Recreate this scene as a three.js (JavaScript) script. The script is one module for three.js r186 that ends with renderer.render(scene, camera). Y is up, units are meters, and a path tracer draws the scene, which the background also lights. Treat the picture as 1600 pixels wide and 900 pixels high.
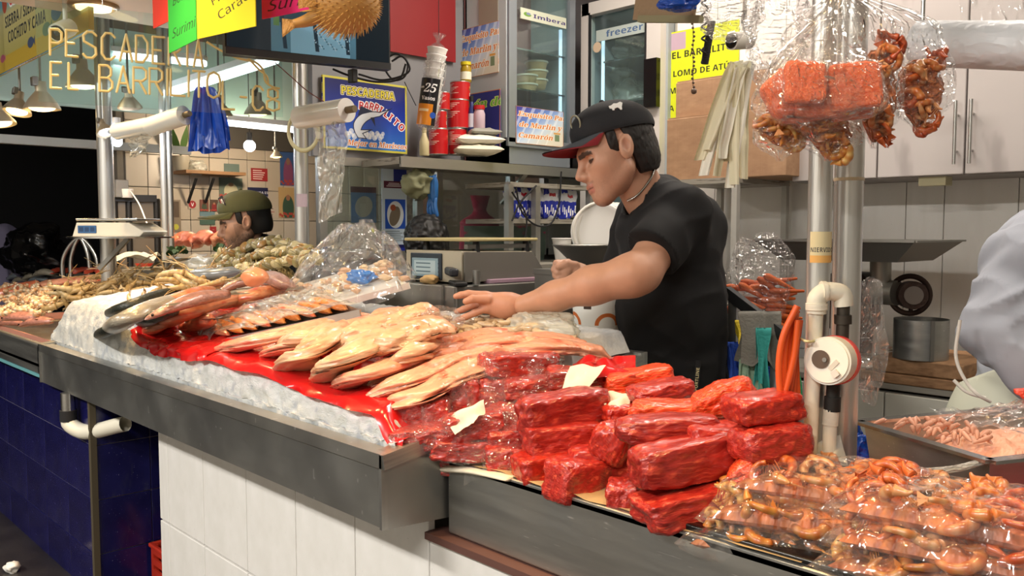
import * as THREE from 'three';
import { RoundedBoxGeometry } from 'three/addons/geometries/RoundedBoxGeometry.js';
import { mergeGeometries, toCreasedNormals } from 'three/addons/utils/BufferGeometryUtils.js';
import { RectAreaLightUniformsLib } from 'three/addons/lights/RectAreaLightUniformsLib.js';

// ---------- camera, exposure, large lights ----------
const scene = new THREE.Scene();
scene.background = new THREE.Color(0x050506);
const renderer = new THREE.WebGLRenderer({ antialias: true });
renderer.toneMapping = THREE.LinearToneMapping;
renderer.toneMappingExposure = 1.0;
renderer.shadowMap.enabled = true;
RectAreaLightUniformsLib.init();
const V = (x, y, z) => new THREE.Vector3(x, y, z);
const FOC = 1350, EYE = V(0, 1.4, 0), YAW = 43.5 * Math.PI / 180, PIT = 3.81 * Math.PI / 180;
const FW = V(-Math.cos(YAW), 0, -Math.sin(YAW)), RT = V(Math.sin(YAW), 0, -Math.cos(YAW));
const camera = new THREE.PerspectiveCamera(2 * Math.atan(450 / FOC) * 180 / Math.PI, 16 / 9, 0.05, 60);
camera.position.copy(EYE);
camera.lookAt(EYE.clone().addScaledVector(FW, Math.cos(PIT)).add(V(0, -Math.sin(PIT), 0)));
scene.add(camera);

function areaLight(w, h, x, y, z, color, intensity, to) {
  const l = new THREE.RectAreaLight(color, intensity, w, h);
  l.position.set(x, y, z); l.lookAt(...(to || [x, y - 1, z])); scene.add(l); return l;
}
const TUBES = [ // ceiling fluorescent battens: x, z, length, turned along z, colour, strength
  [-1.9, -2.62, 1.25, 0, 0xfff3e6, 62], [-0.35, -2.62, 1.25, 0, 0xfff3e6, 34],
  [0.1, 1.5, 1.25, 0, 0xfffaf2, 150], [-2.3, 1.7, 1.25, 0, 0xfffaf2, 230], [-4.8, 1.5, 1.25, 0, 0xfffaf2, 110],
];
for (const [x, z, len, , c, s] of TUBES) areaLight(len, 0.16, x, 2.985, z, c, s);

// ---------- helpers ----------
const rayTo = (px, py) => {
  const c = Math.cos(PIT), s = Math.sin(PIT), a = (px - 800) / FOC, b = (450 - py) / FOC;
  return V(FW.x * (c + s * b), -s + c * b, FW.z * (c + s * b)).addScaledVector(RT, a);
};
const atD = (px, py, d) => { const r = rayTo(px, py); return EYE.clone().addScaledVector(r, d / (r.x * FW.x + r.z * FW.z)); };
const onX = (px, py, x) => { const r = rayTo(px, py); return EYE.clone().addScaledVector(r, x / r.x); };
const onZ = (px, py, z) => { const r = rayTo(px, py); return EYE.clone().addScaledVector(r, z / r.z); };
const onY = (px, py, y) => { const r = rayTo(px, py); return EYE.clone().addScaledVector(r, (y - EYE.y) / r.y); };
const SLOPE = 0.144, LIPY = 0.936, LIPZ = -1.016;
const trayY = (z) => LIPY + SLOPE * (LIPZ - z);
const onT = (px, py, h = 0) => { // a point on the tilted display, h above its plane
  const r = rayTo(px, py), t = (LIPY + SLOPE * LIPZ + h - EYE.y) / (r.y + SLOPE * r.z);
  return EYE.clone().addScaledVector(r, t);
};
let SEED = 7;
const rnd = () => { SEED = (SEED * 1664525 + 1013904223) >>> 0; return SEED / 4294967296; };
const rr = (a, b) => a + (b - a) * rnd();
const hash = (x, y, z) => { let h = (x * 374761393 + y * 668265263 + z * 2147483647) | 0; h = Math.imul(h ^ (h >>> 13), 1274126177); return ((h ^ (h >>> 16)) >>> 0) / 4294967296; };
const sm = (t) => t * t * (3 - 2 * t), mixn = (a, b, t) => a + (b - a) * t, clamp = (x, a = 0, b = 1) => Math.min(b, Math.max(a, x));
const sstep = (a, b, x) => sm(clamp((x - a) / (b - a)));
function noise(x, y = 0, z = 0) {
  const i = Math.floor(x), j = Math.floor(y), k = Math.floor(z), u = sm(x - i), v = sm(y - j), w = sm(z - k);
  const c = (a, b, d) => hash(i + a, j + b, k + d);
  return mixn(mixn(mixn(c(0, 0, 0), c(1, 0, 0), u), mixn(c(0, 1, 0), c(1, 1, 0), u), v), mixn(mixn(c(0, 0, 1), c(1, 0, 1), u), mixn(c(0, 1, 1), c(1, 1, 1), u), v), w) * 2 - 1;
}
const fbm = (x, y, z, o = 3) => { let s = 0, a = 0.5; for (let i = 0; i < o; i++) { s += a * noise(x, y, z); x = x * 2.03 + 7; y = y * 2.03 + 3; z = z * 2.03 + 5; a *= 0.5; } return s; };

const taken = {};
const numbered = (n) => { const k = taken[n] = (taken[n] ?? -1) + 1; return k ? `${n}_${String(k).padStart(3, '0')}` : n; };
function tag(o, label, category, group, kind) {
  if (label) o.userData.label = label;
  if (category) o.userData.category = category;
  if (group) o.userData.group = group;
  if (kind) o.userData.kind = kind;
  return o;
}
function thing(name, label, category, pos = V(0, 0, 0), group, kind) {
  const g = new THREE.Group(); g.name = numbered(name); g.position.copy(pos); scene.add(g);
  return tag(g, label, category, group, kind);
}
const shade = (m) => { m.castShadow = m.receiveShadow = true; return m; };
function part(parent, name, geo, mat, label) { // geometry in the parent's own axes
  const m = shade(new THREE.Mesh(geo, mat)); m.name = name; parent.add(m); if (label) m.userData.label = label; return m;
}
function partW(parent, name, geo, mat, label) { // geometry in world axes (parents are unrotated then)
  const w = V(0, 0, 0); for (let o = parent; o && o !== scene; o = o.parent) w.add(o.position);
  return part(parent, name, geo.translate(-w.x, -w.y, -w.z), mat, label);
}
function centre(geo) { geo.computeBoundingBox(); const b = geo.boundingBox, c = V((b.min.x + b.max.x) / 2, b.min.y, (b.min.z + b.max.z) / 2); geo.translate(-c.x, -c.y, -c.z); return c; }
function one(name, label, category, geo, mat, group, kind) { // a thing of one mesh, geometry given in world axes
  const c = centre(geo), m = shade(new THREE.Mesh(geo, mat)); m.name = numbered(name); m.position.copy(c); scene.add(m);
  return tag(m, label, category, group, kind);
}
const struct = (name, geo, mat) => one(name, null, null, geo, mat, null, 'structure');
function dup(o, label, pos, rotY) { const c = o.clone(); c.name = numbered(o.name.replace(/_\d{3}$/, '')); c.userData = { ...o.userData, label: label || o.userData.label }; if (pos) c.position.copy(pos); if (rotY !== undefined) c.rotation.y = rotY; scene.add(c); return c; }

const X = new THREE.Matrix4(), Q = new THREE.Quaternion(), E = new THREE.Euler();
const put = (g, x, y, z, rx = 0, ry = 0, rz = 0) => g.applyMatrix4(X.compose(V(x, y, z), Q.setFromEuler(E.set(rx, ry, rz)), V(1, 1, 1)));
const box = (w, h, d, x = 0, y = 0, z = 0, rx = 0, ry = 0, rz = 0) => put(new THREE.BoxGeometry(w, h, d), x, y, z, rx, ry, rz);
const rbox = (w, h, d, r, x = 0, y = 0, z = 0, rx = 0, ry = 0, rz = 0, s = 2) => put(new RoundedBoxGeometry(w, h, d, s, r), x, y, z, rx, ry, rz);
const cyl = (r1, r2, h, x = 0, y = 0, z = 0, rx = 0, ry = 0, rz = 0, s = 24) => put(new THREE.CylinderGeometry(r1, r2, h, s), x, y, z, rx, ry, rz);
const ball = (r, x, y, z, s = 16) => put(new THREE.SphereGeometry(r, s, s * 0.7 | 0), x, y, z);
const prep = (g) => { if (!g.attributes.uv) g.setAttribute('uv', new THREE.BufferAttribute(new Float32Array(g.attributes.position.count * 2), 2)); const n = g.index ? g.toNonIndexed() : g; for (const k of Object.keys(n.attributes)) if (!['position', 'normal', 'uv'].includes(k)) n.deleteAttribute(k); return n; };
const merge = (...gs) => mergeGeometries(gs.flat().map(prep));
const bar = (a, b, r, s = 10, r2 = r) => { const d = b.clone().sub(a), g = new THREE.CylinderGeometry(r2, r, d.length(), s); g.applyMatrix4(X.compose(a.clone().add(b).multiplyScalar(0.5), Q.setFromUnitVectors(V(0, 1, 0), d.normalize()), V(1, 1, 1))); return g; };
const tube = (pts, r, n = 24, s = 8, closed = false) => new THREE.TubeGeometry(new THREE.CatmullRomCurve3(pts, closed, 'centripetal'), n, r, s, closed);
const lathe = (pr, s = 28) => new THREE.LatheGeometry(pr.map(([x, y]) => new THREE.Vector2(Math.max(x, 0.0001), y)), s);
function beam(a, b, w, h, up = V(0, 1, 0)) { // square bar between two points
  const d = b.clone().sub(a), L = d.length(), z = d.normalize(), x = up.clone().cross(z).normalize(), y = z.clone().cross(x);
  return new THREE.BoxGeometry(w, h, L).applyMatrix4(new THREE.Matrix4().makeBasis(x, y, z).setPosition(a.clone().addScaledVector(z, L / 2)));
}
function sheet(nu, nv, fn, su = 1, sv = 1) { // parametric surface, uv in metres
  const p = [], uv = [], id = [];
  for (let j = 0; j <= nv; j++) for (let i = 0; i <= nu; i++) { const q = fn(i / nu, j / nv); p.push(q.x, q.y, q.z); uv.push(i / nu * su, j / nv * sv); }
  for (let j = 0; j < nv; j++) for (let i = 0; i < nu; i++) { const a = j * (nu + 1) + i, b = a + 1, c = a + nu + 1, d = c + 1; id.push(a, b, d, a, d, c); }
  const g = new THREE.BufferGeometry(); g.setAttribute('position', new THREE.Float32BufferAttribute(p, 3)); g.setAttribute('uv', new THREE.Float32BufferAttribute(uv, 2)); g.setIndex(id); g.computeVertexNormals(); return g;
}
// a body swept along points: sec(t) gives half widths [across, up, lift]; wob(t, angle) scales the radius
function loft(pts, sec, { n = 28, m = 16, up = V(0, 1, 0), wob, flat } = {}) {
  const cv = new THREE.CatmullRomCurve3(pts, false, 'centripetal'), P = cv.getSpacedPoints(n), len = cv.getLength(), p = [], uv = [], id = [];
  for (let i = 0; i <= n; i++) {
    const t = i / n, a = P[Math.max(0, i - 1)], b = P[Math.min(n, i + 1)], T = b.clone().sub(a).normalize(), S = T.clone().cross(up).normalize(), U = S.clone().cross(T);
    const [rx, ry, lift = 0] = sec(t);
    for (let j = 0; j <= m; j++) {
      const q = j / m * Math.PI * 2, k = wob ? wob(t, q) : 1; let cx = Math.cos(q), cy = Math.sin(q); if (flat && cy < 0) cy *= flat;
      const w = P[i].clone().addScaledVector(S, cx * rx * k).addScaledVector(U, cy * ry * k + lift); p.push(w.x, w.y, w.z); uv.push(j / m * (rx + ry) * 3.1, t * len);
    }
  }
  for (let i = 0; i < n; i++) for (let j = 0; j < m; j++) { const a = i * (m + 1) + j, b = a + 1, c = a + m + 1, d = c + 1; id.push(a, b, c, b, d, c); }
  for (const [r, f] of [[0, 1], [n, 0]]) { const c = p.length / 3, o = r * (m + 1); let x = 0, y = 0, z = 0; for (let j = 0; j < m; j++) { x += p[(o + j) * 3]; y += p[(o + j) * 3 + 1]; z += p[(o + j) * 3 + 2]; } p.push(x / m, y / m, z / m); uv.push(0, r / n * len); for (let j = 0; j < m; j++) f ? id.push(c, o + j + 1, o + j) : id.push(c, o + j, o + j + 1); } // closed ends
  const g = new THREE.BufferGeometry(); g.setAttribute('position', new THREE.Float32BufferAttribute(p, 3)); g.setAttribute('uv', new THREE.Float32BufferAttribute(uv, 2)); g.setIndex(id); g.computeVertexNormals();
  const nn = g.attributes.normal; // weld the seam
  for (let i = 0; i <= n; i++) { const a = i * (m + 1), b = a + m; const v = V(nn.getX(a) + nn.getX(b), nn.getY(a) + nn.getY(b), nn.getZ(a) + nn.getZ(b)).normalize(); nn.setXYZ(a, v.x, v.y, v.z); nn.setXYZ(b, v.x, v.y, v.z); }
  return g;
}
// smooth surface of a distance field (surface nets)
function iso(f, lo, hi, c, colour) {
  const nx = Math.ceil((hi.x - lo.x) / c) + 1, ny = Math.ceil((hi.y - lo.y) / c) + 1, nz = Math.ceil((hi.z - lo.z) / c) + 1, F = new Float32Array(nx * ny * nz), at = (i, j, k) => (k * ny + j) * nx + i;
  for (let k = 0; k < nz; k++) for (let j = 0; j < ny; j++) for (let i = 0; i < nx; i++) F[at(i, j, k)] = f(lo.x + i * c, lo.y + j * c, lo.z + k * c);
  const vid = new Int32Array(nx * ny * nz).fill(-1), p = [], id = [];
  for (let k = 0; k < nz - 1; k++) for (let j = 0; j < ny - 1; j++) for (let i = 0; i < nx - 1; i++) {
    let s = 0, x = 0, y = 0, z = 0, msk = 0; const v = [];
    for (let q = 0; q < 8; q++) { v[q] = F[at(i + (q & 1), j + (q >> 1 & 1), k + (q >> 2))]; if (v[q] < 0) msk |= 1 << q; }
    if (msk === 0 || msk === 255) continue;
    for (let q = 0; q < 8; q++) for (let b = 0; b < 3; b++) { const w = q | 1 << b; if (w === q || (v[q] < 0) === (v[w] < 0)) continue; const t = v[q] / (v[q] - v[w]); x += (q & 1) + (b === 0 ? t : 0); y += (q >> 1 & 1) + (b === 1 ? t : 0); z += (q >> 2) + (b === 2 ? t : 0); s++; }
    vid[at(i, j, k)] = p.length / 3; p.push(lo.x + (i + x / s) * c, lo.y + (j + y / s) * c, lo.z + (k + z / s) * c);
  }
  const quad = (a, b, d, e, flip) => { if (a < 0 || b < 0 || d < 0 || e < 0) return; flip ? id.push(a, d, b, b, d, e) : id.push(a, b, d, b, e, d); };
  for (let k = 1; k < nz - 1; k++) for (let j = 1; j < ny - 1; j++) for (let i = 1; i < nx - 1; i++) {
    const o = F[at(i, j, k)] < 0;
    if (o !== (F[at(i + 1, j, k)] < 0)) quad(vid[at(i, j - 1, k - 1)], vid[at(i, j, k - 1)], vid[at(i, j - 1, k)], vid[at(i, j, k)], !o);
    if (o !== (F[at(i, j + 1, k)] < 0)) quad(vid[at(i - 1, j, k - 1)], vid[at(i, j, k - 1)], vid[at(i - 1, j, k)], vid[at(i, j, k)], o);
    if (o !== (F[at(i, j, k + 1)] < 0)) quad(vid[at(i - 1, j - 1, k)], vid[at(i, j - 1, k)], vid[at(i - 1, j, k)], vid[at(i, j, k)], !o);
  }
  const g = new THREE.BufferGeometry(), nr = [], e = c * 0.6, col = [];
  for (let i = 0; i < p.length; i += 3) {
    const [x, y, z] = [p[i], p[i + 1], p[i + 2]], v = V(f(x + e, y, z) - f(x - e, y, z), f(x, y + e, z) - f(x, y - e, z), f(x, y, z + e) - f(x, y, z - e)).normalize(); nr.push(v.x, v.y, v.z);
    if (colour) col.push(...colour(x, y, z));
  }
  g.setAttribute('position', new THREE.Float32BufferAttribute(p, 3)); g.setAttribute('normal', new THREE.Float32BufferAttribute(nr, 3)); g.setIndex(id);
  if (colour) g.setAttribute('color', new THREE.Float32BufferAttribute(col, 3));
  return g;
}
const smin = (a, b, k) => { const h = Math.max(k - Math.abs(a - b), 0) / k; return Math.min(a, b) - h * h * k * 0.25; };
const capsule = (a, b, r1, r2) => { // distance to a tapered capsule
  const bx = b.x - a.x, by = b.y - a.y, bz = b.z - a.z, L = bx * bx + by * by + bz * bz || 1e-9;
  return (x, y, z) => { const t = clamp(((x - a.x) * bx + (y - a.y) * by + (z - a.z) * bz) / L), dx = x - a.x - bx * t, dy = y - a.y - by * t, dz = z - a.z - bz * t; return Math.sqrt(dx * dx + dy * dy + dz * dz) - (r1 + (r2 - r1) * t); };
};
const ellips = (c, r) => (x, y, z) => { const a = (x - c.x) / r.x, b = (y - c.y) / r.y, d = (z - c.z) / r.z, k = Math.sqrt(a * a + b * b + d * d); return (k - 1) * Math.min(r.x, r.y, r.z); };
function bend(g, fn) { const p = g.attributes.position; for (let i = 0; i < p.count; i++) { const v = fn(V(p.getX(i), p.getY(i), p.getZ(i))); p.setXYZ(i, v.x, v.y, v.z); } g.computeVertexNormals(); return g; }

// ---------- textures and materials ----------
function dataTex(n, fn, srgb = true, rep) {
  const d = new Uint8Array(n * n * 4);
  for (let j = 0; j < n; j++) for (let i = 0; i < n; i++) { const c = fn(i / n, j / n, i, j), q = (j * n + i) * 4; if (typeof c === 'number') d[q] = d[q + 1] = d[q + 2] = clamp(c) * 255; else { d[q] = clamp(c[0]) * 255; d[q + 1] = clamp(c[1]) * 255; d[q + 2] = clamp(c[2]) * 255; } d[q + 3] = 255; }
  const t = new THREE.DataTexture(d, n, n); t.wrapS = t.wrapT = THREE.RepeatWrapping; t.magFilter = THREE.LinearFilter; t.minFilter = THREE.LinearMipmapLinearFilter; t.generateMipmaps = true; if (srgb) t.colorSpace = THREE.SRGBColorSpace; if (rep) t.repeat.set(rep, rep); t.needsUpdate = true; return t;
}
const wrapN = (u, v, f, s = 0, o = 3) => { // tiling noise
  let r = 0, a = 0.5; for (let q = 0; q < o; q++) { const x = u * f, y = v * f, i = Math.floor(x), j = Math.floor(y), a0 = sm(x - i), b0 = sm(y - j), h = (m, n) => hash((i + m) % f, (j + n) % f, s + q * 31); r += a * (mixn(mixn(h(0, 0), h(1, 0), a0), mixn(h(0, 1), h(1, 1), a0), b0) * 2 - 1); a *= 0.5; f *= 2; } return r;
};
function canvasTex(w, h, draw) {
  const c = document.createElement('canvas'); c.width = w; c.height = h; const g = c.getContext('2d'); draw(g, w, h);
  const t = new THREE.CanvasTexture(c); t.colorSpace = THREE.SRGBColorSpace; t.anisotropy = 8; return t;
}
const mat = (color, roughness = 0.6, o = {}) => new THREE.MeshPhysicalMaterial({ color, roughness, metalness: 0, side: THREE.DoubleSide, ...o });
const stained = (a, b, f, s, thr = 0.15, amt = 1) => dataTex(256, (u, v) => { const t = sstep(thr, thr + 0.35, wrapN(u, v, f, s, 4)) * amt; return a.map((x, i) => mixn(x, b[i], t)); });
const T = {
  steel: dataTex(256, (u, v, i, j) => 0.38 + 0.12 * wrapN(u, v, 8, 3, 4) + 0.02 * (hash(j, 3, 9) - 0.5), false),
  steelC: dataTex(256, (u, v) => { const t = wrapN(u, v, 6, 21, 4), s = wrapN(u, v, 60, 5, 1) > 0.46 ? 0.16 : 0; return [0.66 + 0.07 * t + s, 0.66 + 0.07 * t + s, 0.645 + 0.06 * t + s]; }),
  grain: dataTex(256, (u, v) => 0.5 + 0.5 * wrapN(u, v, 24, 8, 4), false),
  lumps: dataTex(256, (u, v) => 0.5 + 0.5 * wrapN(u, v, 8, 11, 4), false),
  crinkle: dataTex(512, (u, v) => { const a = Math.abs(wrapN(u, v, 6, 4, 2)), b = Math.abs(wrapN(u + 0.37, v, 13, 17, 2)); return clamp(1 - a * 2.6) * 0.65 + clamp(1 - b * 3) * 0.35; }, false),
  ice: dataTex(256, (u, v) => 0.5 + 0.3 * wrapN(u, v, 20, 6, 3) + 0.35 * Math.abs(wrapN(u, v, 40, 9, 2)), false),
  iceC: dataTex(256, (u, v) => { const t = wrapN(u, v, 14, 40, 4), s = sstep(0.1, 0.5, wrapN(u, v, 9, 44, 4)); return [0.83 + 0.08 * t - 0.1 * s, 0.84 + 0.08 * t - 0.09 * s, 0.83 + 0.08 * t - 0.06 * s]; }),
  tuna: dataTex(512, (u, v) => { const w = wrapN(u, v, 3, 2, 3), l = Math.abs(Math.sin((v * 16 + u * 3 + w * 3) * Math.PI)), p = Math.pow(1 - l, 3) * sstep(-0.25, 0.3, wrapN(u, v, 7, 55, 3)), q = wrapN(u, v, 16, 50, 4), k = sstep(0.2, 0.55, wrapN(u, v, 10, 52, 4)); return [0.65 + 0.13 * q + 0.17 * p + 0.16 * k, 0.145 + 0.07 * q + 0.2 * p + 0.16 * k, 0.115 + 0.05 * q + 0.13 * p + 0.1 * k]; }),
  salmon: dataTex(256, (u, v) => { const w = wrapN(u, v, 4, 12, 3), l = Math.abs(Math.sin((v * 9 + w * 1.3) * Math.PI)), p = Math.pow(1 - l, 5), q = wrapN(u, v, 16, 70, 3); return [0.93, 0.27 + 0.1 * q + 0.38 * p, 0.12 + 0.06 * q + 0.3 * p]; }),
  flesh: dataTex(512, (u, v) => { const w = wrapN(u, v, 5, 31, 4), p = sstep(0.12, 0.5, wrapN(u + 0.1, v * 0.5, 8, 33, 4)), l = Math.pow(1 - Math.abs(Math.sin((u * 6 + v * 2 + w) * Math.PI)), 8); return [0.93 - 0.05 * p, 0.70 + 0.06 * w - 0.22 * p + 0.09 * l, 0.58 + 0.06 * w - 0.20 * p + 0.09 * l]; }),
  cream: dataTex(256, (u, v) => { const w = wrapN(u, v, 5, 61, 4), p = sstep(0.1, 0.5, wrapN(u, v, 7, 63, 4)); return [0.92, 0.765 + 0.05 * w - 0.12 * p, 0.645 + 0.06 * w - 0.13 * p]; }),
  skin: dataTex(256, (u, v) => { const w = wrapN(u, v, 24, 81, 3); return [0.78 + 0.06 * w, 0.50 + 0.06 * w, 0.34 + 0.05 * w]; }),
  speck: dataTex(512, (u, v) => { const s = wrapN(u, v, 90, 5, 1) > 0.47 ? 0.45 : 0, w = wrapN(u, v, 5, 15, 4), d = sstep(0.2, 0.6, wrapN(u, v * 0.3, 9, 25, 4)) * 0.08; return [0.10 + 0.03 * w + s + d, 0.10 + 0.03 * w + s + d, 0.30 + 0.05 * w + s * 0.8]; }),
  white: dataTex(512, (u, v) => { const w = wrapN(u, v, 5, 91, 4), s = wrapN(u, v, 70, 95, 1) > 0.485 ? 0.3 : 0; return [0.90 + 0.03 * w - s, 0.89 + 0.03 * w - s, 0.87 + 0.035 * w - s]; }),
  floor: dataTex(256, (u, v) => { const w = wrapN(u, v, 8, 101, 5); return [0.2 + 0.1 * w, 0.19 + 0.1 * w, 0.19 + 0.1 * w]; }),
  card: dataTex(256, (u, v, i, j) => { const w = wrapN(u, v, 6, 111, 4) + 0.2 * (hash(i >> 2, 1, 7) - 0.5); return [0.64 + 0.06 * w, 0.50 + 0.06 * w, 0.38 + 0.05 * w]; }),
};
const rep = (t, x, y = x) => { const c = t.clone(); c.repeat.set(x, y); c.needsUpdate = true; return c; };
const M = {
  steel: mat(0xffffff, 1, { map: T.steelC, metalness: 0.92, roughnessMap: T.steel }),
  steelDark: mat(0x8d8b85, 0.5, { metalness: 0.85 }),
  chrome: mat(0xc9c9c6, 0.22, { metalness: 1 }),
  pole: mat(0xcfcfcc, 0.3, { metalness: 0.8, bumpMap: T.grain, bumpScale: 0.0006 }),
  white: mat(0xe9e7e2, 0.55), offwhite: mat(0xd6d2c8, 0.6), black: mat(0x111112, 0.5), blackGloss: mat(0x0b0b0c, 0.18), dark: mat(0x1b1b1d, 0.7),
  rubber: mat(0x17171a, 0.8), grey: mat(0x7c7c7b, 0.6), red: mat(0xb81c1e, 0.5), wood: mat(0x8a6644, 0.7, { bumpMap: T.grain, bumpScale: 0.001 }),
  film: mat(0xffffff, 0.1, { transmission: 0.97, ior: 1.5, bumpMap: T.crinkle, bumpScale: 0.004 }),
  filmMilky: mat(0xf6f6ee, 0.3, { transmission: 0.72, ior: 1.5, bumpMap: T.crinkle, bumpScale: 0.006 }),
  acrylic: mat(0xf2fbfa, 0.03, { transmission: 0.98, ior: 1.45 }),
  glass: mat(0xe8f4f4, 0.02, { transmission: 0.97, ior: 1.5 }),
  pvc: mat(0xe6e0cd, 0.45, { bumpMap: T.lumps, bumpScale: 0.0006 }),
  bag: mat(0x1d58c8, 0.25, { bumpMap: T.crinkle, bumpScale: 0.004, transmission: 0.25 }),
};
// ---------- the setting ----------
const wallMat = mat(0xffffff, 0.5, { map: T.white }), plaster = mat(0xcfcabf, 0.8, { bumpMap: T.grain, bumpScale: 0.001 });
struct('floor', box(13, 0.1, 8, -3.3, -0.05, -0.4), mat(0xffffff, 0.25, { map: rep(T.floor, 6), bumpMap: rep(T.lumps, 6), bumpScale: 0.004 }));
struct('ceiling', box(13, 0.1, 8, -3.3, 3.1, -0.4), mat(0xc9c6bd, 0.85));
struct('wall_front', box(13, 3.1, 0.1, -3.3, 1.5, 3.45), mat(0xcac5bb, 0.8));
struct('wall_right', box(0.1, 3.1, 8, 2.7, 1.5, -0.4), mat(0xb9b4aa, 0.8));
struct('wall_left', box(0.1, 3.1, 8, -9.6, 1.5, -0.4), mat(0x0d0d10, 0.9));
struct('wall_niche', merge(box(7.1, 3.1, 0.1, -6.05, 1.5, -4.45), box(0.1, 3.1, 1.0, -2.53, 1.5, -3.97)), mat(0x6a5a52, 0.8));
const shaftMat = mat(0xe8e6de, 0.7);
for (const [x, z, len] of TUBES) { // the ceiling battens whose light was set above
const f = thing('ceiling_light', z > 0 ? 'white fluorescent batten on the ceiling over the aisle' : 'white fluorescent batten on the ceiling over the selling space', 'ceiling light', V(x, 3.05, z), 'ceiling battens');
  part(f, 'housing', box(len, 0.05, 0.18, 0, -0.025, 0), shaftMat);
  part(f, 'tube', cyl(0.016, 0.016, len * 0.96, 0, -0.046, 0, 0, 0, Math.PI / 2, 10), mat(0xffffff, 0.5, { emissive: 0xfff4e0, emissiveIntensity: 1.2 }));
}
// back wall of the selling space: plaster body with large white panels as pieces
{
  const w = thing('wall_back', null, null, V(0, 0, 0), null, 'structure');
  part(w, 'wall_body', box(5.18, 3.1, 0.1, 0.11, 1.5, -3.466), mat(0xaaa59b, 0.8));
  const xs = [-2.46, -2.24, -1.9, -1.62, -1.38, -1.24, -0.99, -0.72, -0.45, -0.15, 0.2];
  for (let i = 0; i < xs.length - 1; i++) for (const [y0, y1] of [[0, 0.9], [0.9, 1.62], [1.62, 2.4], [2.4, 3.05]])
    part(w, 'wall_panel', rbox(xs[i + 1] - xs[i] - 0.0025, y1 - y0 - 0.0025, 0.02, 0.002, (xs[i] + xs[i + 1]) / 2, (y0 + y1) / 2, -3.412, 0, 0, 0, 1), wallMat);
}
// tiled wall of the neighbouring stall
const wallX = -6.2;
{
  const w = thing('wall_tiled', null, null, V(wallX, 0, -2.2), null, 'structure');
  part(w, 'wall_body', box(0.1, 3.1, 2.3, -0.06, 1.5, -1.1), mat(0x777065, 0.8));
  const ms = [0xc9bcaa, 0xd2c6b5, 0xc4b6a2].map((c) => mat(c, 0.3)), g = rbox(0.012, 0.226, 0.146, 0.004, 0, 0, 0, 0, 0, 0, 1);
  for (let k = 0; k < 15; k++) for (let j = 0; j < 8; j++) { const m = part(w, 'tile', g, ms[(rnd() * 3) | 0]); m.position.set(0, 0.9 + j * 0.23, -0.075 - k * 0.15); }
}
// partition on the left of the selling space
const PX = -3.28;
const dirty = mat(0xffffff, 0.6, { map: stained([0.55, 0.55, 0.56], [0.36, 0.33, 0.31], 5, 130), metalness: 0.25 });
struct('wall_partition', merge(box(0.04, 1.33, 2.48, PX - 0.03, 2.385, -3.19), box(0.04, 1.27, 2.48, PX - 0.03, 0.635, -3.19)), dirty);
{ // aluminium frames and glass under the partition's board
  const alu = mat(0xa7a69f, 0.4, { metalness: 0.8 });
  const posts = [-1.98, -2.50, -2.62, -3.1, -3.35, -4.38];
  for (const [i, a, b] of [[1, 0, 1], [2, 2, 3], [3, 4, 5]]) {
    const w = thing('window_' + i, null, null, V(PX, 1.27, (posts[a] + posts[b]) / 2), null, 'structure'), L = posts[a] - posts[b];
    for (const s of [-1, 1]) part(w, 'window_post', box(0.035, 0.45, 0.035, 0, 0.225, s * L / 2), alu);
    for (const y of [0.018, 0.432]) part(w, 'window_rail', box(0.035, 0.036, L, 0, y, 0), alu);
    part(w, 'pane', box(0.004, 0.4, L - 0.03, 0, 0.225, 0), M.glass);
  }
}
// white panelled front under the counters
{
  const w = thing('counter_front', 'white panelled counter front under the steel trays', 'counter', V(-3.05, 0, -1.165));
  const pale = mat(0xffffff, 0.35, { map: rep(T.white, 1.4) }), jx = [-3.05, -2.97, -2.685, -2.384, -2.093, -1.8, -1.5, -1.2, -0.9, -0.6, -0.3, 0, 0.3];
  part(w, 'body', box(3.33, 0.7, 0.58, 1.675, 0.35, -0.312), mat(0x8d867a, 0.8));
  for (let i = 0; i < jx.length - 1; i++) for (const [y0, y1] of [[0.01, 0.372], [0.378, i > 5 ? 0.714 : 0.772]])
    part(w, 'panel', rbox(jx[i + 1] - jx[i] - 0.003, y1 - y0, 0.02, 0.003, (jx[i] + jx[i + 1]) / 2 + 3.05, (y0 + y1) / 2, -0.012, 0, 0, 0, 1), pale);
  part(w, 'base_strip', box(1.8, 0.016, 0.06, 2.45, 0.7225, -0.02), mat(0x5a3b34, 0.7), 'brown strip under the second tray');
}
// blue tiled counter of the next stall
{
  const w = thing('tiled_counter', 'dark blue tiled counter with pale grout lines', 'counter', V(-3.41, 0, -1.062));
  part(w, 'body', box(2.9, 0.8, 0.6, -1.4525, 0.4, -0.302), mat(0x8d8a90, 0.8));
  const b = [mat(0xffffff, 0.16, { map: rep(T.speck, 0.6) }), mat(0xe2e2ee, 0.18, { map: rep(T.speck, 0.7) })];
  const t1 = rbox(0.297, 0.207, 0.012, 0.002, 0, 0, 0, 0, 0, 0, 1), t2 = rbox(0.012, 0.207, 0.197, 0.002, 0, 0, 0, 0, 0, 0, 1);
  for (let i = 0; i < 9; i++) for (let j = 0; j < 4; j++) part(w, 'tile', t1, b[(i + j) & 1]).position.set(-0.165 - i * 0.3, 0.085 + j * 0.21 - 0.02, -0.004);
  for (let i = 0; i < 3; i++) for (let j = 0; j < 4; j++) part(w, 'tile', t2, b[(i + j) & 1]).position.set(-0.002, 0.085 + j * 0.21 - 0.02, -0.11 - i * 0.2);
  part(w, 'corner_strip', box(0.022, 0.8, 0.022, -0.002, 0.4, 0), mat(0x4b4230, 0.8), 'dirty corner bead');
}
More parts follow.
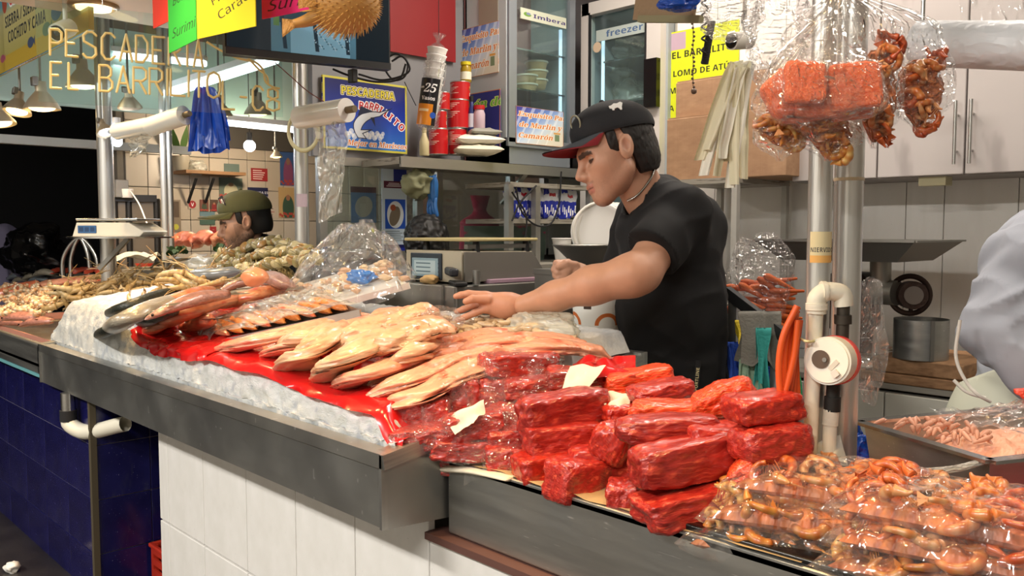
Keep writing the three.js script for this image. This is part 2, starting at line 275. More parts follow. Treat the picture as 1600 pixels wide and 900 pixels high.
// ---------- steel trays ----------
function wedge(x, z0, z1, y0, y1, yb0, yb1, t) { // an upright end panel with slanted top and bottom
  const s = new THREE.Shape([[-z0, yb0], [-z1, yb1], [-z1, y1], [-z0, y0]].map((p) => new THREE.Vector2(...p)));
  const g = new THREE.ExtrudeGeometry(s, { depth: t, bevelEnabled: false }); g.rotateY(Math.PI / 2); g.translate(x, 0, 0); return g;
}
{
  const x0 = -3.9, x1 = -1.464, L = x1 - x0, zb = -1.876, yb = trayY(zb), m = M.steel, t = thing('display_tray', 'long stainless steel display tray heaped with ice, fish and fillets', 'tray', V((x0 + x1) / 2, 0.72, (LIPZ + zb) / 2));
  const lipS = new THREE.Shape([[0, 0], [0, -0.03], [-0.008, -0.036], [-0.008, -0.16], [-0.016, -0.16], [-0.016, -0.012], [-0.045, -0.012], [-0.045, 0]].map((p) => new THREE.Vector2(...p)));
  const front = new THREE.ExtrudeGeometry(lipS, { depth: L, bevelEnabled: false }); front.rotateY(Math.PI / 2).translate(x0, LIPY, LIPZ);
  { const p = front.attributes.position, u = front.attributes.uv; for (let i = 0; i < p.count; i++) u.setXY(i, p.getX(i), p.getY(i) + p.getZ(i)); front.rotateY(0); }
  // the shape's x runs along -z after the turn, so mirror it about the lip
  { const p = front.attributes.position; for (let i = 0; i < p.count; i++) p.setZ(i, LIPZ - Math.abs(p.getZ(i) - LIPZ)); front.computeVertexNormals(); }
  partW(t, 'front_panel', front, m);
  for (const x of [x0, x1 - 0.008]) partW(t, 'end_panel', wedge(x, LIPZ, zb, LIPY - 0.002, yb, LIPY - 0.16, LIPY - 0.22, 0.008), m);
  partW(t, 'end_rim', beam(V(x1 - 0.02, LIPY - 0.004, LIPZ - 0.02), V(x1 - 0.02, yb - 0.004, zb), 0.046, 0.008), m);
  partW(t, 'end_rim', beam(V(x1 + 0.003, LIPY - 0.016, LIPZ - 0.002), V(x1 + 0.003, yb - 0.016, zb), 0.006, 0.032), m);
  partW(t, 'end_rim', beam(V(x0 + 0.02, LIPY - 0.004, LIPZ), V(x0 + 0.02, yb - 0.004, zb), 0.05, 0.008), m);
  partW(t, 'back_panel', box(L, 0.34, 0.03, (x0 + x1) / 2, yb - 0.165, zb - 0.015), m);
  partW(t, 'basin', beam(V((x0 + x1) / 2, LIPY - 0.045, LIPZ - 0.02), V((x0 + x1) / 2, yb - 0.045, zb), L - 0.02, 0.01), m);
}
{
  const x0 = -1.455, x1 = 0.35, z0 = -1.185, z1 = -1.86, t = thing('display_tray', 'steel counter top under the red tuna loins and bagged shrimp', 'tray', V((x0 + x1) / 2, 0.79, (z0 + z1) / 2));
  partW(t, 'front_panel', rbox(x1 - x0, 0.165, 0.02, 0.006, (x0 + x1) / 2, 0.815, z0 - 0.01), M.steel);
  partW(t, 'top', box(x1 - x0, 0.012, z0 - z1, (x0 + x1) / 2, 0.889, (z0 + z1) / 2), M.steel);
  partW(t, 'end_panel', box(0.012, 0.14, z0 - z1 - 0.02, x0 + 0.006, 0.815, (z0 + z1) / 2), M.steel);
  partW(t, 'back_panel', box(x1 - x0, 0.14, 0.012, (x0 + x1) / 2, 0.815, z1 + 0.006), M.steel);
}
{
  const x0 = -6.4, x1 = -3.93, z0 = -1.025, z1 = -1.95, t = thing('display_tray', 'worn steel tray of the next stall holding red fish', 'tray', V((x0 + x1) / 2, 0.78, (z0 + z1) / 2));
  partW(t, 'front_panel', rbox(x1 - x0, 0.13, 0.03, 0.01, (x0 + x1) / 2, 0.865, z0 - 0.015), M.steel);
  partW(t, 'bottom', box(x1 - x0, 0.012, z0 - z1, (x0 + x1) / 2, 0.84, (z0 + z1) / 2), M.steel);
  partW(t, 'end_panel', box(0.02, 0.12, z0 - z1, x1 - 0.01, 0.865, (z0 + z1) / 2), M.steel);
  partW(t, 'back_panel', box(x1 - x0, 0.16, 0.02, (x0 + x1) / 2, 0.88, z1), M.steel);
  partW(t, 'painted_strip', box(x1 - x0, 0.012, 0.02, (x0 + x1) / 2, 0.795, z0 - 0.01), mat(0x6aa7ad, 0.5), 'chipped turquoise strip');
}
{ // drain under the tray's overhang
  const a = onZ(106, 618, -1.02), b = onZ(106, 645, -1.02), c = onZ(108, 660, -1.02), d = onZ(196, 662, -1.14), t = thing('drain_pipe', 'white plastic drain elbow under the tray overhang', 'pipe', b.clone());
  partW(t, 'nipple', bar(V(a.x, 0.78, a.z), V(a.x, b.y, a.z), 0.027), M.chrome);
  partW(t, 'clamp', bar(V(a.x, b.y + 0.012, a.z), V(a.x, b.y - 0.03, a.z), 0.032), M.rubber);
  partW(t, 'elbow', tube([V(a.x, b.y - 0.01, a.z), V(a.x, c.y, a.z), V(a.x + 0.06, c.y - 0.03, a.z - 0.03), d], 0.029, 24, 14), M.pvc);
}
{ // red crate with a fish by the white panels
  const p = onX(222, 905, -2.96), c = thing('fish_crate', 'red plastic crate on the floor beside the white panels', 'crate', V(-3.235, 0, -1.36)), m = mat(0xb5301d, 0.45), h = 0.235; c.scale.setScalar(0.72);
  for (const s of [-1, 1]) { for (let k = 0; k < 4; k++) { part(c, 'slat', box(0.4, 0.035, 0.012, 0, 0.03 + k * 0.06, s * 0.14), m); part(c, 'slat', box(0.012, 0.035, 0.28, s * 0.2, 0.03 + k * 0.06, 0), m); } for (const r of [-1, 1]) part(c, 'corner_post', box(0.03, h, 0.03, s * 0.19, h / 2, r * 0.13), m); }
  part(c, 'rim', merge(rbox(0.43, 0.022, 0.025, 0.008, 0, h, 0.145), rbox(0.43, 0.022, 0.025, 0.008, 0, h, -0.145), rbox(0.025, 0.022, 0.3, 0.008, 0.205, h, 0), rbox(0.025, 0.022, 0.3, 0.008, -0.205, h, 0)), m);
  part(c, 'bottom', box(0.4, 0.01, 0.28, 0, 0.01, 0), m);
}
// ---------- ice, fish and fillets on the long tray ----------
const wet = { clearcoat: 0.55, clearcoatRoughness: 0.18 };
const iceTop = (x, z) => { // height of the ice above the tray's plane
  const blk = 1 - sstep(-3.12, -2.9, x + 0.25 * (z + 1.3)), s = -1.075 - z, e = sstep(-3.93, -3.8, x) * 0.6 + 0.4, xr = -1.5 - 0.14 * Math.exp(-(((s - 0.22) / 0.15) ** 2));
  const r = mixn(0.035, 0.06, blk), k = Math.sqrt(clamp(1 - (1 - Math.min(1, Math.max(0, s) / r)) ** 2)), lo = mixn(0.088, 0.056, sstep(-2.3, -1.6, x) * (1 - sstep(0.25, 0.5, s)));
  return (mixn(lo, 0.16, blk) * k * e * (1 - 0.25 * sstep(0.5, 0.8, s))) * (1 - sstep(xr - 0.03, xr + 0.025, x)) + 0.006 * fbm(x * 14, z * 14, 3) * k;
};
{
  const zz = (v) => -1.072 - 0.79 * v * v * (0.35 + 0.65 * v);
  const g = sheet(220, 70, (u, v) => { const x = -3.93 + 2.44 * u, z = zz(v); return V(x, trayY(z) - 0.03 + 0.03 * sstep(0, 0.02, v) + iceTop(x, z) + 0.004 * noise(x * 55, z * 55, 1), z + (v < 0.25 ? 0.006 * noise(x * 40, v * 30, 2) : 0)); }, 2.44, 0.9);
  one('crushed_ice', 'bank of crushed ice filling the long display tray', 'ice', g, mat(0xffffff, 0.42, { map: rep(T.iceC, 3), bumpMap: rep(T.ice, 5), bumpScale: 0.0035, transmission: 0.12, clearcoat: 0.4, clearcoatRoughness: 0.3 }), null, 'stuff');
}
const onIce = (px, py, h) => { let z = -1.3; let p; for (let i = 0; i < 6; i++) { p = onT(px, py, h + (i ? iceTop(p.x, p.z) : 0.09)); } return p; };
const redPl = mat(0xd31a1c, 0.22, { transmission: 0.18, bumpMap: T.crinkle, bumpScale: 0.004, clearcoat: 0.5 });
function redSheet(label, x0, x1, drop, back, s) {
  const g = sheet(70, 34, (u, v) => {
    const x = mixn(x0, x1, u), zf = -1.082, wv = drop * (0.75 + 0.5 * noise(u * 5, s) + 0.15 * noise(u * 14, s + 4)) * Math.sin(Math.PI * clamp(u * 0.94 + 0.03)) ** 0.4; let q = v * (back + wv + 0.02) - wv;
    if (q < 0) return V(x, trayY(zf) + iceTop(x, zf - 0.04) + q + 0.002, zf + 0.014 + 0.012 * noise(u * 16, q * 40, s));
    const z = zf - q; return V(x, trayY(z) + Math.max(iceTop(x, z), q < 0.045 ? iceTop(x, zf - 0.04) * 0.97 : 0) + 0.006 + 0.012 * Math.abs(noise(u * 9, v * 5, s)) * sstep(0, 0.05, q + 0.02), z + 0.012);
  }, x1 - x0, back);
  return one('plastic_sheet', label, 'plastic sheet', g, redPl, 'red sheets under the fish');
}
redSheet('red plastic sheet draped over the ice under the pinkish whole fish', -3.02, -2.42, 0.03, 0.4, 1);
redSheet('red plastic sheet draped over the ice under the pink fillets', -2.46, -1.475, 0.014, 0.5, 9);

const Mf = {
  pink: mat(0xf2e2dc, 0.38, { map: rep(T.flesh, 5), bumpMap: rep(T.lumps, 7), bumpScale: 0.004, ...wet }),
  cream: mat(0xe8ddd0, 0.42, { map: rep(T.cream, 5), bumpMap: rep(T.lumps, 7), bumpScale: 0.004, ...wet }),
  rose: mat(0xf2b8a2, 0.35, { map: rep(T.flesh, 6), ...wet }),
  gold: mat(0xe0a860, 0.45, { map: rep(T.cream, 6), bumpMap: rep(T.lumps, 9), bumpScale: 0.006, ...wet }),
  silver: mat(0xb3a894, 0.3, { bumpMap: rep(T.grain, 8), bumpScale: 0.0015, ...wet }),
  darkfish: mat(0x2b3028, 0.38, { bumpMap: rep(T.grain, 8), bumpScale: 0.002 }),
  orange: mat(0xf0c8a8, 0.33, { map: rep(T.flesh, 6), ...wet }), mauve: mat(0xb98575, 0.3, { bumpMap: rep(T.grain, 8), bumpScale: 0.0015, ...wet }),
  bluefish: mat(0x8a9299, 0.25, { ...wet }), roseDark: mat(0xe8a08c, 0.35, { ...wet }), fin: mat(0x6a6250, 0.4, { transmission: 0.25 }), eye: mat(0x0b0b0b, 0.1),
};
const ORD = ['first', 'second', 'third', 'fourth', 'fifth', 'sixth', 'seventh', 'eighth', 'ninth', 'tenth', 'eleventh', 'twelfth', 'thirteenth', 'fourteenth', 'fifteenth', 'sixteenth'];
const P3 = (a) => a.map(([x, y, h]) => onIce(x, y, h));
const ridge = (x, y, z) => 1 - Math.abs(noise(x, y, z)) * 2;
function fillet(pts, w, h, m, label, group, name = 'fish_fillet') {
  const s = rnd() * 50, small = name !== 'fish_fillet', g = loft(pts, (t) => { const a = 0.3 + 0.7 * sm(Math.min(1, t / 0.35)), b = 1 - 0.75 * sstep(0.82, 1, t); return [w * 1.12 * a * b * (1 + 0.2 * noise(t * 5, s)), h * (0.3 + 0.7 * sm(Math.min(1, t / 0.22))) * (1 - 0.85 * sstep(0.9, 1, t)) * (t === 0 ? 0.15 : 1)]; },
    { n: small ? 26 : 64, m: small ? 18 : 44, flat: 0.5, wob: (t, q) => { const a = q + 0.7 * noise(t * 2.5, s); return 1 + 0.16 * noise(t * 4, a * 1.3, s) + 0.1 * noise(t * 12, a * 2.5, s) - 0.26 * Math.max(0, ridge(a * 1.15, t * 1.4, s) - 0.55) / 0.45 * (q < 3.3 ? 1 : 0.2) - 0.13 * Math.max(0, ridge(a * 2.6 + 9, t * 3, s) - 0.6) / 0.4 + 0.04 * noise(t * 50, q * 9, s) + (t < 0.1 ? 0.4 * noise(q * 3, s) * (1 - t * 10) : 0); } });
  return one(name, label, 'fillet', g, m, group);
}
{ // pink fillets left of the pale ones
  const a = [
    [[[328, 558, 0.01], [400, 536, 0.045], [500, 512, 0.06], [600, 494, 0.05]], 0.03], [[[345, 580, 0.012], [420, 550, 0.05], [530, 518, 0.07], [640, 494, 0.06]], 0.034],
    [[[363, 593, 0.012], [392, 570, 0.03], [470, 540, 0.06], [580, 512, 0.07]], 0.034], [[[560, 505, 0.07], [630, 490, 0.075], [692, 496, 0.05]], 0.036]];
  a.forEach(([p, w], i) => fillet(P3(p), w, 0.024, Mf.pink, `${ORD[i]} long pink fillet counted from the film-covered tray, left of the pale fillets`, 'long pink fillets'));
  const c = [
    [[[416, 592, 0.02], [440, 556, 0.05], [480, 532, 0.075], [515, 522, 0.07]], 0.045], [[[460, 598, 0.02], [478, 556, 0.06], [510, 530, 0.085], [545, 515, 0.07]], 0.05],
    [[[510, 612, 0.015], [530, 572, 0.06], [565, 548, 0.09], [610, 528, 0.085]], 0.055], [[[520, 548, 0.06], [555, 525, 0.09], [590, 512, 0.1], [625, 502, 0.08]], 0.05],
    [[[575, 560, 0.07], [610, 540, 0.1], [650, 520, 0.11], [690, 516, 0.08]], 0.052], [[[590, 528, 0.08], [625, 508, 0.1], [655, 494, 0.11], [690, 503, 0.08]], 0.05],
    [[[600, 575, 0.05], [640, 556, 0.08], [670, 540, 0.1], [688, 528, 0.08]], 0.05], [[[640, 545, 0.09], [665, 525, 0.12], [690, 512, 0.1]], 0.04]];
  c.forEach(([p, w], i) => fillet(P3(p), w, 0.034, Mf.cream, `${ORD[i]} thick pale cream fillet in the middle of the tray, counted from the left`, 'thick pale fillets'));
  one('fillet_stub', 'small pale strip end sticking out right of the cream fillets', 'fillet', loft(P3([[655, 536, 0.1], [675, 532, 0.1], [690, 530, 0.09]]), (t) => [0.014, 0.01 * (t > 0.95 ? 0.5 : 1)], { n: 10, m: 10 }), Mf.cream);
  const r = [
    [[[516, 616, 0.015], [570, 588, 0.05], [650, 560, 0.07], [745, 545, 0.08]], 0.04], [[[530, 634, 0.015], [590, 606, 0.055], [690, 574, 0.085], [790, 548, 0.08]], 0.05],
    [[[590, 650, 0.02], [630, 628, 0.055], [690, 598, 0.075], [770, 564, 0.09]], 0.055], [[[640, 556, 0.08], [700, 540, 0.1], [770, 528, 0.1], [850, 536, 0.08]], 0.04],
    [[[700, 556, 0.09], [770, 538, 0.11], [850, 535, 0.1], [930, 552, 0.06]], 0.045], [[[760, 560, 0.08], [830, 548, 0.1], [900, 548, 0.08], [955, 560, 0.05]], 0.05],
    [[[556, 630, 0.05], [630, 600, 0.085], [720, 566, 0.1], [800, 552, 0.1]], 0.04]];
  r.forEach(([p, w], i) => fillet(P3(p), w, 0.026, Mf.pink, `${ORD[i]} rosy fillet between the pale fillets and the wrapped tuna, counted from the front`.replace('first', 'frontmost').replace('frontmost rosy fillet between the pale fillets and the wrapped tuna, counted from the front', 'rosy fillet lying right against the pale fillets'), 'rosy fillets'));
}
// whole fish: body, tail fin, pectoral fin, eye
function fish(label, pts, w, h, m, group, o = {}) {
  const t0 = thing('whole_fish', label, 'fish', pts[0].clone(), group), n = pts.length;
  const g = loft(pts, (t) => { const k = Math.pow(Math.sin(Math.PI * clamp(0.015 + t * 0.84)), 0.8); return [w * (0.1 + 0.9 * k) * (t > 0.94 ? 0.6 : 1) * (t === 0 ? 0.3 : t === 1 ? 0.05 : 1), h * (0.1 + 0.9 * k) * (t === 0 ? 0.3 : t === 1 ? 0.05 : 1)]; }, { n: 44, m: 22, flat: 0.7, wob: (t, q) => 1 + 0.06 * noise(t * 7, q * 2, w * 900) + 0.03 * noise(t * 22, q * 5, w * 900) - 0.16 * Math.exp(-(((t - 0.2 - 0.02 * Math.cos(q)) / 0.012) ** 2)) - 0.1 * Math.exp(-(((q - 1.2) / 0.1) ** 2)) * (t > 0.25 ? 1 : 0) });
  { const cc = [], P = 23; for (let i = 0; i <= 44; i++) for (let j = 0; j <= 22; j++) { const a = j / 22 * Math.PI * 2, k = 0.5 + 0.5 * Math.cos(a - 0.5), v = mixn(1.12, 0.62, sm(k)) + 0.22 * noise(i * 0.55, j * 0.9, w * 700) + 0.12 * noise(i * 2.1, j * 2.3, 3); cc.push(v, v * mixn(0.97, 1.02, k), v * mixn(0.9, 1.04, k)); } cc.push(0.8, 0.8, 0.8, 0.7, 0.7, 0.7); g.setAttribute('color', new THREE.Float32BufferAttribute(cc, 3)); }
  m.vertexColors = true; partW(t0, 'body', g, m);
  const cv = new THREE.CatmullRomCurve3(pts, false, 'centripetal'), e = cv.getPoint(1), T1 = cv.getTangent(1), S1 = T1.clone().cross(V(0, 1, 0)).normalize();
  partW(t0, 'tail_fin', sheet(6, 8, (u, v) => e.clone().addScaledVector(T1, -0.01 + u * 0.05 - Math.abs(v - 0.5) * -0.03 * u).addScaledVector(S1, (v - 0.5) * (0.02 + u * 0.08)).add(V(0, 0.002 + 0.004 * noise(u * 4, v * 5), 0))), Mf.fin);
  const s = cv.getPoint(0.24), Ts = cv.getTangent(0.24), Ss = Ts.clone().cross(V(0, 1, 0)).normalize(), near = Ss.dot(FW) < 0 ? 1 : -1;
  partW(t0, 'pectoral_fin', sheet(5, 5, (u, v) => s.clone().addScaledVector(Ss, near * w * (0.55 + 0.3 * u)).add(V(0, h * (0.8 - 0.5 * u) + 0.003, 0)).addScaledVector(Ts, u * 0.045 + (v - 0.5) * 0.02 * (0.4 + u))), Mf.fin);
  const q = cv.getPoint(0.085), k = Math.pow(Math.sin(Math.PI * 0.128), 0.75);
  partW(t0, 'eye', ball(Math.min(w, h) * 0.17, ...q.clone().addScaledVector(Ss, near * w * k * 0.72).add(V(0, h * k * 0.6, 0)).toArray(), 10), Mf.eye);
  return t0;
}
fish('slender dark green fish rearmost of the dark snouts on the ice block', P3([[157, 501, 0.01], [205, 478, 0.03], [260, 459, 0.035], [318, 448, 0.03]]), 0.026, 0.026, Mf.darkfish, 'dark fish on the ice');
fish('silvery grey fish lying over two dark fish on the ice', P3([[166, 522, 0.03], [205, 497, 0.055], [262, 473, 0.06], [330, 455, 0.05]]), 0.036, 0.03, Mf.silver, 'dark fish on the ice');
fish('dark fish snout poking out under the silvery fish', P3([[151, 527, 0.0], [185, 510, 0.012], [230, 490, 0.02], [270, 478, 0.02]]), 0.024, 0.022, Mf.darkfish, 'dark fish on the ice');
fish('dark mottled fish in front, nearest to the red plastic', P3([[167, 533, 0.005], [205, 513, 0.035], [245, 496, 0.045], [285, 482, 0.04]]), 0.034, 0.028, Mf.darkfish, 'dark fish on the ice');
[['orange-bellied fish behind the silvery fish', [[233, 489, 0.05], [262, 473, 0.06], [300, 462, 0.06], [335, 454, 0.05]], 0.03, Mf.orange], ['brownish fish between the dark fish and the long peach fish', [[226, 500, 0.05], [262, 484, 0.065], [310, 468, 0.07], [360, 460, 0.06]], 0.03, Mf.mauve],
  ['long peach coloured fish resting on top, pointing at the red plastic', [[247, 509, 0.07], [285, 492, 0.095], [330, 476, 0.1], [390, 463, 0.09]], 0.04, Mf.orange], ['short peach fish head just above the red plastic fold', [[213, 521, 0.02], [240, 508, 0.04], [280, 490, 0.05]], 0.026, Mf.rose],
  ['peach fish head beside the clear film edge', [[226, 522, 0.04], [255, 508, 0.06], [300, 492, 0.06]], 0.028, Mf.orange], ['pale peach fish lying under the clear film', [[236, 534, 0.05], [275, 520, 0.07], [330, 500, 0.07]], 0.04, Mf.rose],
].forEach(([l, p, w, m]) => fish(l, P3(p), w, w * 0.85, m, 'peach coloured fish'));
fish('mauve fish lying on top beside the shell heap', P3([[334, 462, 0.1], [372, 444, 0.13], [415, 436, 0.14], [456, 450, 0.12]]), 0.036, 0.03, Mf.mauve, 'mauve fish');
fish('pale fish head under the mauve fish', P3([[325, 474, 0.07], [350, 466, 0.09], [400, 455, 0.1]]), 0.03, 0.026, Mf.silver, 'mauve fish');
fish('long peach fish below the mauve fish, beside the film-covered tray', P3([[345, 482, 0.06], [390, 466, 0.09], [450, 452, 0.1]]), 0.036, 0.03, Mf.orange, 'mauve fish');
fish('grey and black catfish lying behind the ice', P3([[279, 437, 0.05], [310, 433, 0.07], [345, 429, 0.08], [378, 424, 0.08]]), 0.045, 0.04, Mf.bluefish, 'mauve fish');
[[398, 433, 'orange fish roe lobe beside the shell heap, left one'], [424, 437, 'orange fish roe lobe beside the shell heap, right one']].forEach(([x, y, l]) => { const p = onIce(x, y, 0.13); one('fish_roe', l, 'roe', put(bend(new THREE.SphereGeometry(0.045, 22, 16), (v) => v.multiplyScalar(1 + 0.16 * noise(v.x * 40, v.y * 40, v.z * 40 + x)).multiply(V(1.2, 0.7, 0.9))), p.x, p.y, p.z), mat(0xdf9268, 0.35, wet)); });

// ---------- shrimp, shells ----------
function arc(R, a0, a1, n, lift = 0) { const p = []; for (let i = 0; i <= n; i++) { const a = a0 + (a1 - a0) * i / n; p.push(V(Math.cos(a) * R, lift * Math.sin(i * 1.3), Math.sin(a) * R)); } return p; }
const shrimpCache = {};
function shrimpGeos(kind) {
  if (shrimpCache[kind]) return shrimpCache[kind];
  const raw = kind === 'raw', R = raw ? 0.045 : 0.0225, a1 = raw ? 1.9 : kind === 'peeled' ? 4.0 : 4.3, th = raw ? 0.0098 : kind === 'peeled' ? 0.0105 : 0.0088;
  const body = loft(arc(R, 0, a1, 8), (t) => [th * (raw ? 0.8 + 0.25 * Math.sin(t * 3) : 1) * (1 - 0.62 * t) * (t < 0.06 ? 0.5 : 1), th * (1 - 0.62 * t) * (t < 0.06 ? 0.5 : 1)], { n: 36, m: 10, wob: (t) => 1 + (kind === 'peeled' ? 0.06 : 0.2) * Math.abs(Math.sin(t * 19)) });
  if (!raw) { const cc = []; for (let i = 0; i <= 36; i++) for (let j = 0; j <= 10; j++) { const k = 0.5 + 0.5 * Math.cos(i / 36 * 38), w = 0.72 + 0.5 * k * (0.6 + 0.4 * Math.cos(j / 10 * 6.28)); cc.push(w, w * (0.8 + 0.5 * k), w * (0.6 + 1.0 * k)); } cc.push(0.8, 0.7, 0.6, 0.8, 0.7, 0.6); body.setAttribute('color', new THREE.Float32BufferAttribute(cc, 3)); }
  const e = V(Math.cos(a1) * R, 0, Math.sin(a1) * R), d = V(-Math.sin(a1), 0, Math.cos(a1)), s = V(0, 1, 0), tail = merge([-1, 0, 1].map((k) => sheet(2, 2, (u, v) => e.clone().addScaledVector(d, u * 0.013).addScaledVector(s, (v - 0.5) * 0.006 * (0.6 + u) + k * u * 0.006).addScaledVector(e.clone().normalize(), Math.abs(k) * 0.002))));
  const out = { body, tail_fan: tail };
  if (kind !== 'peeled') {
    out.head = loft([V(R, 0, 0.004), V(R, 0, -0.014), V(R + 0.004, 0.002, raw ? -0.032 : -0.022)], (t) => [th * (1.02 - 0.8 * t), th * (1.05 - 0.85 * t)], { n: 8, m: 8, wob: (t, q) => 1 + 0.2 * noise(t * 4, q) });
    out.feelers = merge((raw ? [-1, 1] : []).map((k) => tube([V(R + 0.004, 0.003, -0.03), V(R + 0.015, 0.012, -0.06 * (1 + 0.2 * k)), V(R + 0.035 + 0.015 * k, 0.008, -0.11)], 0.0011, 8, 4)), [0, 1, 2, 3].map((k) => bar(V(R - th * 0.5, -0.002, -0.004 - k * 0.005), V(R - th - 0.013, -0.006, -0.012 - k * 0.006), 0.0008, 4)));
  }
  return shrimpCache[kind] = out;
}
const Ms = {
  raw: [0xbfa06b, 0xb3925c, 0xcab07f].map((c) => mat(c, 0.32, { ...wet, transmission: 0.1 })), peeled: [0xe6c39a, 0xdcae86, 0xeccfaa].map((c) => mat(c, 0.34, wet)),
  cooked: [0xc9622c, 0xb8502a, 0xd07a40, 0xc98a58].map((c) => mat(c, 0.35, wet)), dried: [0xc47a30, 0xb56a28, 0xd0984f].map((c) => mat(c, 0.4, wet)),
};
const protos = {};
function shrimp(kind, mi, label, group) {
  const k = kind + mi + label; let o = protos[k]; const nm = kind === 'raw' ? 'raw_shrimp' : kind === 'peeled' ? 'peeled_shrimp' : 'cooked_shrimp';
  const G = shrimpGeos(kind === 'dried' ? 'cooked' : kind), m = Ms[kind][mi % Ms[kind].length];
  if (o) { o = o.clone(); o.name = numbered(nm); o.userData = { ...o.userData }; scene.add(o); return o; }
  o = thing(nm, label, 'shrimp', V(0, 0, 0), group); for (const n of Object.keys(G)) part(o, n, G[n], n === 'body' && kind !== 'raw' ? (m.banded ??= Object.assign(m.clone(), { vertexColors: true })) : m);
  return protos[k] = o;
}
{ // raw shrimp with heads heaped on the back of the ice block
  let k = 0;
  for (let i = 0; i < 95; i++) {
    const px = 92 + 235 * ((i * 0.618) % 1), t = (px - 92) / 235, ptop = mixn(452, 424, sstep(0, 0.55, t)) + 8 * sstep(0.8, 1, t), pbot = mixn(472, 452, t), f = ((i * 7) % 11) / 10, py = mixn(pbot, ptop, f);
    const p = onIce(px, py, 0.03 + 0.06 * f), o = shrimp('raw', k++, 'raw brown shrimp with head and feelers heaped on the ice block', 'raw shrimp heap');
    o.position.copy(p); o.rotation.set(rr(-0.7, 0.7), rr(-0.9, 0.9) + (rnd() < 0.3 ? 3 : 0.4), rr(-0.6, 0.6)); o.scale.setScalar(rr(1.15, 1.6));
  }
  for (let i = 0; i < 62; i++) { // peeled shrimp in the next tray
    const px = 2 + 80 * ((i * 0.618) % 1), f = ((i * 5) % 9) / 8, py = mixn(484, 446, f), p = onZ(px, py, mixn(-1.22, -1.62, f)), o = shrimp('peeled', i, 'peeled pale shrimp heaped in the pink plastic tub', 'peeled shrimp heap');
    o.position.copy(p); o.rotation.set(rr(-1, 1), rr(0, 6.3), rr(-1, 1)); o.scale.setScalar(rr(1.2, 1.7));
  }
}
{ // shell heap
  const half = (s) => bend(new THREE.SphereGeometry(0.021, 16, 8, 0, Math.PI * 2, 0, Math.PI / 2), (v) => { const a = Math.atan2(v.z, v.x), r = 1 + 0.2 * Math.cos(a) + 0.025 * Math.sin(a * 22); return V(v.x * r, s * (v.y * 0.62 * (1 + 0.03 * Math.sin(Math.hypot(v.x, v.z) * 900)) + 0.0008), v.z * r * 0.85); });
  const up = half(1), dn = half(-1), cols = [0xa89a68, 0x8f8250, 0xbcae82, 0xa0793f, 0x7e7148].map((c) => mat(c, 0.4, { bumpMap: T.grain, bumpScale: 0.001, ...wet })); const pr = cols.map(() => null);
  for (let i = 0; i < 150; i++) {
    const t = (i * 0.618) % 1, px = 335 + 165 * t, top = 369 + 36 * Math.abs((px - 415) / 80) ** 1.6 * (px < 415 ? 1 : 0.8), f = ((i * 7) % 13) / 12, py = mixn(Math.min(432, 428 - 0.12 * (px - 335)), top, f); if (py < top - 2) continue;
    const p = onZ(px, py, mixn(-1.66, -1.86, f)), c = i % 5;
    let o = pr[c]; if (!o) { o = pr[c] = thing('clam', 'closed tan clam in the big shell heap before the green cap', 'clam', p, 'clam heap'); part(o, 'upper_shell', up, cols[c]); part(o, 'lower_shell', dn, cols[c]); } else { o = o.clone(); o.name = numbered('clam'); o.userData = { ...o.userData }; scene.add(o); }
    o.position.copy(p); o.rotation.set(rr(-1, 1), rr(0, 6.3), rr(-1, 1)); o.scale.setScalar(rr(0.95, 1.5));
  }
  const b = onZ(410, 425, -1.76); one('clam_bed', 'mound of small clams filling the heap under the larger shells', 'clam', put(bend(new THREE.SphereGeometry(1, 40, 20), (v) => V(v.x * 0.33, v.y * 0.175 * (1 + 0.25 * noise(v.x * 22, v.z * 18, 2)), v.z * 0.12)), b.x, trayY(-1.76) + 0.05, b.z), mat(0x8c7f55, 0.45, { bumpMap: rep(T.lumps, 6), bumpScale: 0.02 }), null, 'stuff');
}
// ---------- squid, bags and the covered tray ----------
{
  const q = [mat(0xcdb692, 0.35, { ...wet }), mat(0xb9a283, 0.35, { ...wet })];
  for (let i = 0; i < 44; i++) {
    const px = 686 + 170 * ((i * 0.618) % 1), f = ((i * 5) % 7) / 6, py = mixn(526, 498, f) + 8 * sstep(760, 880, px), p = onIce(px, py, 0.1 + 0.02 * f), a = rr(0, 6.3), d = V(Math.cos(a), 0.15 * rr(-1, 1), Math.sin(a)), e = V(-d.z, 0.1, d.x);
    one('squid', 'small beige squid in the slippery heap by the reaching hand', 'squid', loft([p, p.clone().addScaledVector(d, 0.035).addScaledVector(e, 0.012), p.clone().addScaledVector(d, 0.06).addScaledVector(e, -0.01), p.clone().addScaledVector(d, 0.08)], (t) => [0.014 * (1 - 0.55 * t) * (t ? 1 : 0.3), 0.012 * (1 - 0.5 * t) * (t ? 1 : 0.3)], { n: 14, m: 9, wob: (t, s) => 1 + 0.2 * noise(t * 8, s * 2, i) }), q[i & 1], 'squid heap');
  }
}
function filmBlob(name, label, cat, c, rx, ry, rz, m, s, rot = 0, pinch = 0.25, group) { // crumpled closed bag
  const g = bend(new THREE.SphereGeometry(1, 64, 40), (v) => { const k = 1 + pinch * noise(v.x * 2.2 + s, v.y * 2.2, v.z * 2.2) + 0.09 * Math.abs(noise(v.x * 6, v.y * 6 + s, v.z * 6)); const x = Math.sign(v.x) * Math.abs(v.x) ** 0.75, z = Math.sign(v.z) * Math.abs(v.z) ** 0.75; return V(x * rx * k, v.y * ry * k, z * rz * k); });
  return one(name, label, cat, put(g, c.x, c.y, c.z, 0, rot, 0), m, group);
}
const filmGloss = mat(0xf2f1e8, 0.16, { transmission: 0.7, ior: 1.8, bumpMap: rep(T.crinkle, 1.6), bumpScale: 0.04 });
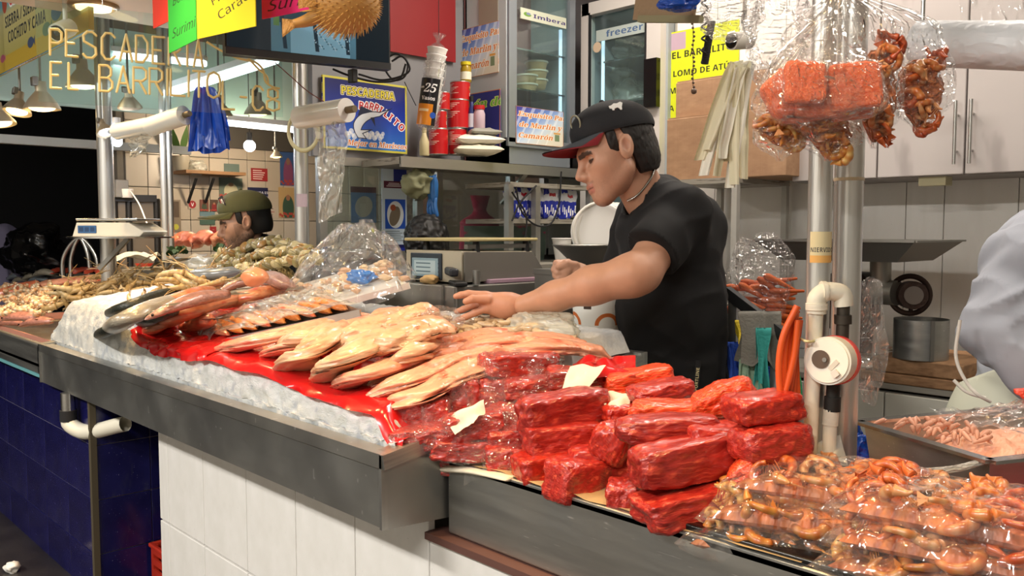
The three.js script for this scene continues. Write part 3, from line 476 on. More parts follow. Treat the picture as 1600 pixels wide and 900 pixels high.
const film2 = mat(0xffffff, 0.12, { transmission: 0.95, ior: 1.6, bumpMap: rep(T.crinkle, 2), bumpScale: 0.02 });
filmBlob('plastic_bag', 'milky plastic bag lying behind the rosy fillets near the bucket', 'bag', onIce(850, 515, 0.1), 0.1, 0.045, 0.05, M.filmMilky, 3, 0.2);
filmBlob('plastic_bag', 'clear plastic bag under the reaching fingers', 'bag', onIce(690, 498, 0.11), 0.05, 0.03, 0.04, film2, 8, 0.4);
filmBlob('plastic_bag', 'clear bag of shells lying beside the clam heap', 'bag', onZ(318, 418, -1.8), 0.1, 0.05, 0.05, M.filmMilky, 5, 0.2);
{ // covered tray
  const A = onIce(289, 508, 0.09), B = onIce(332, 536, 0.085), C = onIce(563, 486, 0.11), D = B.clone().multiplyScalar(-1).add(A).add(C).add(V(0, 0.0, 0));
  const P = (u, v, h = 0) => A.clone().multiplyScalar((1 - u) * (1 - v)).addScaledVector(B, (1 - u) * v).addScaledVector(C, u * v).addScaledVector(D, u * (1 - v)).add(V(0, h, 0));
  const al = mat(0xb9b7b2, 0.35, { metalness: 0.85 }), t = thing('covered_tray', 'flat aluminium tray of golden fillets covered with clear film', 'tray', P(0.5, 0.5, -0.02));
  partW(t, 'tray_bottom', sheet(10, 6, (u, v) => P(u, v, -0.016)), al);
  const c4 = [P(0, 0), P(0, 1), P(1, 1), P(1, 0)]; for (let i = 0; i < 4; i++) partW(t, 'tray_edge', beam(c4[i].clone().add(V(0, -0.006, 0)), c4[(i + 1) % 4].clone().add(V(0, -0.006, 0)), 0.005, 0.022), al);
  for (let i = 0; i < 9; i++) { const u = 0.1 + 0.1 * i, v0 = 0.12 + 0.06 * (i % 3); fillet([P(u, v0, 0.002), P(u + 0.02, 0.45, 0.008), P(u + 0.05, 0.9, 0.004)], 0.02, 0.015, i % 3 ? Mf.gold : Mf.pink, `${ORD[i]} golden fillet from the left under the film on the aluminium tray`, 'golden fillets under film', 'golden_fillet'); }
  one('film_cover', 'crinkled clear film stretched over the aluminium tray and hanging off its corner', 'plastic film', sheet(80, 50, (u, v) => { const q = P(clamp(u * 1.12 - 0.1), v * 1.03 - 0.01, 0.024 + 0.02 * fbm(u * 7, v * 5, 3)); if (u < 0.1) { const k = 1 - u / 0.1; q.y -= k * 0.07; q.addScaledVector(V(0.25, 0, 0.75), k * 0.055 * (0.3 + v)); } return q; }, 0.7, 0.3), filmGloss);
}
{ // open clear bag standing over a second tray by the scale
  const A = onT(455, 452, 0.16), B = onT(470, 492, 0.14), C = onT(640, 446, 0.2), P = (u, v) => A.clone().addScaledVector(B.clone().sub(A), v).addScaledVector(C.clone().sub(B), u);
  const t = thing('shellfish_tray', 'white tray of shellfish meat inside a big clear bag by the scale', 'tray', P(0.5, 0.5)); partW(t, 'tray_bottom', sheet(8, 5, (u, v) => P(u, v)), M.offwhite); partW(t, 'tray_edge', beam(P(0, 1), P(1, 1), 0.01, 0.02), M.offwhite); partW(t, 'tray_edge', beam(P(0, 0), P(1, 0), 0.01, 0.02), M.offwhite);
  const mm = [mat(0xd9a97f, 0.35, wet), mat(0xe8c79c, 0.35, wet)];
  for (let i = 0; i < 46; i++) { const p = P(rnd(), rnd() * 0.85).add(V(0, 0.008 + rnd() * 0.02, 0)); one('shellfish_meat', 'peach piece of shellfish meat inside the big clear bag', 'shellfish', put(bend(new THREE.SphereGeometry(0.016, 12, 8), (v) => v.multiplyScalar(1 + 0.35 * noise(v.x * 120, v.y * 120, v.z * 120 + i)).multiply(V(1.3, 0.6, 0.8))), p.x, p.y, p.z, 0, rr(0, 6), 0), mm[i & 1], 'shellfish meat in the bag'); }
  const c = P(0.45, 0.5), pk = atD(552, 353, 2.75);
  one('plastic_bag', 'big crumpled clear bag peaking in front of the tiled wall', 'bag', sheet(72, 40, (u, v) => { const a = u * Math.PI * 2, r = 1 - v, w = 1 + 0.22 * noise(Math.cos(a) * 3, Math.sin(a) * 3, v * 3), e = c.clone().addScaledVector(C.clone().sub(B), Math.cos(a) * 0.62 * w).addScaledVector(B.clone().sub(A), Math.sin(a) * 0.8 * w); const m = v < 0.97 ? v : 0.97; const q = e.lerp(pk.clone().add(V(0.03 * Math.cos(a), 0, 0.03 * Math.sin(a))), Math.pow(m, 0.85)); q.y += 0.05 * Math.sin(m * 3.1) + 0.02 * noise(Math.cos(a) * 5, v * 7, Math.sin(a) * 5); return q; }, 0.9, 0.4), film2);
  const s = onT(565, 432, 0.22); filmBlob('glove', 'bright blue rubber glove inside the big clear bag', 'glove', s, 0.05, 0.022, 0.025, mat(0x2a7fd0, 0.4), 12, 0.3, 0.4);
}
// ---------- tuna loins and wrapped blocks ----------
const tunaM = [mat(0xffffff, 0.36, { map: T.tuna, bumpMap: T.lumps, bumpScale: 0.003, ...wet }), mat(0xe6d8d4, 0.4, { map: rep(T.tuna, 0.7, 0.5), bumpMap: T.lumps, bumpScale: 0.003, ...wet }), mat(0xffffff, 0.36, { map: rep(T.salmon, 1), bumpMap: T.lumps, bumpScale: 0.004, ...wet }), mat(0xffe6c8, 0.36, { map: rep(T.tuna, 1.4, 0.8), ...wet })];
const wrapM = mat(0xffffff, 0.05, { transmission: 0.97, ior: 1.4, bumpMap: rep(T.crinkle, 0.6), bumpScale: 0.03 });
function blockGeo(L, H, D, s, k = 6, rough = 0.05, seg = [18, 10, 12]) {
  const g = new THREE.BoxGeometry(2, 2, 2, ...seg), tp = rr(-0.12, 0.16), sk = rr(-0.2, 0.2);
  return bend(g, (v) => { const q = 1 / Math.pow(Math.abs(v.x) ** k + Math.abs(v.y) ** k + Math.abs(v.z) ** k, 1 / k), n = 1 + rough * noise(v.x * 2 + s, v.y * 2, v.z * 2) + rough * 0.4 * noise(v.x * 7, v.y * 7 + s, v.z * 7), y = v.y * q * n * (1 + tp * v.x), z = v.z * q * n * (1 - tp * 0.6 * v.x); return V((v.x * q * n + sk * y * 0.25) * L / 2, (y + 0.05 * noise(v.x * 2.5, s) + 0.03 * noise(v.x * 9, v.z * 3, s) + 0.02 * noise(v.x * 24, v.z * 9, s)) * H / 2, z * D / 2 * (1 + 0.05 * ridge(v.x * 3, v.y * 2, s) + 0.02 * noise(v.x * 20, v.y * 12, s))); });
}
function loin(label, px, py, z, lp, hp, mi, { d = 0.08, yaw = 0.9, roll = 0, k = 8, group = 'bare tuna loins', name = 'tuna_loin' } = {}) {
  const c = onZ(px, py, z), m = -FW.dot(V(-c.x, 0, -c.z)) / FOC, L = lp * m, H = hp * m, t = thing(name, label, 'fish', c, group); t.rotation.set(0, yaw, roll);
  part(t, 'meat', blockGeo(L, H, d, rnd() * 60, k, 0.06, [30, 16, 18]), tunaM[mi]); return t;
}
[['large smooth red loin on top at the front of the stack', 1067, 718, -1.25, 166, 66, 1, { yaw: 1.08, roll: 0.13 }], ['dark red loin at the bottom front, beside the bagged shrimp', 1078, 786, -1.245, 176, 56, 0, { yaw: 1.12, roll: 0.1, d: 0.1 }],
  ['small stub of red loin at the counter edge under the large smooth loin', 975, 778, -1.235, 54, 54, 0, { yaw: 0.6 }], ['two-toned short loin at the counter edge with pale streaks', 902, 748, -1.235, 100, 66, 0, { yaw: 1.45, roll: -0.08 }],
  ['orange-veined loin at the counter edge left of the two-toned one', 858, 727, -1.26, 112, 46, 3, { yaw: 1.2, roll: 0.08 }], ['dark red loin in the second layer left of the curved piece', 880, 682, -1.3, 128, 46, 0, { yaw: 1.1, roll: 0.06 }],
  ['curved piece with orange grain standing between two loins', 957, 690, -1.3, 66, 62, 3, { yaw: 0.4, roll: -0.35, k: 3.4 }], ['flat tapering dusky red loin above the large smooth loin', 1045, 670, -1.29, 170, 44, 1, { yaw: 0.9, roll: 0.02, k: 4 }],
  ['angular maroon loin highest on the left of the bare stack', 880, 640, -1.32, 150, 56, 1, { yaw: 1.28, roll: 0.1 }], ['marbled loin at the right, under another one beside the pipes', 1205, 692, -1.33, 128, 64, 0, { yaw: 1.1, roll: -0.05, k: 4.5 }],
  ['marbled loin topmost at the right beside the pipes', 1193, 636, -1.34, 126, 48, 3, { yaw: 1.15, roll: 0.04, k: 4.5 }], ['ridged orange piece with a dark spot at the back', 1130, 622, -1.44, 100, 50, 2, { yaw: 0.7, roll: 0.3, k: 3.6 }],
  ['bright orange salmon-like slab at the back, touching the black shirt', 998, 596, -1.52, 106, 40, 2, { yaw: 0.85, roll: 0.14 }], ['red loin with a round cut face at the back of the stack', 1032, 611, -1.47, 106, 32, 0, { yaw: 1.2, roll: 0.05, k: 4 }],
  ['low orange crumbly piece in the middle of the stack', 1060, 642, -1.4, 150, 34, 2, { yaw: 0.85, k: 4 }], ['orange-striped piece half hidden behind the flat dusky loin', 985, 645, -1.42, 90, 34, 3, { yaw: 0.85, k: 4 }],
  ['dark loin deep in the stack behind the large smooth loin', 1120, 700, -1.34, 110, 80, 0, { d: 0.1 }], ['dark loin deep in the stack behind the two-toned one', 960, 735, -1.33, 150, 80, 0, { d: 0.1 }], ['orange flap between the smooth loin and the shrimp bags', 1165, 735, -1.29, 40, 50, 2, { yaw: 0.5, roll: -0.7, k: 4 }],
].forEach((a) => loin(...a));
function wrapped(label, px, py, z, lp, hp, mi, o = {}) {
  const t = loin(label, px, py, z, lp, hp, mi, { group: 'film-wrapped tuna blocks', name: 'wrapped_tuna', ...o }), c = t.position, m = -FW.dot(V(-c.x, 0, -c.z)) / FOC, L = lp * m, H = hp * m, s = rnd() * 40, D = o.d || 0.08;
  const shell = blockGeo(L * 1.08, H * 1.12, D * 1.08, s, 5, 0.1, [22, 14, 16]);
  const fin = (e) => sheet(10, 10, (u, v) => V(e * (L * 0.46 + u * 0.05), (v - 0.5) * H * (1 + 0.9 * u) + 0.008 * noise(u * 4, v * 6, s + e), 0.03 * noise(u * 2, v * 3, s + e * 5) + 0.012 * ridge(v * 3, u, s)), 0.05, 0.08);
  part(t, 'plastic_wrap', merge(shell, fin(1), fin(-1)), wrapM, 'clear crinkled film'); return t;
}
[['dark wine coloured wrapped block standing on end beside the rosy fillets', 706, 588, -1.33, 44, 50, 1, { yaw: 0.5, roll: 0.5 }], ['wrapped red block with an orange highlight next to the wine coloured one', 729, 618, -1.3, 54, 52, 0, { yaw: 0.7, roll: 0.25 }],
  ['wrapped wedge block lying on the red plastic at the tray corner', 668, 648, -1.2, 76, 44, 0, { yaw: 0.8, roll: 0.25 }], ['wrapped block at the very corner of the long tray', 648, 680, -1.13, 72, 26, 0, { yaw: 0.6, roll: 0.1 }],
  ['wrapped block with a white paper corner in the middle of the heap', 742, 664, -1.22, 96, 40, 0, { yaw: 0.8, roll: 0.12 }], ['wrapped block with film folds below the white paper corner', 725, 700, -1.2, 100, 34, 0, { yaw: 0.75 }],
  ['small wrapped red block left of the angular maroon loin', 790, 652, -1.3, 54, 40, 0, { yaw: 0.8 }], ['large wrapped loin on top with an orange cut face', 812, 570, -1.42, 126, 38, 3, { yaw: 1.3, roll: -0.08 }],
  ['wrapped dark block under the large wrapped loin', 778, 612, -1.36, 64, 48, 0, { yaw: 0.9 }], ['wrapped block behind the angular maroon loin', 826, 606, -1.38, 80, 34, 0, { yaw: 0.9 }],
  ['wrapped block lowest on the left at the edge of the second tray', 722, 722, -1.23, 92, 32, 0, { yaw: 0.7 }], ['wrapped block in the lowest layer next to the orange-veined loin', 800, 715, -1.25, 84, 42, 0, { yaw: 0.8 }],
  ['wrapped block in the second layer below the small red block', 800, 684, -1.27, 76, 36, 0, { yaw: 0.8 }], ['wrapped block at the back, half under pale paper', 900, 590, -1.46, 90, 32, 3, { yaw: 0.8 }], ['wrapped block filling the heap behind the paper corner', 760, 640, -1.34, 110, 70, 0, { d: 0.1 }], ['wrapped block low in the heap behind the film folds', 740, 690, -1.3, 120, 60, 0, { d: 0.1 }],
].forEach((a) => wrapped(...a));
const paperM = mat(0xe9dfc8, 0.7, { transmission: 0.12, bumpMap: T.crinkle, bumpScale: 0.004 });
function scrap(name, label, c, w, h, tiltX, yaw, m = paperM) { const s = rnd() * 30; return one(name, label, 'paper', put(sheet(14, 12, (u, v) => V((u - 0.5) * w * (1 - 0.5 * v), 0.014 * noise(u * 3, v * 3, s) + 0.01 * Math.sin(u * 3), (v - 0.5) * h), w, h), c.x, c.y, c.z, tiltX, yaw, 0), m); }
scrap('paper_scrap', 'cream paper corner sticking out among the wrapped tuna', onZ(728, 658, -1.18), 0.1, 0.06, 0.7, 0.7); scrap('paper_scrap', 'translucent paper lying over the back of the tuna heap', onZ(905, 600, -1.4), 0.09, 0.12, 0.4, 0.3);
scrap('paper_scrap', 'pale plastic corner behind the round-cut loin', onZ(965, 632, -1.4), 0.08, 0.06, 0.6, 0.6); scrap('paper_scrap', 'white crumpled paper beside the steel pipes', onZ(1240, 715, -1.42), 0.1, 0.07, 0.5, 0.8, M.filmMilky); scrap('paper_scrap', 'white plastic scrap behind the shrimp bags', onZ(1290, 722, -1.44), 0.1, 0.07, 0.6, 0.9, M.filmMilky);
one('paper_scrap', 'brownish butcher paper under the red loins along the counter edge', 'paper', sheet(60, 20, (u, v) => V(mixn(-1.44, -0.62, u), 0.8975 + 0.006 * Math.abs(noise(u * 14, v * 4)), -1.19 - 0.4 * v + 0.008 * noise(u * 16, 3)), 0.8, 0.4), mat(0xb89f74, 0.5, { bumpMap: T.crinkle, bumpScale: 0.003 }));
one('paper_scrap', 'rolled cream paper edge where the two trays meet', 'paper', loft([onZ(694, 731, -1.19), onZ(740, 735, -1.19), onZ(800, 748, -1.19)], (t) => [0.02, 0.009 * (1 - 0.5 * t)], { n: 16, m: 10 }), paperM);
one('plastic_tray', 'thin black plastic tray under the front shrimp bags', 'tray', rbox(0.62, 0.012, 0.3, 0.004, -0.6, 0.903, -1.34), M.blackGloss);
one('red_cloth', 'crumpled red plastic at the back right corner of the long tray', 'plastic sheet', sheet(30, 16, (u, v) => { const p = onT(895 + 98 * u, 592 - 30 * v - 6 * Math.sin(u * 3), 0.08); p.y += 0.012 * noise(u * 4, v * 4, 5); return p; }, 0.3, 0.1), redPl);
// ---------- bagged shrimp on the counter ----------
const bagFilm = mat(0xffffff, 0.08, { transmission: 0.96, ior: 1.6, bumpMap: rep(T.crinkle, 3), bumpScale: 0.016 });
const coreM = mat(0xffffff, 0.45, { map: dataTex(256, (u, v) => { const a = wrapN(u, v, 9, 301, 3), r = Math.abs(Math.sin((wrapN(u, v, 5, 305, 2) * 9 + u * 6) * 3)), q = sstep(0.15, 0.5, wrapN(u, v, 12, 307, 3)); return [0.6 + 0.25 * a + 0.16 * r - 0.4 * q, 0.28 + 0.15 * a + 0.16 * r - 0.2 * q, 0.12 + 0.08 * a + 0.1 * r - 0.08 * q]; }), bumpMap: rep(T.lumps, 5), bumpScale: 0.02 });
function pillow(a, b, c, s) {
  const f = (sg) => sheet(44, 34, (u, v) => { const x = u * 2 - 1, z = v * 2 - 1, e = Math.sqrt(Math.max(0, (1 - x ** 4) * (1 - z ** 4))), n = 0.13 * noise(x * 3 + s, z * 3, sg) + 0.07 * Math.abs(noise(x * 8, z * 8 + s, sg)); return V(x * a * (1 + 0.1 * z * z), sg * b * e * (1 + n * 2), z * c * (1 + 0.12 * x * x)); }, a * 2, c * 2);
  return merge(f(1), f(-0.8));
}
function shrimpBag(label, content, group, px, py, z, a, b, c, yaw, kind, n, tail) {
  const p = onZ(px, py, z), s = rnd() * 50, t = thing('shrimp_bag', label, 'bag', p, group); t.rotation.y = yaw;
  part(t, 'film', pillow(a, b, c, s), bagFilm); part(t, 'seal', rbox(0.006, 0.003, c * 1.9, 0.001, -a, 0, 0), bagFilm);
  if (tail) part(t, 'twisted_end', tube([V(a * 0.55, b * 0.5, -c * 0.9), V(a * 0.95, b * 0.8, -c * 1.15), V(a * 1.2, b * 1.3, -c * 1.2)], 0.006, 12, 8), M.filmMilky);
  one('shrimp_mass', content + ', packed tight in its core', 'shrimp', put(pillow(a * 0.86, b * 0.56, c * 0.84, s + 3), p.x, p.y, p.z, 0, yaw, 0), coreM, null, 'stuff');
  const cs = Math.cos(yaw), sn = Math.sin(yaw);
  for (let i = 0; i < n; i++) {
    const x = (((i * 0.7549) % 1) * 2 - 1) * 0.86, zz = (((i * 0.5698 + 0.2) % 1) * 2 - 1) * 0.84, e = Math.sqrt(Math.max(0, (1 - x ** 4) * (1 - zz ** 4))), y = b * e * (i % 5 ? 0.66 : 0.2), o = shrimp(kind, i, content, group + ' contents');
    o.position.set(p.x + x * a * cs + zz * c * sn, p.y + y, p.z - x * a * sn + zz * c * cs); o.rotation.set(rr(-0.5, 0.5) + (i % 4 ? 0 : 1.2), rr(0, 6.3), rr(-0.5, 0.5)); o.scale.setScalar(rr(0.9, 1.2));
  }
}
shrimpBag('clear bag of orange shrimp lowest in the left stack at the counter edge', 'golden cooked shrimp in the lowest bag of the left stack', 'left stack of bags', 1232, 852, -1.285, 0.15, 0.042, 0.085, 0.25, 'dried', 38);
shrimpBag('clear bag of curled shrimp in the middle of the left stack', 'golden cooked shrimp in the middle bag of the left stack', 'left stack of bags', 1262, 805, -1.31, 0.15, 0.04, 0.09, 0.35, 'dried', 36);
shrimpBag('clear bag topmost in the left stack with a twisted end', 'orange cooked shrimp in the topmost bag with the twisted end', 'left stack of bags', 1316, 762, -1.35, 0.17, 0.036, 0.09, 0.3, 'cooked', 40, true);
shrimpBag('clear bag topmost in the right stack, glossy over red shrimp', 'red cooked shrimp in the glossy topmost bag of the right stack', 'right stack of bags', 1500, 803, -1.3, 0.15, 0.038, 0.1, 0.1, 'cooked', 40);
shrimpBag('clear bag in the middle of the right stack', 'red cooked shrimp in the middle bag of the right stack', 'right stack of bags', 1498, 850, -1.285, 0.15, 0.034, 0.1, 0.15, 'cooked', 38);
shrimpBag('clear bag lowest in the right stack, cut by the lower frame edge', 'orange cooked shrimp in the lowest bag of the right stack', 'right stack of bags', 1478, 893, -1.27, 0.15, 0.03, 0.09, 0.15, 'dried', 34);
// ---------- bags hanging on the steel posts ----------
function hangBag(label, px, py, d, rw, pyTop, pyBot, m, s, point = 0.5) {
  const c = atD(px, (pyTop + pyBot) / 2, d), top = atD(1312, -34, d + 0.02), k = d / FOC, R0 = rw * k, y0 = atD(px, pyTop, d).y, y1 = atD(px, pyBot, d).y;
  const g = sheet(64, 44, (u, v) => { const a = u * Math.PI * 2, w = v < 0.3 ? 0.08 + 0.5 * sm(v / 0.3) : v < 0.75 ? 0.58 + 0.42 * sm((v - 0.3) / 0.4) : 1 - (1 - 0.12) * sm((v - 0.75) / 0.25) ** (1 + point); const y = v < 0.3 ? mixn(top.y, y0, v / 0.3) : mixn(y0, y1, (v - 0.3) / 0.7), ax = v < 0.3 ? sm(v / 0.3) : 1, n = 1 + 0.14 * noise(Math.cos(a) * 2 + s, Math.sin(a) * 2, v * 4) + 0.12 * ridge(a * 2.2, v * 0.8, s) * (v < 0.55 ? 1 : 0.4);
    return V(mixn(top.x, c.x, ax), y, mixn(top.z, c.z, ax)).addScaledVector(RT, Math.cos(a) * R0 * w * n).addScaledVector(FW, Math.sin(a) * R0 * 0.55 * w * n); }, 0.5, 0.5);
  one('hanging_bag', label, 'bag', g, m, 'bags hanging at the posts'); return { c, R0, y0, y1 };
}
function fillBag(b, kind, n, label, group, f0 = 0, f1 = 0.9) { one('shrimp_mass', label + ', packed tight in its core', 'shrimp', sheet(40, 26, (u, v) => { const a = u * Math.PI * 2, t = mixn(f0 + 0.05, f1, v), w = (t < 0.6 ? 0.6 + 0.4 * t / 0.6 : 1 - 0.75 * (t - 0.6) / 0.4) * 0.74 * Math.sin(Math.PI * clamp(v * 0.96 + 0.02)) ** 0.45 * (1 + 0.2 * noise(Math.cos(a) * 3, Math.sin(a) * 3, v * 6)); return V(b.c.x, mixn(b.y0, b.y1, t), b.c.z).addScaledVector(RT, Math.cos(a) * b.R0 * w).addScaledVector(FW, Math.sin(a) * b.R0 * 0.5 * w); }, 0.5, 0.25), coreM, null, 'stuff'); for (let i = 0; i < n; i++) { const t = mixn(f0, f1, ((i * 0.618) % 1)), w = (t < 0.6 ? 0.6 + 0.4 * t / 0.6 : 1 - 0.75 * (t - 0.6) / 0.4) * 0.82, a = i * 2.4, o = shrimp(kind, i, label, group); o.position.copy(V(b.c.x, mixn(b.y0, b.y1, t), b.c.z).addScaledVector(RT, Math.cos(a) * b.R0 * w * (i % 3 ? 0.85 : 0.4)).addScaledVector(FW, -Math.abs(Math.sin(a)) * b.R0 * 0.5 * w)); o.rotation.set(rr(0, 6), rr(0, 6), rr(0, 6)); o.scale.setScalar(rr(0.6, 0.85)); } }
let hb = hangBag('hanging clear bag of packed red shrimp, farthest right', 1436, 150, 1.52, 54, 45, 206, bagFilm, 4); fillBag(hb, 'cooked', 22, 'red shrimp packed in the rightmost hanging bag', 'shrimp in the rightmost hanging bag', 0.25, 0.95);
hb = hangBag('hanging clear bag of red shrimp second from the right', 1368, 140, 1.46, 46, 40, 232, bagFilm, 14); fillBag(hb, 'cooked', 20, 'red shrimp packed in the second hanging bag from the right', 'shrimp in the second hanging bag', 0.15, 0.95);
hb = hangBag('hanging bag of golden shrimp at the lower left with a pointed corner', 1220, 205, 1.44, 42, 130, 252, bagFilm, 24, 1.2); fillBag(hb, 'dried', 14, 'golden shrimp packed in the lower left hanging bag', 'shrimp in the lower left hanging bag', 0.2, 0.8);
hb = hangBag('hanging bag of golden shrimp lowest in the middle', 1294, 210, 1.43, 48, 150, 252, bagFilm, 34); fillBag(hb, 'dried', 14, 'golden shrimp packed in the lowest middle hanging bag', 'shrimp in the lowest middle hanging bag', 0.1, 0.9);
hangBag('large hanging clear bag holding pink packets of ground shrimp', 1278, 130, 1.4, 96, 62, 222, bagFilm, 44, 0.2);
{
  const pm = mat(0xe8946a, 0.75, { map: dataTex(128, (u, v) => { const t = wrapN(u, v, 40, 77, 2); return [0.95 + 0.1 * t, 0.72 + 0.3 * t, 0.62 + 0.3 * t]; }) }), fl = mat(0xffffff, 0.1, { transmission: 0.95, ior: 1.55, bumpMap: T.crinkle, bumpScale: 0.008 });
  [[1258, 128, 0.0, 62, 62, 'upper left pink packet in the large hanging bag'], [1335, 135, 0.1, 80, 70, 'upper right pink packet in the large hanging bag'], [1218, 150, 0.5, 46, 64, 'leftmost tilted orange packet in the large hanging bag'], [1283, 160, 0.05, 80, 44, 'middle pink packet lying across the large hanging bag'], [1290, 176, 0.12, 130, 20, 'lowest flat pink packet in the large hanging bag'], [1330, 176, 0.15, 60, 22, 'small pink packet at the lower right of the large hanging bag']].forEach(([x, y, r, w, h, l], i) => {
    const d = [1.355, 1.362, 1.385, 1.375, 1.395, 1.385][i], p = atD(x, y, d), k = d / FOC, t = thing('shrimp_packet', l, 'packet', p, 'pink packets'); t.rotation.set(0, Math.PI / 2 - YAW, r); part(t, 'filling', blockGeo(w * k, h * k, 0.022, i * 7, 7, 0.04), pm); part(t, 'film', blockGeo(w * k * 1.08, h * k * 1.1, 0.026, i * 7, 6, 0.06), fl);
  });
}
// ---------- posts and pipes ----------
const postA = atD(1277, 500, 1.56), postB = atD(1321, 500, 1.6);
for (const [p, r, l] of [[postA, 0.021, 'thinner steel post with a faded paper sticker'], [postB, 0.026, 'thicker steel post right of the stickered one']]) { const t = thing('steel_post', l, 'post', V(p.x, 0.896, p.z)); part(t, 'pipe', cyl(r, r, 2.15, 0, 1.077, 0), M.pole); part(t, 'base_flange', cyl(r * 2, r * 2, 0.012, 0, 0.006, 0), M.pole); if (r > 0.025) part(t, 'tape_ring', cyl(r + 0.001, r + 0.001, 0.006, 0, 1.4 + (360 - 281) / FOC * 1.6 - 0.896, 0), mat(0xb7ae98, 0.7)); else { const a = atD(1277, 362, 1.56).y - 0.896, b = atD(1277, 410, 1.56).y - 0.896, g = new THREE.CylinderGeometry(r + 0.0008, r + 0.0008, a - b, 16, 1, true, -0.3, 2.2); part(t, 'sticker', put(g, 0, (a + b) / 2, 0), mat(0xffffff, 0.7, { map: canvasTex(128, 128, (c) => { c.fillStyle = '#d3c69c'; c.fillRect(0, 0, 128, 128); c.fillStyle = '#dca85e'; c.fillRect(0, 98, 128, 30); c.fillStyle = '#444'; c.font = 'bold 26px sans-serif'; c.fillText('NIERVIDO', 2, 84); }) })); } }
{
  const d = 1.52, P = (x, y, dd = d) => atD(x, y, dd), t = thing('water_meter', 'white plastic water pipe with elbow, brass fittings and a round white water meter', 'water meter', V(P(1268, 600).x, 0.897, P(1268, 600).z)), w = M.pvc;
  partW(t, 'riser_pipe', bar(V(P(1263, 700).x, 0.897, P(1263, 700).z), P(1276, 470), 0.0125, 16), w);
  partW(t, 'elbow', tube([P(1276, 490), P(1277, 466), P(1290, 456), P(1305, 456), P(1316, 460), P(1318, 478)], 0.0165, 24, 14), w);
  partW(t, 'collar', merge(bar(P(1276, 484), P(1276, 474), 0.019, 16), bar(P(1283, 456), P(1290, 456), 0.019, 16)), w);
  partW(t, 'iron_nipple', merge(bar(P(1318, 476), P(1316, 530), 0.011, 14), bar(P(1317, 492), P(1317, 506), 0.016, 6)), mat(0x4a443d, 0.6, { metalness: 0.7 }));
  partW(t, 'lower_nipple', merge(bar(P(1303, 594), P(1301, 622), 0.012, 12), bar(P(1301, 620), P(1300, 642), 0.0145, 12)), mat(0x2b2a28, 0.6, { metalness: 0.5 }));
  partW(t, 'lower_pipe', merge(bar(P(1299, 640), P(1297, 664), 0.0135, 14), bar(P(1297, 662), V(P(1294, 720).x, 0.897, P(1294, 720).z), 0.012, 14)), w);
  const c = P(1300, 563, 1.5), n = P(1280, 563, 1.45).sub(P(1306, 560, 1.5)).normalize(), b = c.clone().addScaledVector(n, -0.02), f = c.clone().addScaledVector(n, 0.02), o = f.clone().addScaledVector(n, 0.003);
  partW(t, 'meter_body', bar(b.clone().addScaledVector(n, 0.012), f, 0.042, 32), mat(0xd7d6cb, 0.45)); partW(t, 'red_ring', bar(b, b.clone().addScaledVector(n, 0.013), 0.0435, 32), mat(0xc93a30, 0.45), 'red rear ring');
  const face = bar(f, o, 0.038, 32); partW(t, 'dial', face, mat(0xe9e6da, 0.4)); const up = V(0, 1, 0), rt = n.clone().cross(up).multiplyScalar(-1);
  const q = (a, e) => o.clone().addScaledVector(n, 0.001).addScaledVector(rt, a).addScaledVector(up, e); partW(t, 'dial_window', bar(q(-0.01, 0.002), q(-0.01, 0.002).addScaledVector(n, 0.001), 0.016, 20), mat(0x5b4a3d, 0.15)); partW(t, 'needle_hub', bar(q(-0.002, 0.002), q(-0.002, 0.002).addScaledVector(n, 0.004), 0.004, 10), M.steelDark); partW(t, 'latch', bar(q(0.018, -0.02), q(0.018, -0.02).addScaledVector(n, 0.006), 0.008, 4), M.offwhite); partW(t, 'counter_plate', beam(q(0.006, -0.014), q(0.02, 0.002), 0.008, 0.002, n), mat(0xcfcabd, 0.4));
  partW(t, 'tie', tube([P(1248, 528), P(1262, 534, 1.49), P(1278, 531)], 0.0025, 8, 6), mat(0xd6cf9c, 0.5));
}
wrapped('wrapped cut piece at the front end of the rosy fillets', 640, 640, -1.17, 50, 30, 0, { yaw: 0.8, roll: 0.3 }); wrapped('wrapped flat piece leaning on the tray end rim', 690, 680, -1.17, 70, 36, 0, { yaw: 0.7, roll: 0.1 });
filmBlob('plastic_bag', 'empty clear bag hanging at the right of the water meter', 'bag', atD(1352, 545, 1.62), 0.03, 0.1, 0.02, film2, 31, 0.6, 0.5);
filmBlob('plastic_bag', 'deep blue plastic bag hanging low behind the posts', 'bag', atD(1336, 705, 1.72), 0.025, 0.05, 0.02, M.bag, 33, 0.4, 0.3);
one('hose', 'coiled bright orange cable hanging beside the white pipe', 'cable', merge([0, 1, 2, 3].map((k) => { const P = (x, y) => atD(x, y, 1.5 + 0.012 * k); return tube([P(1246 - k, 478 + 6 * k), P(1224 + 6 * k, 525), P(1217 + 9 * k, 575), P(1222 + 8 * k, 620), P(1240 + k, 560), P(1247 + k, 500)], 0.006, 40, 8); })), mat(0xd9571c, 0.45));
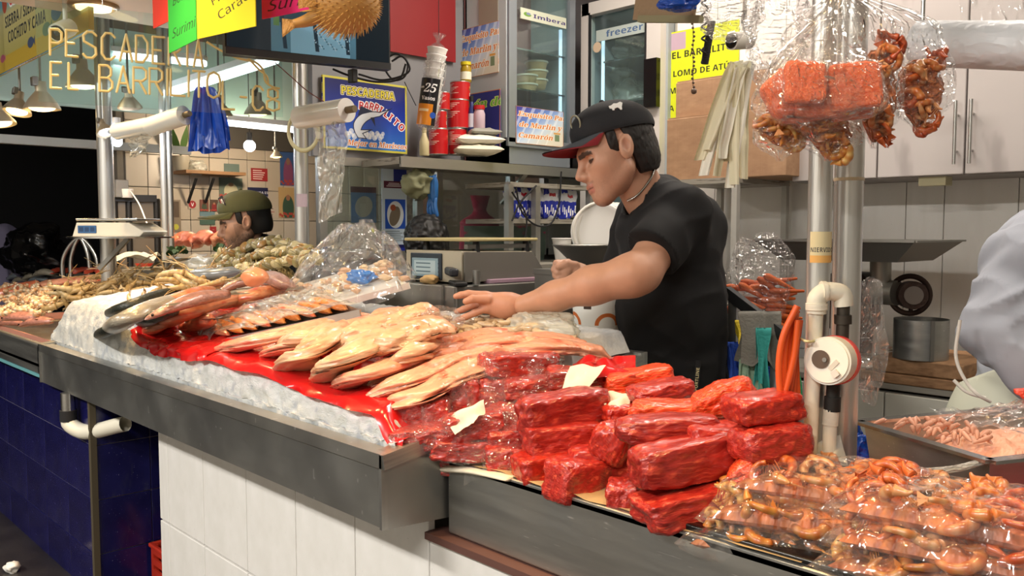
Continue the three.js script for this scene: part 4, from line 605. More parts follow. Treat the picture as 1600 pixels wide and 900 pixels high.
// ---------- steel pan with bait at the right ----------
{
  const A = V(-0.733, 0, -1.64), e1 = V(0.909, 0, 0.416), e2 = V(0.416, 0, -0.909), y = 0.896, P = (a, b, h) => A.clone().addScaledVector(e1, a).addScaledVector(e2, b).add(V(0, y + h, 0)), W = 0.29, D = 0.47, t = thing('steel_pan', 'deep stainless steel pan with minced fish under clear film', 'pan', P(W / 2, D / 2, 0));
  const wall = (a, b, c, d) => sheet(14, 6, (u, v) => P(mixn(a, c, u) + (mixn(a, c, u) < W / 2 ? 1 : -1) * 0.016 * (1 - v), mixn(b, d, u) + (mixn(b, d, u) < D / 2 ? 1 : -1) * 0.016 * (1 - v), v * 0.13));
  for (const q of [[0, 0, W, 0], [W, 0, W, D], [W, D, 0, D], [0, D, 0, 0]]) partW(t, 'pan_wall', wall(...q), M.steel);
  partW(t, 'pan_bottom', sheet(4, 4, (u, v) => P(0.016 + u * (W - 0.032), 0.016 + v * (D - 0.032), 0.002)), M.steel);
  const c = [[-0.008, -0.008], [W + 0.008, -0.008], [W + 0.008, D + 0.008], [-0.008, D + 0.008]]; for (let i = 0; i < 4; i++) { const [a, b] = c[i], [d, e] = c[(i + 1) % 4]; partW(t, 'pan_rim', beam(P(a, b, 0.131), P(d, e, 0.131), 0.022, 0.006), M.chrome); }
  const mm = mat(0xffffff, 0.5, { map: rep(T.flesh, 3), bumpMap: rep(T.lumps, 6), bumpScale: 0.01 }); one('fish_mince', 'pale pink minced fish heaped in the steel pan', 'fish', sheet(40, 50, (u, v) => P(0.012 + u * (W - 0.024), 0.02 + v * (D - 0.04), 0.08 + 0.045 * Math.sin(u * 3.1) * Math.sin(v * 3.1) + 0.018 * fbm(u * 14, v * 20, 2)), 0.3, 0.45), mm, null, 'stuff');
  for (let i = 0; i < 48; i++) { const p = P(0.02 + 0.16 * ((i * 0.7549) % 1), 0.03 + 0.12 * ((i * 0.5698) % 1), 0.128 + 0.012 * rnd()); one('mince_strand', 'strand of minced fish at the pan rim', 'fish', loft([p, p.clone().add(V(rr(-0.012, 0.012), 0.005, rr(-0.012, 0.012))), p.clone().add(V(rr(-0.018, 0.018), -0.006, rr(0.004, 0.02)))], (q) => [0.0045 * Math.sin(0.3 + q * 2.5), 0.0045 * Math.sin(0.3 + q * 2.5)], { n: 6, m: 6 }), mat(0xd79f86, 0.5), 'mince strands'); }
  one('film_cover', 'clear film crumpled over the minced fish in the pan', 'plastic film', sheet(50, 50, (u, v) => P(0.06 + u * (W - 0.06), 0.1 + v * (D - 0.06), 0.15 + 0.03 * Math.sin(u * 3) * Math.sin(v * 3) + 0.03 * Math.abs(fbm(u * 6, v * 8, 7))), 0.3, 0.45), film2);
  const r = P(0.12, 0.3, 0.19); filmBlob('plastic_knot', 'orange plastic knot lying on the film over the pan', 'plastic', r, 0.03, 0.012, 0.02, mat(0xe0462c, 0.35), 51, 0.5, 0.4);
  one('plastic_sheet', 'red plastic sheet on the counter under the steel pan', 'plastic sheet', sheet(20, 20, (u, v) => P(-0.06 + u * 0.5, -0.06 + v * 0.5, 0.004 + 0.006 * Math.abs(noise(u * 6, v * 6))), 0.5, 0.5), redPl, 'red sheets under the fish');
}
// ---------- people ----------
function join(geos) { // indexed geometries with position, normal, color
  let n = 0; const p = [], q = [], c = [], id = [];
  for (const g of geos) { p.push(...g.attributes.position.array); q.push(...g.attributes.normal.array); c.push(...g.attributes.color.array); for (const i of g.index.array) id.push(i + n); n += g.attributes.position.count; }
  const g = new THREE.BufferGeometry(); g.setAttribute('position', new THREE.Float32BufferAttribute(p, 3)); g.setAttribute('normal', new THREE.Float32BufferAttribute(q, 3)); g.setAttribute('color', new THREE.Float32BufferAttribute(c, 3)); g.setIndex(id); return g;
}
const fields = (list, k) => (x, y, z) => { let d = 1; for (const f of list) d = smin(d, f(x, y, z), k); return d; };
function span(pts, pad) { const lo = V(9, 9, 9), hi = V(-9, -9, -9); for (const p of pts) { lo.min(p); hi.max(p); } return [lo.subScalar(pad), hi.addScalar(pad)]; }
const skinM = mat(0xffffff, 0.5, { vertexColors: true, bumpMap: T.grain, bumpScale: 0.0004, sheen: 0.15 });
const SK = [0.5, 0.265, 0.17];
function headSDF(o) {
  const L = [ellips(V(-0.012, 0.045, 0), V(0.098, 0.092, 0.076)), ellips(V(0.028, -0.032, 0), V(0.064, 0.078, 0.057)), capsule(V(0.0, -0.055, 0.046), V(0.068, -0.098, 0.012), 0.016, 0.016), capsule(V(0.0, -0.055, -0.046), V(0.068, -0.098, -0.012), 0.016, 0.016), capsule(V(0.074, -0.1, 0.009), V(0.074, -0.1, -0.009), 0.017, 0.017),
    capsule(V(0.078, 0.016, 0.034), V(0.084, 0.014, 0.01), 0.013, 0.012), capsule(V(0.078, 0.016, -0.034), V(0.084, 0.014, -0.01), 0.013, 0.012), ellips(V(0.05, -0.022, 0.038), V(0.03, 0.024, 0.022)), ellips(V(0.05, -0.022, -0.038), V(0.03, 0.024, 0.022)), ellips(V(0.07, -0.062, 0), V(0.026, 0.022, 0.03))];
  const nose = [capsule(V(0.09, 0.008, 0), V(0.116, -0.032, 0), 0.0075, 0.0105), capsule(V(0.103, -0.039, 0.011), V(0.103, -0.039, -0.011), 0.008, 0.008)], lips = [capsule(V(0.0955, -0.0645, 0.012), V(0.086, -0.069, 0.023), 0.006, 0.003), capsule(V(0.0955, -0.0645, -0.012), V(0.086, -0.069, -0.023), 0.006, 0.003), capsule(V(0.0965, -0.0645, 0.012), V(0.0965, -0.0645, -0.012), 0.0062, 0.0062), capsule(V(0.094, -0.0765, 0.011), V(0.094, -0.0765, -0.011), 0.0072, 0.0072)];
  const eyes = [1, -1].map((s) => ellips(V(0.0735, -0.002, 0.031 * s), V(0.0125, 0.0105, 0.015))), sock = [1, -1].map((s) => ellips(V(0.093, -0.002, 0.032 * s), V(0.017, 0.012, 0.019)));
  const ear = [1, -1].map((s) => { const out = ellips(V(-0.006, -0.004, 0.077 * s), V(0.02, 0.033, 0.0115)), inn = ellips(V(-0.003, 0.0, 0.089 * s), V(0.011, 0.02, 0.0085)); return (x, y, z) => Math.max(out(x - 0.18 * (y + 0.004) * -1, y, z), -inn(x, y, z)); });
  return (x, y, z) => { let d = 1; for (const f of L) d = smin(d, f(x, y, z), 0.028); for (const f of sock) d = -smin(-d, f(x, y, z), 0.014); for (const f of nose) d = smin(d, f(x, y, z), 0.012); for (const f of lips) d = smin(d, f(x, y, z), 0.006); for (const f of eyes) d = Math.min(d, f(x, y, z)); for (const f of ear) d = smin(d, f(x, y, z), 0.005); return d; };
}
const skullR = ellips(V(-0.012, 0.045, 0), V(0.098, 0.092, 0.076));
function headColour(o) {
  return (x, y, z) => {
    const az = Math.abs(z), t = 0.06 * fbm(x * 60, y * 60, z * 60); let c = SK.map((v) => v * (o.tone || 1) * (1 + t));
    const lerp = (b, k) => { c = c.map((v, i) => mixn(v, b[i], k)); };
    const bd = sstep(-0.045, -0.062, -y * -1) * 0; // (kept flat)
    const jaw = clamp((-(y) - 0.042) / 0.02) * (1 - sstep(0.1, 0.115, x)) + (az > 0.045 && x < 0.05 && x > -0.005 && y < 0.0 ? 0.5 : 0);
    lerp(o.beardColour || [0.16, 0.09, 0.06], clamp(jaw) * (o.beard || 0.22) * (0.8 + 0.4 * noise(x * 400, y * 400, z * 400)));
    if (x > 0.08 && y < -0.053 && y > -0.061 && az < 0.028) lerp([0.1, 0.06, 0.045], (o.beard || 0.22) * 1.3);
    if (x > 0.078 && y < -0.059 && y > -0.084 && az < 0.024 && x > 0.086 - az * 0.3) lerp([0.42, 0.15, 0.11], 0.75);
    if (x > 0.08 && Math.abs(y + 0.0705) < 0.0016 && az < 0.022) lerp([0.12, 0.04, 0.03], 0.9);
    const by = y - 0.017 + 0.22 * Math.abs(az - 0.03); if (x > 0.06 && az > 0.01 && az < 0.052 && Math.abs(by) < 0.0058) lerp([0.02, 0.014, 0.012], 0.93);
    if (x > 0.06 && Math.hypot((y + 0.003) / 0.0085, (az - 0.031) / 0.015) < 1) { const ly = y + 0.003 + 0.12 * Math.abs(az - 0.03); if (ly > 0.0005 || o.lidded === 2) lerp(SK.map((v) => v * 0.8), 0.7); else lerp([0.05, 0.028, 0.02], 0.95); if (Math.abs(ly - 0.0005) < 0.0018) lerp([0.015, 0.01, 0.01], 0.95); }
    if (Math.hypot((x + 0.003) / 0.008, y / 0.014) < 1 && az > 0.072) lerp([0.36, 0.14, 0.09], 0.4);
    return c;
  };
}
function headFrame(px, py, d, turn, pitch, s, roll = 0) { // local x forward, y up, z to the person's left
  const f0 = RT.clone().multiplyScalar(-Math.cos(turn)).addScaledVector(FW, -Math.sin(turn)), left = V(0, 1, 0).cross(f0), f = f0.clone().multiplyScalar(Math.cos(pitch)).add(V(0, -Math.sin(pitch), 0)), u = left.clone().cross(f).multiplyScalar(-1);
  u.applyAxisAngle(f, roll);
  return new THREE.Matrix4().makeBasis(f, u, f.clone().cross(u)).scale(V(s, s, s)).setPosition(atD(px, py, d));
}
const headGeo = (o, c = 0.0032) => iso(headSDF(o), V(-0.13, -0.14, -0.105), V(0.14, 0.15, 0.105), c, headColour(o));
function capParts(t, fr, crownM, brimM, underM, o = {}) {
  const A = (g) => g.applyMatrix4(fr), R = V(0.114, 0.082, 0.09), C = V(-0.012, 0.056, 0), tl = o.tilt ?? -0.07;
  const P = (a, p) => V(C.x + R.x * Math.cos(a) * Math.cos(p), C.y + R.y * Math.pow(Math.sin(Math.max(0, p)), 0.9) + (p < 0 ? p * 0.05 : 0), C.z + R.z * Math.sin(a) * Math.cos(p)), rot = (v) => V(v.x + (v.y - C.y) * 0.02, v.y - tl * (v.x - C.x), v.z);
  partW(t, 'cap_crown', A(sheet(60, 20, (u, v) => { const a = u * Math.PI * 2, q = P(a, -0.25 + v * (Math.PI / 2 + 0.25)); const seam = 1 - 0.012 * Math.exp(-((((a * 6 / (Math.PI * 2)) % 1) - 0.5) ** 2) * 900); return rot(C.clone().add(q.sub(C).multiplyScalar(seam))); }, 0.6, 0.2)), crownM);
  const br = (h, k) => sheet(24, 10, (u, v) => { const a = (u - 0.5) * 2.2, e = P(a, -0.2), l = 0.078 * Math.cos((u - 0.5) * 2.6) * v; return rot(V(e.x + l * (1 + 0.15 * Math.cos(a)), e.y + h - 0.35 * e.z * e.z * v / 0.09 - 0.06 * l - k * 0, e.z * (1 - 0.18 * v))); }, 0.16, 0.08);
  partW(t, 'cap_brim', A(br(0.001, 0)), brimM); partW(t, 'brim_underside', A(br(-0.0025, 1)), underM); partW(t, 'cap_button', A(put(new THREE.SphereGeometry(0.008, 12, 8), ...rot(P(0, Math.PI / 2)).toArray())), crownM);
  return (a, p, k = 1.015) => rot(C.clone().add(P(a, p).sub(C).multiplyScalar(k)));
}
// --- the man in black
const manShirt = [];
{
  const J = (x, y, d) => atD(x, y, d), t = thing('person', 'man in a black t-shirt and black cap reaching over the fish with one arm', 'person', V(J(1050, 400, 2.62).x, 0, J(1050, 400, 2.62).z));
  const fr = headFrame(962, 239, 2.5, 0.2, 0.31, 1.09, 0.17), hd = headGeo({ beard: 0.24 }); hd.applyMatrix4(fr);
  const sk = [capsule(J(988, 262, 2.53), J(1012, 312, 2.56), 0.056, 0.066), capsule(J(975, 280, 2.5), J(1000, 318, 2.52), 0.035, 0.04),
    capsule(J(1052, 350, 2.44), J(1003, 424, 2.32), 0.058, 0.054), capsule(J(1000, 426, 2.31), J(985, 431, 2.3), 0.05, 0.053), capsule(J(985, 431, 2.3), J(925, 446, 2.32), 0.053, 0.05), capsule(J(925, 446, 2.32), J(868, 463, 2.36), 0.048, 0.038), capsule(J(868, 463, 2.36), J(818, 477, 2.4), 0.038, 0.029),
    capsule(J(1000, 350, 2.74), J(958, 470, 2.84), 0.05, 0.045), capsule(J(958, 470, 2.84), J(905, 432, 2.8), 0.045, 0.032), capsule(J(905, 430, 2.8), J(890, 424, 2.79), 0.036, 0.036)];
  const pts = [[988, 262, 2.5], [1052, 350, 2.4], [1003, 424, 2.25], [818, 477, 2.4], [1000, 350, 2.8], [958, 470, 2.9], [885, 424, 2.75], [925, 445, 2.3]].map((a) => J(...a)), [lo, hi] = span(pts, 0.09);
  const skin = iso(fields(sk, 0.03), lo, hi, 0.008, (x, y, z) => SK.map((v) => v * (1 + 0.1 * fbm(x * 60, y * 60, z * 60))));
  const D = 2.42, h = (x, y, e = 0) => J(x, y, D + e), ch = (a, r) => a.slice(1).map((q, i) => capsule(a[i], q, r[i], r[i + 1]));
  const hand = [capsule(h(822, 477), h(790, 478), 0.027, 0.032), capsule(h(795, 474), h(758, 466), 0.03, 0.018), capsule(h(792, 484), h(764, 480), 0.026, 0.02), capsule(h(775, 476, 0.02), h(760, 472, 0.02), 0.022, 0.018)];
  const fing = [...ch([h(760, 462, -0.004), h(732, 459, -0.004), h(720, 461, -0.004), h(712, 463, -0.002)], [0.0125, 0.0105, 0.0095, 0.008]), ...ch([h(762, 468, -0.02), h(738, 467, -0.028), h(728, 471, -0.03)], [0.0125, 0.011, 0.0095]), ...ch([h(760, 473, 0.012), h(738, 478, 0.014), h(724, 483, 0.014), h(714, 487, 0.014)], [0.012, 0.01, 0.009, 0.008]), ...ch([h(764, 480, -0.008), h(742, 489, -0.008), h(728, 495, -0.006), h(715, 500, -0.004)], [0.0115, 0.01, 0.009, 0.0078]), ...ch([h(782, 486, 0.012), h(772, 495, 0.016), h(767, 504, 0.018)], [0.0135, 0.0115, 0.0095])];
  const hf = fields(hand, 0.02), ff = fields(fing, 0.004), all = (x, y, z) => smin(hf(x, y, z), ff(x, y, z), 0.008), [l2, h2] = span([h(826, 477), h(710, 460), h(712, 503), h(770, 506, 0.03), h(770, 460, -0.05)], 0.035);
  const hg = iso(all, l2, h2, 0.003, (x, y, z) => SK.map((v, i) => v * (1.02 + (i ? -0.03 : 0.05) + 0.1 * fbm(x * 80, y * 80, z * 80))));
  const F = (x, y, e = 0) => J(x, y, 2.79 + e), fl = [capsule(F(896, 424), F(882, 422), 0.034, 0.03), capsule(F(884, 420, -0.02), F(882, 428, -0.02), 0.026, 0.026), ...[[870, 412], [867, 421], [869, 430], [874, 438]].flatMap(([x, y], i) => ch([F(888, y - 2, -0.01), F(x, y, -0.022), F(x + 5, y + 5, -0.034), F(x + 14, y + 4, -0.034)], [0.012, 0.012, 0.0105, 0.01])), ...ch([F(898, 414, -0.02), F(884, 412, -0.038), F(873, 417, -0.042)], [0.013, 0.012, 0.01])], [l3, h3] = span([F(905, 405, -0.06), F(858, 404, -0.06), F(858, 446, -0.06), F(905, 446, -0.06), F(858, 446, 0.04), F(858, 404, 0.04), F(905, 442, 0.04)], 0.03);
  const fist = iso(fields(fl, 0.006), l3, h3, 0.003, (x, y, z) => SK.map((v) => v * (0.97 + 0.1 * fbm(x * 80, y * 80, z * 80))));
  partW(t, 'body', join([skin, hd, hg, fist]), skinM);
  // clothes
  const cloth = mat(0x08080a, 0.9, { sheen: 0.15, sheenRoughness: 0.7, sheenColor: new THREE.Color(0x2a2a30), bumpMap: rep(T.grain, 30), bumpScale: 0.0006 });
  const tor = [capsule(J(1040, 372, 2.54), J(1040, 372, 2.66), 0.13, 0.13), capsule(J(1048, 372, 2.6), J(1049, 475, 2.62), 0.14, 0.15), capsule(J(1049, 475, 2.58), J(1049, 475, 2.68), 0.14, 0.14), capsule(J(1049, 475, 2.62), J(1051, 600, 2.63), 0.15, 0.155), capsule(J(1014, 306, 2.56), J(1062, 336, 2.46), 0.05, 0.072), capsule(J(1018, 312, 2.58), J(1015, 340, 2.72), 0.055, 0.07), capsule(J(1040, 312, 2.6), J(1075, 350, 2.6), 0.06, 0.1)];
  const slA = J(1062, 338, 2.45), slB = J(1006, 412, 2.33), ax = slB.clone().sub(slA).normalize(), cut = slA.clone().lerp(slB, 0.78), cap1 = capsule(slA, slB, 0.082, 0.074), sleeve = (x, y, z) => { const q = (x - cut.x) * ax.x + (y - cut.y) * ax.y + (z - cut.z) * ax.z; return Math.max(cap1(x, y, z), q); };
  const fA = J(1005, 340, 2.73), fB = J(975, 420, 2.82), cap2 = capsule(fA, fB, 0.08, 0.07), tf = fields(tor, 0.05);
  const folds = (x, y, z) => 0.008 * ridge(x * 5 + y * 7, y * 3 - z * 6, z * 4) + 0.004 * noise(x * 22, y * 9, z * 22) + 0.005 * ridge(x * 10 - y * 16, y * 6, z * 9);
  const neckHole = capsule(J(975, 268, 2.52), J(1003, 312, 2.55), 0.06, 0.068);
  const sf = (x, y, z) => Math.max(smin(smin(tf(x, y, z), sleeve(x, y, z), 0.03), cap2(x, y, z), 0.03) - folds(x, y, z), -neckHole(x, y, z)); manShirt.push(sf);
  const [l4, h4] = span([J(1015, 290, 2.5), J(1062, 338, 2.4), J(1006, 400, 2.33), J(1049, 620, 2.7), J(1049, 620, 2.5), J(975, 420, 2.85), J(1130, 400, 2.6)], 0.13); l4.y = J(1050, 616, 2.62).y - 0.12;
  partW(t, 't_shirt', iso(sf, l4, h4, 0.0085), cloth);
  const leg = [1, -1].flatMap((s) => { const a = J(1051, 600, 2.63 + s * 0.09), b = V(a.x, 0.5, a.z + s * 0.02), c = V(a.x, 0.08, a.z); return [capsule(a, b, 0.105, 0.075), capsule(b, c, 0.075, 0.055)]; }), hp = J(1051, 620, 2.63), [l5, h5] = span([V(hp.x - 0.2, 0.02, hp.z - 0.2), V(hp.x + 0.2, hp.y, hp.z + 0.2)], 0.04);
  partW(t, 'trousers', iso(fields(leg, 0.04), l5, h5, 0.016), mat(0x141519, 0.85));
  for (const s of [1, -1]) { const a = J(1051, 600, 2.63 + s * 0.09); partW(t, 'shoe', bend(new THREE.SphereGeometry(1, 24, 16), (v) => V(v.x * 0.13, Math.max(v.y, -0.5) * 0.07, v.z * 0.05)).rotateY(-0.8).translate(a.x - 0.04, 0.036, a.z + 0.04), M.black); }
  const nk = [[1023, 262, 2.5], [1018, 276, 2.485], [1006, 294, 2.475], [992, 308, 2.47], [980, 314, 2.48]].map((a) => J(...a)); partW(t, 'necklace', tube(nk, 0.0035, 30, 6), M.chrome, 'silver chain');
  // hair and cap
  const hair = (x, y, z) => { const k = Math.max(skullR(x, y, z) - 0.006, -0.2), back = x + 0.012 - 0.25 * (y - 0.02), side = Math.max(Math.abs(x - 0.022) - 0.012, Math.abs(y - 0.02) - 0.034), low = -y - 0.075; return Math.max(smin(k, ellips(V(-0.055, -0.02, 0), V(0.06, 0.075, 0.062))(x, y, z), 0.02) + 0.0015 * noise(x * 220, y * 90, z * 220), Math.min(back, Math.max(side, 0.05 - Math.abs(z)))) && Math.max(smin(k, ellips(V(-0.055, -0.02, 0), V(0.06, 0.075, 0.062))(x, y, z), 0.02) + 0.0015 * noise(x * 220, y * 90, z * 220), Math.min(back, Math.max(side, 0.05 - Math.abs(z))), low); };
  partW(t, 'hair', iso(hair, V(-0.14, -0.1, -0.1), V(0.06, 0.1, 0.1), 0.0035).applyMatrix4(fr), mat(0x14100e, 0.6));
  const onCap = capParts(t, fr, mat(0x121318, 0.8, { bumpMap: rep(T.grain, 20), bumpScale: 0.0005 }), mat(0x3c4046, 0.75), mat(0x7d1720, 0.8));
  const bear = new THREE.Shape([[-0.018, 0.008], [-0.014, 0.014], [-0.004, 0.012], [0.004, 0.015], [0.012, 0.011], [0.019, 0.011], [0.02, 0.003], [0.015, 0.0], [0.016, -0.006], [0.011, -0.007], [0.009, -0.002], [0.0, -0.001], [-0.003, -0.006], [-0.004, -0.012], [-0.008, -0.012], [-0.011, -0.003]].map((p) => new THREE.Vector2(...p))), at = onCap(-Math.PI * 0.52, 0.5, 1.02), tg = new THREE.ExtrudeGeometry(bear, { depth: 0.002, bevelEnabled: false }); tg.rotateX(0.5);
  partW(t, 'cap_emblem', tg.translate(at.x, at.y, at.z).applyMatrix4(fr), M.white, 'white animal emblem'); const fo = onCap(-0.38, 0.42, 1.01); partW(t, 'front_badge', put(new THREE.TorusGeometry(0.02, 0.0022, 8, 24), fo.x, fo.y, fo.z, 0, Math.PI / 2 + 0.36, 0.3).applyMatrix4(fr), mat(0x8d8a74, 0.5));
  // lettering on the shirt's hem
  const hit = (px, py) => { const r = rayTo(px, py), L = r.length(); let s = 1.9; for (let i = 0; i < 80; i++) { const p = EYE.clone().addScaledVector(r, s / L), d = sf(p.x, p.y, p.z); if (d < 0.0008) return p; s += Math.max(d * 0.7, 0.0008); } return EYE.clone().addScaledVector(r, s / L); };
  const w1 = hit(1085, 570), w2 = hit(1090, 608), mid = w1.clone().add(w2).multiplyScalar(0.5).addScaledVector(FW, -0.012), txt = canvasTex(512, 96, (c) => { c.fillStyle = '#0d0d10'; c.fillRect(0, 0, 512, 96); c.fillStyle = '#c9bc8e'; c.font = 'bold 74px sans-serif'; c.fillText('SPORTLINE', 14, 76); });
  partW(t, 'lettering', put(new THREE.PlaneGeometry(0.1, 0.016), mid.x, mid.y, mid.z, 0, Math.PI / 2 - YAW, Math.PI / 2 - 0.08), mat(0xffffff, 0.8, { map: txt }), 'pale vertical lettering');
}
// --- the bearded man in the green cap behind the shells
{
  const J = (x, y, d) => atD(x, y, d), t = thing('person', 'bearded man in an olive cap and dark shirt behind the clam heap', 'person', V(J(405, 420, 4.15).x, 0, J(405, 420, 4.15).z)), fr = headFrame(383, 347, 4.05, 0.3, 0.2, 1.08), hd = headGeo({ beard: 0.85, beardColour: [0.035, 0.022, 0.016], tone: 0.78 }, 0.0045).applyMatrix4(fr);
  const nk = iso(capsule(J(390, 372, 4.08), J(402, 392, 4.12), 0.058, 0.064), ...span([J(390, 372, 4.08), J(402, 392, 4.12)], 0.09), 0.01, () => SK.map((v) => v * 0.78)); partW(t, 'body', join([hd, nk]), skinM);
  const a = J(405, 398, 4.12), sh = [capsule(a, V(a.x, 1.0, a.z), 0.1, 0.15), capsule(a, J(442, 408, 4.0), 0.06, 0.085), capsule(a, J(392, 415, 4.3), 0.07, 0.09), capsule(J(442, 408, 4.0), J(452, 470, 3.95), 0.08, 0.06), capsule(V(a.x, 1.0, a.z), V(a.x, 0.75, a.z), 0.16, 0.16)];
  partW(t, 'shirt', iso((x, y, z) => fields(sh, 0.06)(x, y, z) - 0.006 * noise(x * 12, y * 8, z * 12), ...span([V(a.x - 0.2, 0.65, a.z - 0.2), V(a.x + 0.3, 1.35, a.z + 0.25)], 0.05), 0.016), mat(0x15161c, 0.85));
  const lg = [1, -1].map((s) => capsule(V(a.x, 0.75, a.z + 0.08 * s), V(a.x, 0.06, a.z + 0.09 * s), 0.1, 0.06)); partW(t, 'trousers', iso(fields(lg, 0.03), V(a.x - 0.15, 0.02, a.z - 0.25), V(a.x + 0.15, 0.9, a.z + 0.25), 0.02), M.dark);
  const hair = (x, y, z) => Math.max(smin(skullR(x, y, z) - 0.006, ellips(V(-0.055, -0.02, 0), V(0.06, 0.06, 0.062))(x, y, z), 0.02), Math.min(x + 0.014, Math.max(Math.abs(x - 0.02) - 0.014, Math.abs(y) - 0.05)), -y - 0.06); partW(t, 'hair', iso(hair, V(-0.14, -0.1, -0.1), V(0.06, 0.1, 0.1), 0.006).applyMatrix4(fr), mat(0x14100e, 0.6));
  const olive = mat(0x4c4c2c, 0.85, { bumpMap: rep(T.grain, 20), bumpScale: 0.0006 }), on = capParts(t, fr, olive, olive, mat(0x5d5a30, 0.85)), p = on(-0.62, 0.45, 1.012);
  partW(t, 'cap_patch', put(rbox(0.036, 0.046, 0.003, 0.001), p.x, p.y, p.z, 0.0, Math.PI / 2 + 0.6, 0.25).applyMatrix4(fr), mat(0xffffff, 0.7, { map: canvasTex(64, 80, (c) => { c.fillStyle = '#201d1c'; c.fillRect(0, 0, 64, 80); c.fillStyle = '#8e3f34'; c.fillRect(10, 12, 20, 50); c.fillStyle = '#d8d2c4'; c.fillRect(28, 20, 22, 40); c.fillStyle = '#333'; c.fillRect(34, 34, 8, 20); }) }), 'dark pictured patch');
}
// --- black hair showing over the scale
{
  const t = thing('person', 'person behind the scale of whom only black hair shows', 'person', V(atD(668, 400, 3.75).x, 0, atD(668, 400, 3.75).z)), fr = headFrame(668, 392, 3.75, -1.9, 0.15, 1.02), hd = headGeo({ beard: 0.1 }, 0.007).applyMatrix4(fr), a = atD(668, 452, 3.78);
  const nk = iso(capsule(atD(668, 415, 3.76), a, 0.055, 0.06), ...span([atD(668, 415, 3.76), a], 0.09), 0.014, () => SK); partW(t, 'body', join([hd, nk]), skinM);
  partW(t, 'hair', iso((x, y, z) => Math.max(skullR(x, y, z) - 0.016 - 0.006 * noise(x * 60, y * 60, z * 60), x - 0.06 - (y - 0.03) * 0.5), V(-0.15, -0.09, -0.12), V(0.13, 0.18, 0.12), 0.006).applyMatrix4(fr), mat(0x0c0a0a, 0.55));
  partW(t, 'shirt', iso(fields([capsule(a.clone().add(V(0, -0.03, 0)), V(a.x, 0.7, a.z), 0.1, 0.15), capsule(a.clone().add(V(0.1, -0.08, -0.12)), a.clone().add(V(-0.1, -0.08, 0.12)), 0.075, 0.075), capsule(V(a.x, 0.7, a.z), V(a.x, 0.1, a.z), 0.14, 0.1)], 0.05), V(a.x - 0.3, 0.03, a.z - 0.3), V(a.x + 0.3, a.y + 0.1, a.z + 0.3), 0.025), mat(0x3a2f38, 0.85));
}
// --- the person in the grey hoodie at the right edge
{
  const J = (x, y, d) => atD(x, y, d), c0 = J(1660, 500, 2.15), t = thing('person', 'person in a grey sweatshirt with a pale apron at the right edge', 'person', V(c0.x, 0, c0.z));
  const f = [capsule(J(1650, 400, 2.2), J(1640, 520, 2.2), 0.13, 0.13), capsule(J(1640, 520, 2.2), J(1625, 650, 2.2), 0.13, 0.155), capsule(J(1618, 408, 2.05), J(1562, 505, 2.0), 0.075, 0.066), capsule(J(1562, 505, 2.0), J(1620, 580, 1.9), 0.064, 0.05), capsule(J(1650, 390, 2.2), J(1612, 410, 2.08), 0.09, 0.085), capsule(J(1690, 390, 2.3), J(1720, 480, 2.25), 0.085, 0.07)], fd = fields(f, 0.06);
  const lo = V(c0.x - 0.42, J(1625, 660, 2.2).y - 0.12, c0.z - 0.35), hi = V(c0.x + 0.4, 1.52, c0.z + 0.45);
  partW(t, 'sweatshirt', iso((x, y, z) => fd(x, y, z) - 0.016 * ridge(x * 6 + y * 5, y * 6 - z * 4, z * 5) - 0.009 * ridge(x * 13 - y * 17, y * 9 + x * 6, z * 12) - 0.005 * noise(x * 25, y * 14, z * 25), lo, hi, 0.011), mat(0x9da1ab, 0.9, { bumpMap: rep(T.grain, 20), bumpScale: 0.001, sheen: 0.4 }));
  const ap = [capsule(J(1618, 560, 2.12), J(1600, 680, 2.12), 0.135, 0.17)], lo2 = lo.clone(); lo2.y = 0.35; partW(t, 'apron', iso((x, y, z) => Math.max(fields([...ap, capsule(J(1600, 680, 2.12), V(J(1600, 680, 2.12).x, 0.5, J(1600, 680, 2.12).z), 0.17, 0.17)], 0.05)(x, y, z) - 0.01 * noise(x * 9, y * 3, z * 9), y - J(1600, 545, 2.12).y - 0.5 * (x - c0.x)), lo2, hi, 0.016), mat(0xc9cbb8, 0.5, { bumpMap: T.lumps, bumpScale: 0.002 }));
  partW(t, 'apron_string', tube([J(1500, 500, 1.93), J(1494, 560, 1.92), J(1512, 600, 1.9), J(1530, 618, 1.88), J(1548, 628, 1.88)], 0.004, 24, 6), M.offwhite); partW(t, 'apron_string', tube([J(1490, 594, 1.92), J(1510, 612, 1.9), J(1540, 622, 1.88)], 0.004, 16, 6), M.offwhite);
  const fr = headFrame(1712, 290, 2.25, -0.9, 0.25, 1.05), hd = headGeo({ beard: 0.1 }, 0.008).applyMatrix4(fr), nk = iso(capsule(J(1708, 325, 2.25), J(1680, 390, 2.24), 0.055, 0.06), ...span([J(1708, 325, 2.25), J(1680, 390, 2.24)], 0.09), 0.014, () => SK); partW(t, 'body', join([hd, nk]), skinM);
  partW(t, 'hair', iso((x, y, z) => Math.max(skullR(x, y, z) - 0.014, x - 0.05 - (y - 0.03) * 0.4), V(-0.15, -0.09, -0.12), V(0.13, 0.18, 0.12), 0.009).applyMatrix4(fr), mat(0x14100e, 0.6));
  const lg = [1, -1].map((s) => capsule(V(c0.x, 0.85, c0.z + 0.09 * s), V(c0.x, 0.05, c0.z + 0.09 * s), 0.11, 0.065)); partW(t, 'trousers', iso(fields(lg, 0.03), V(c0.x - 0.16, 0.02, c0.z - 0.25), V(c0.x + 0.16, 1.0, c0.z + 0.25), 0.025), mat(0x2c3038, 0.85));
}
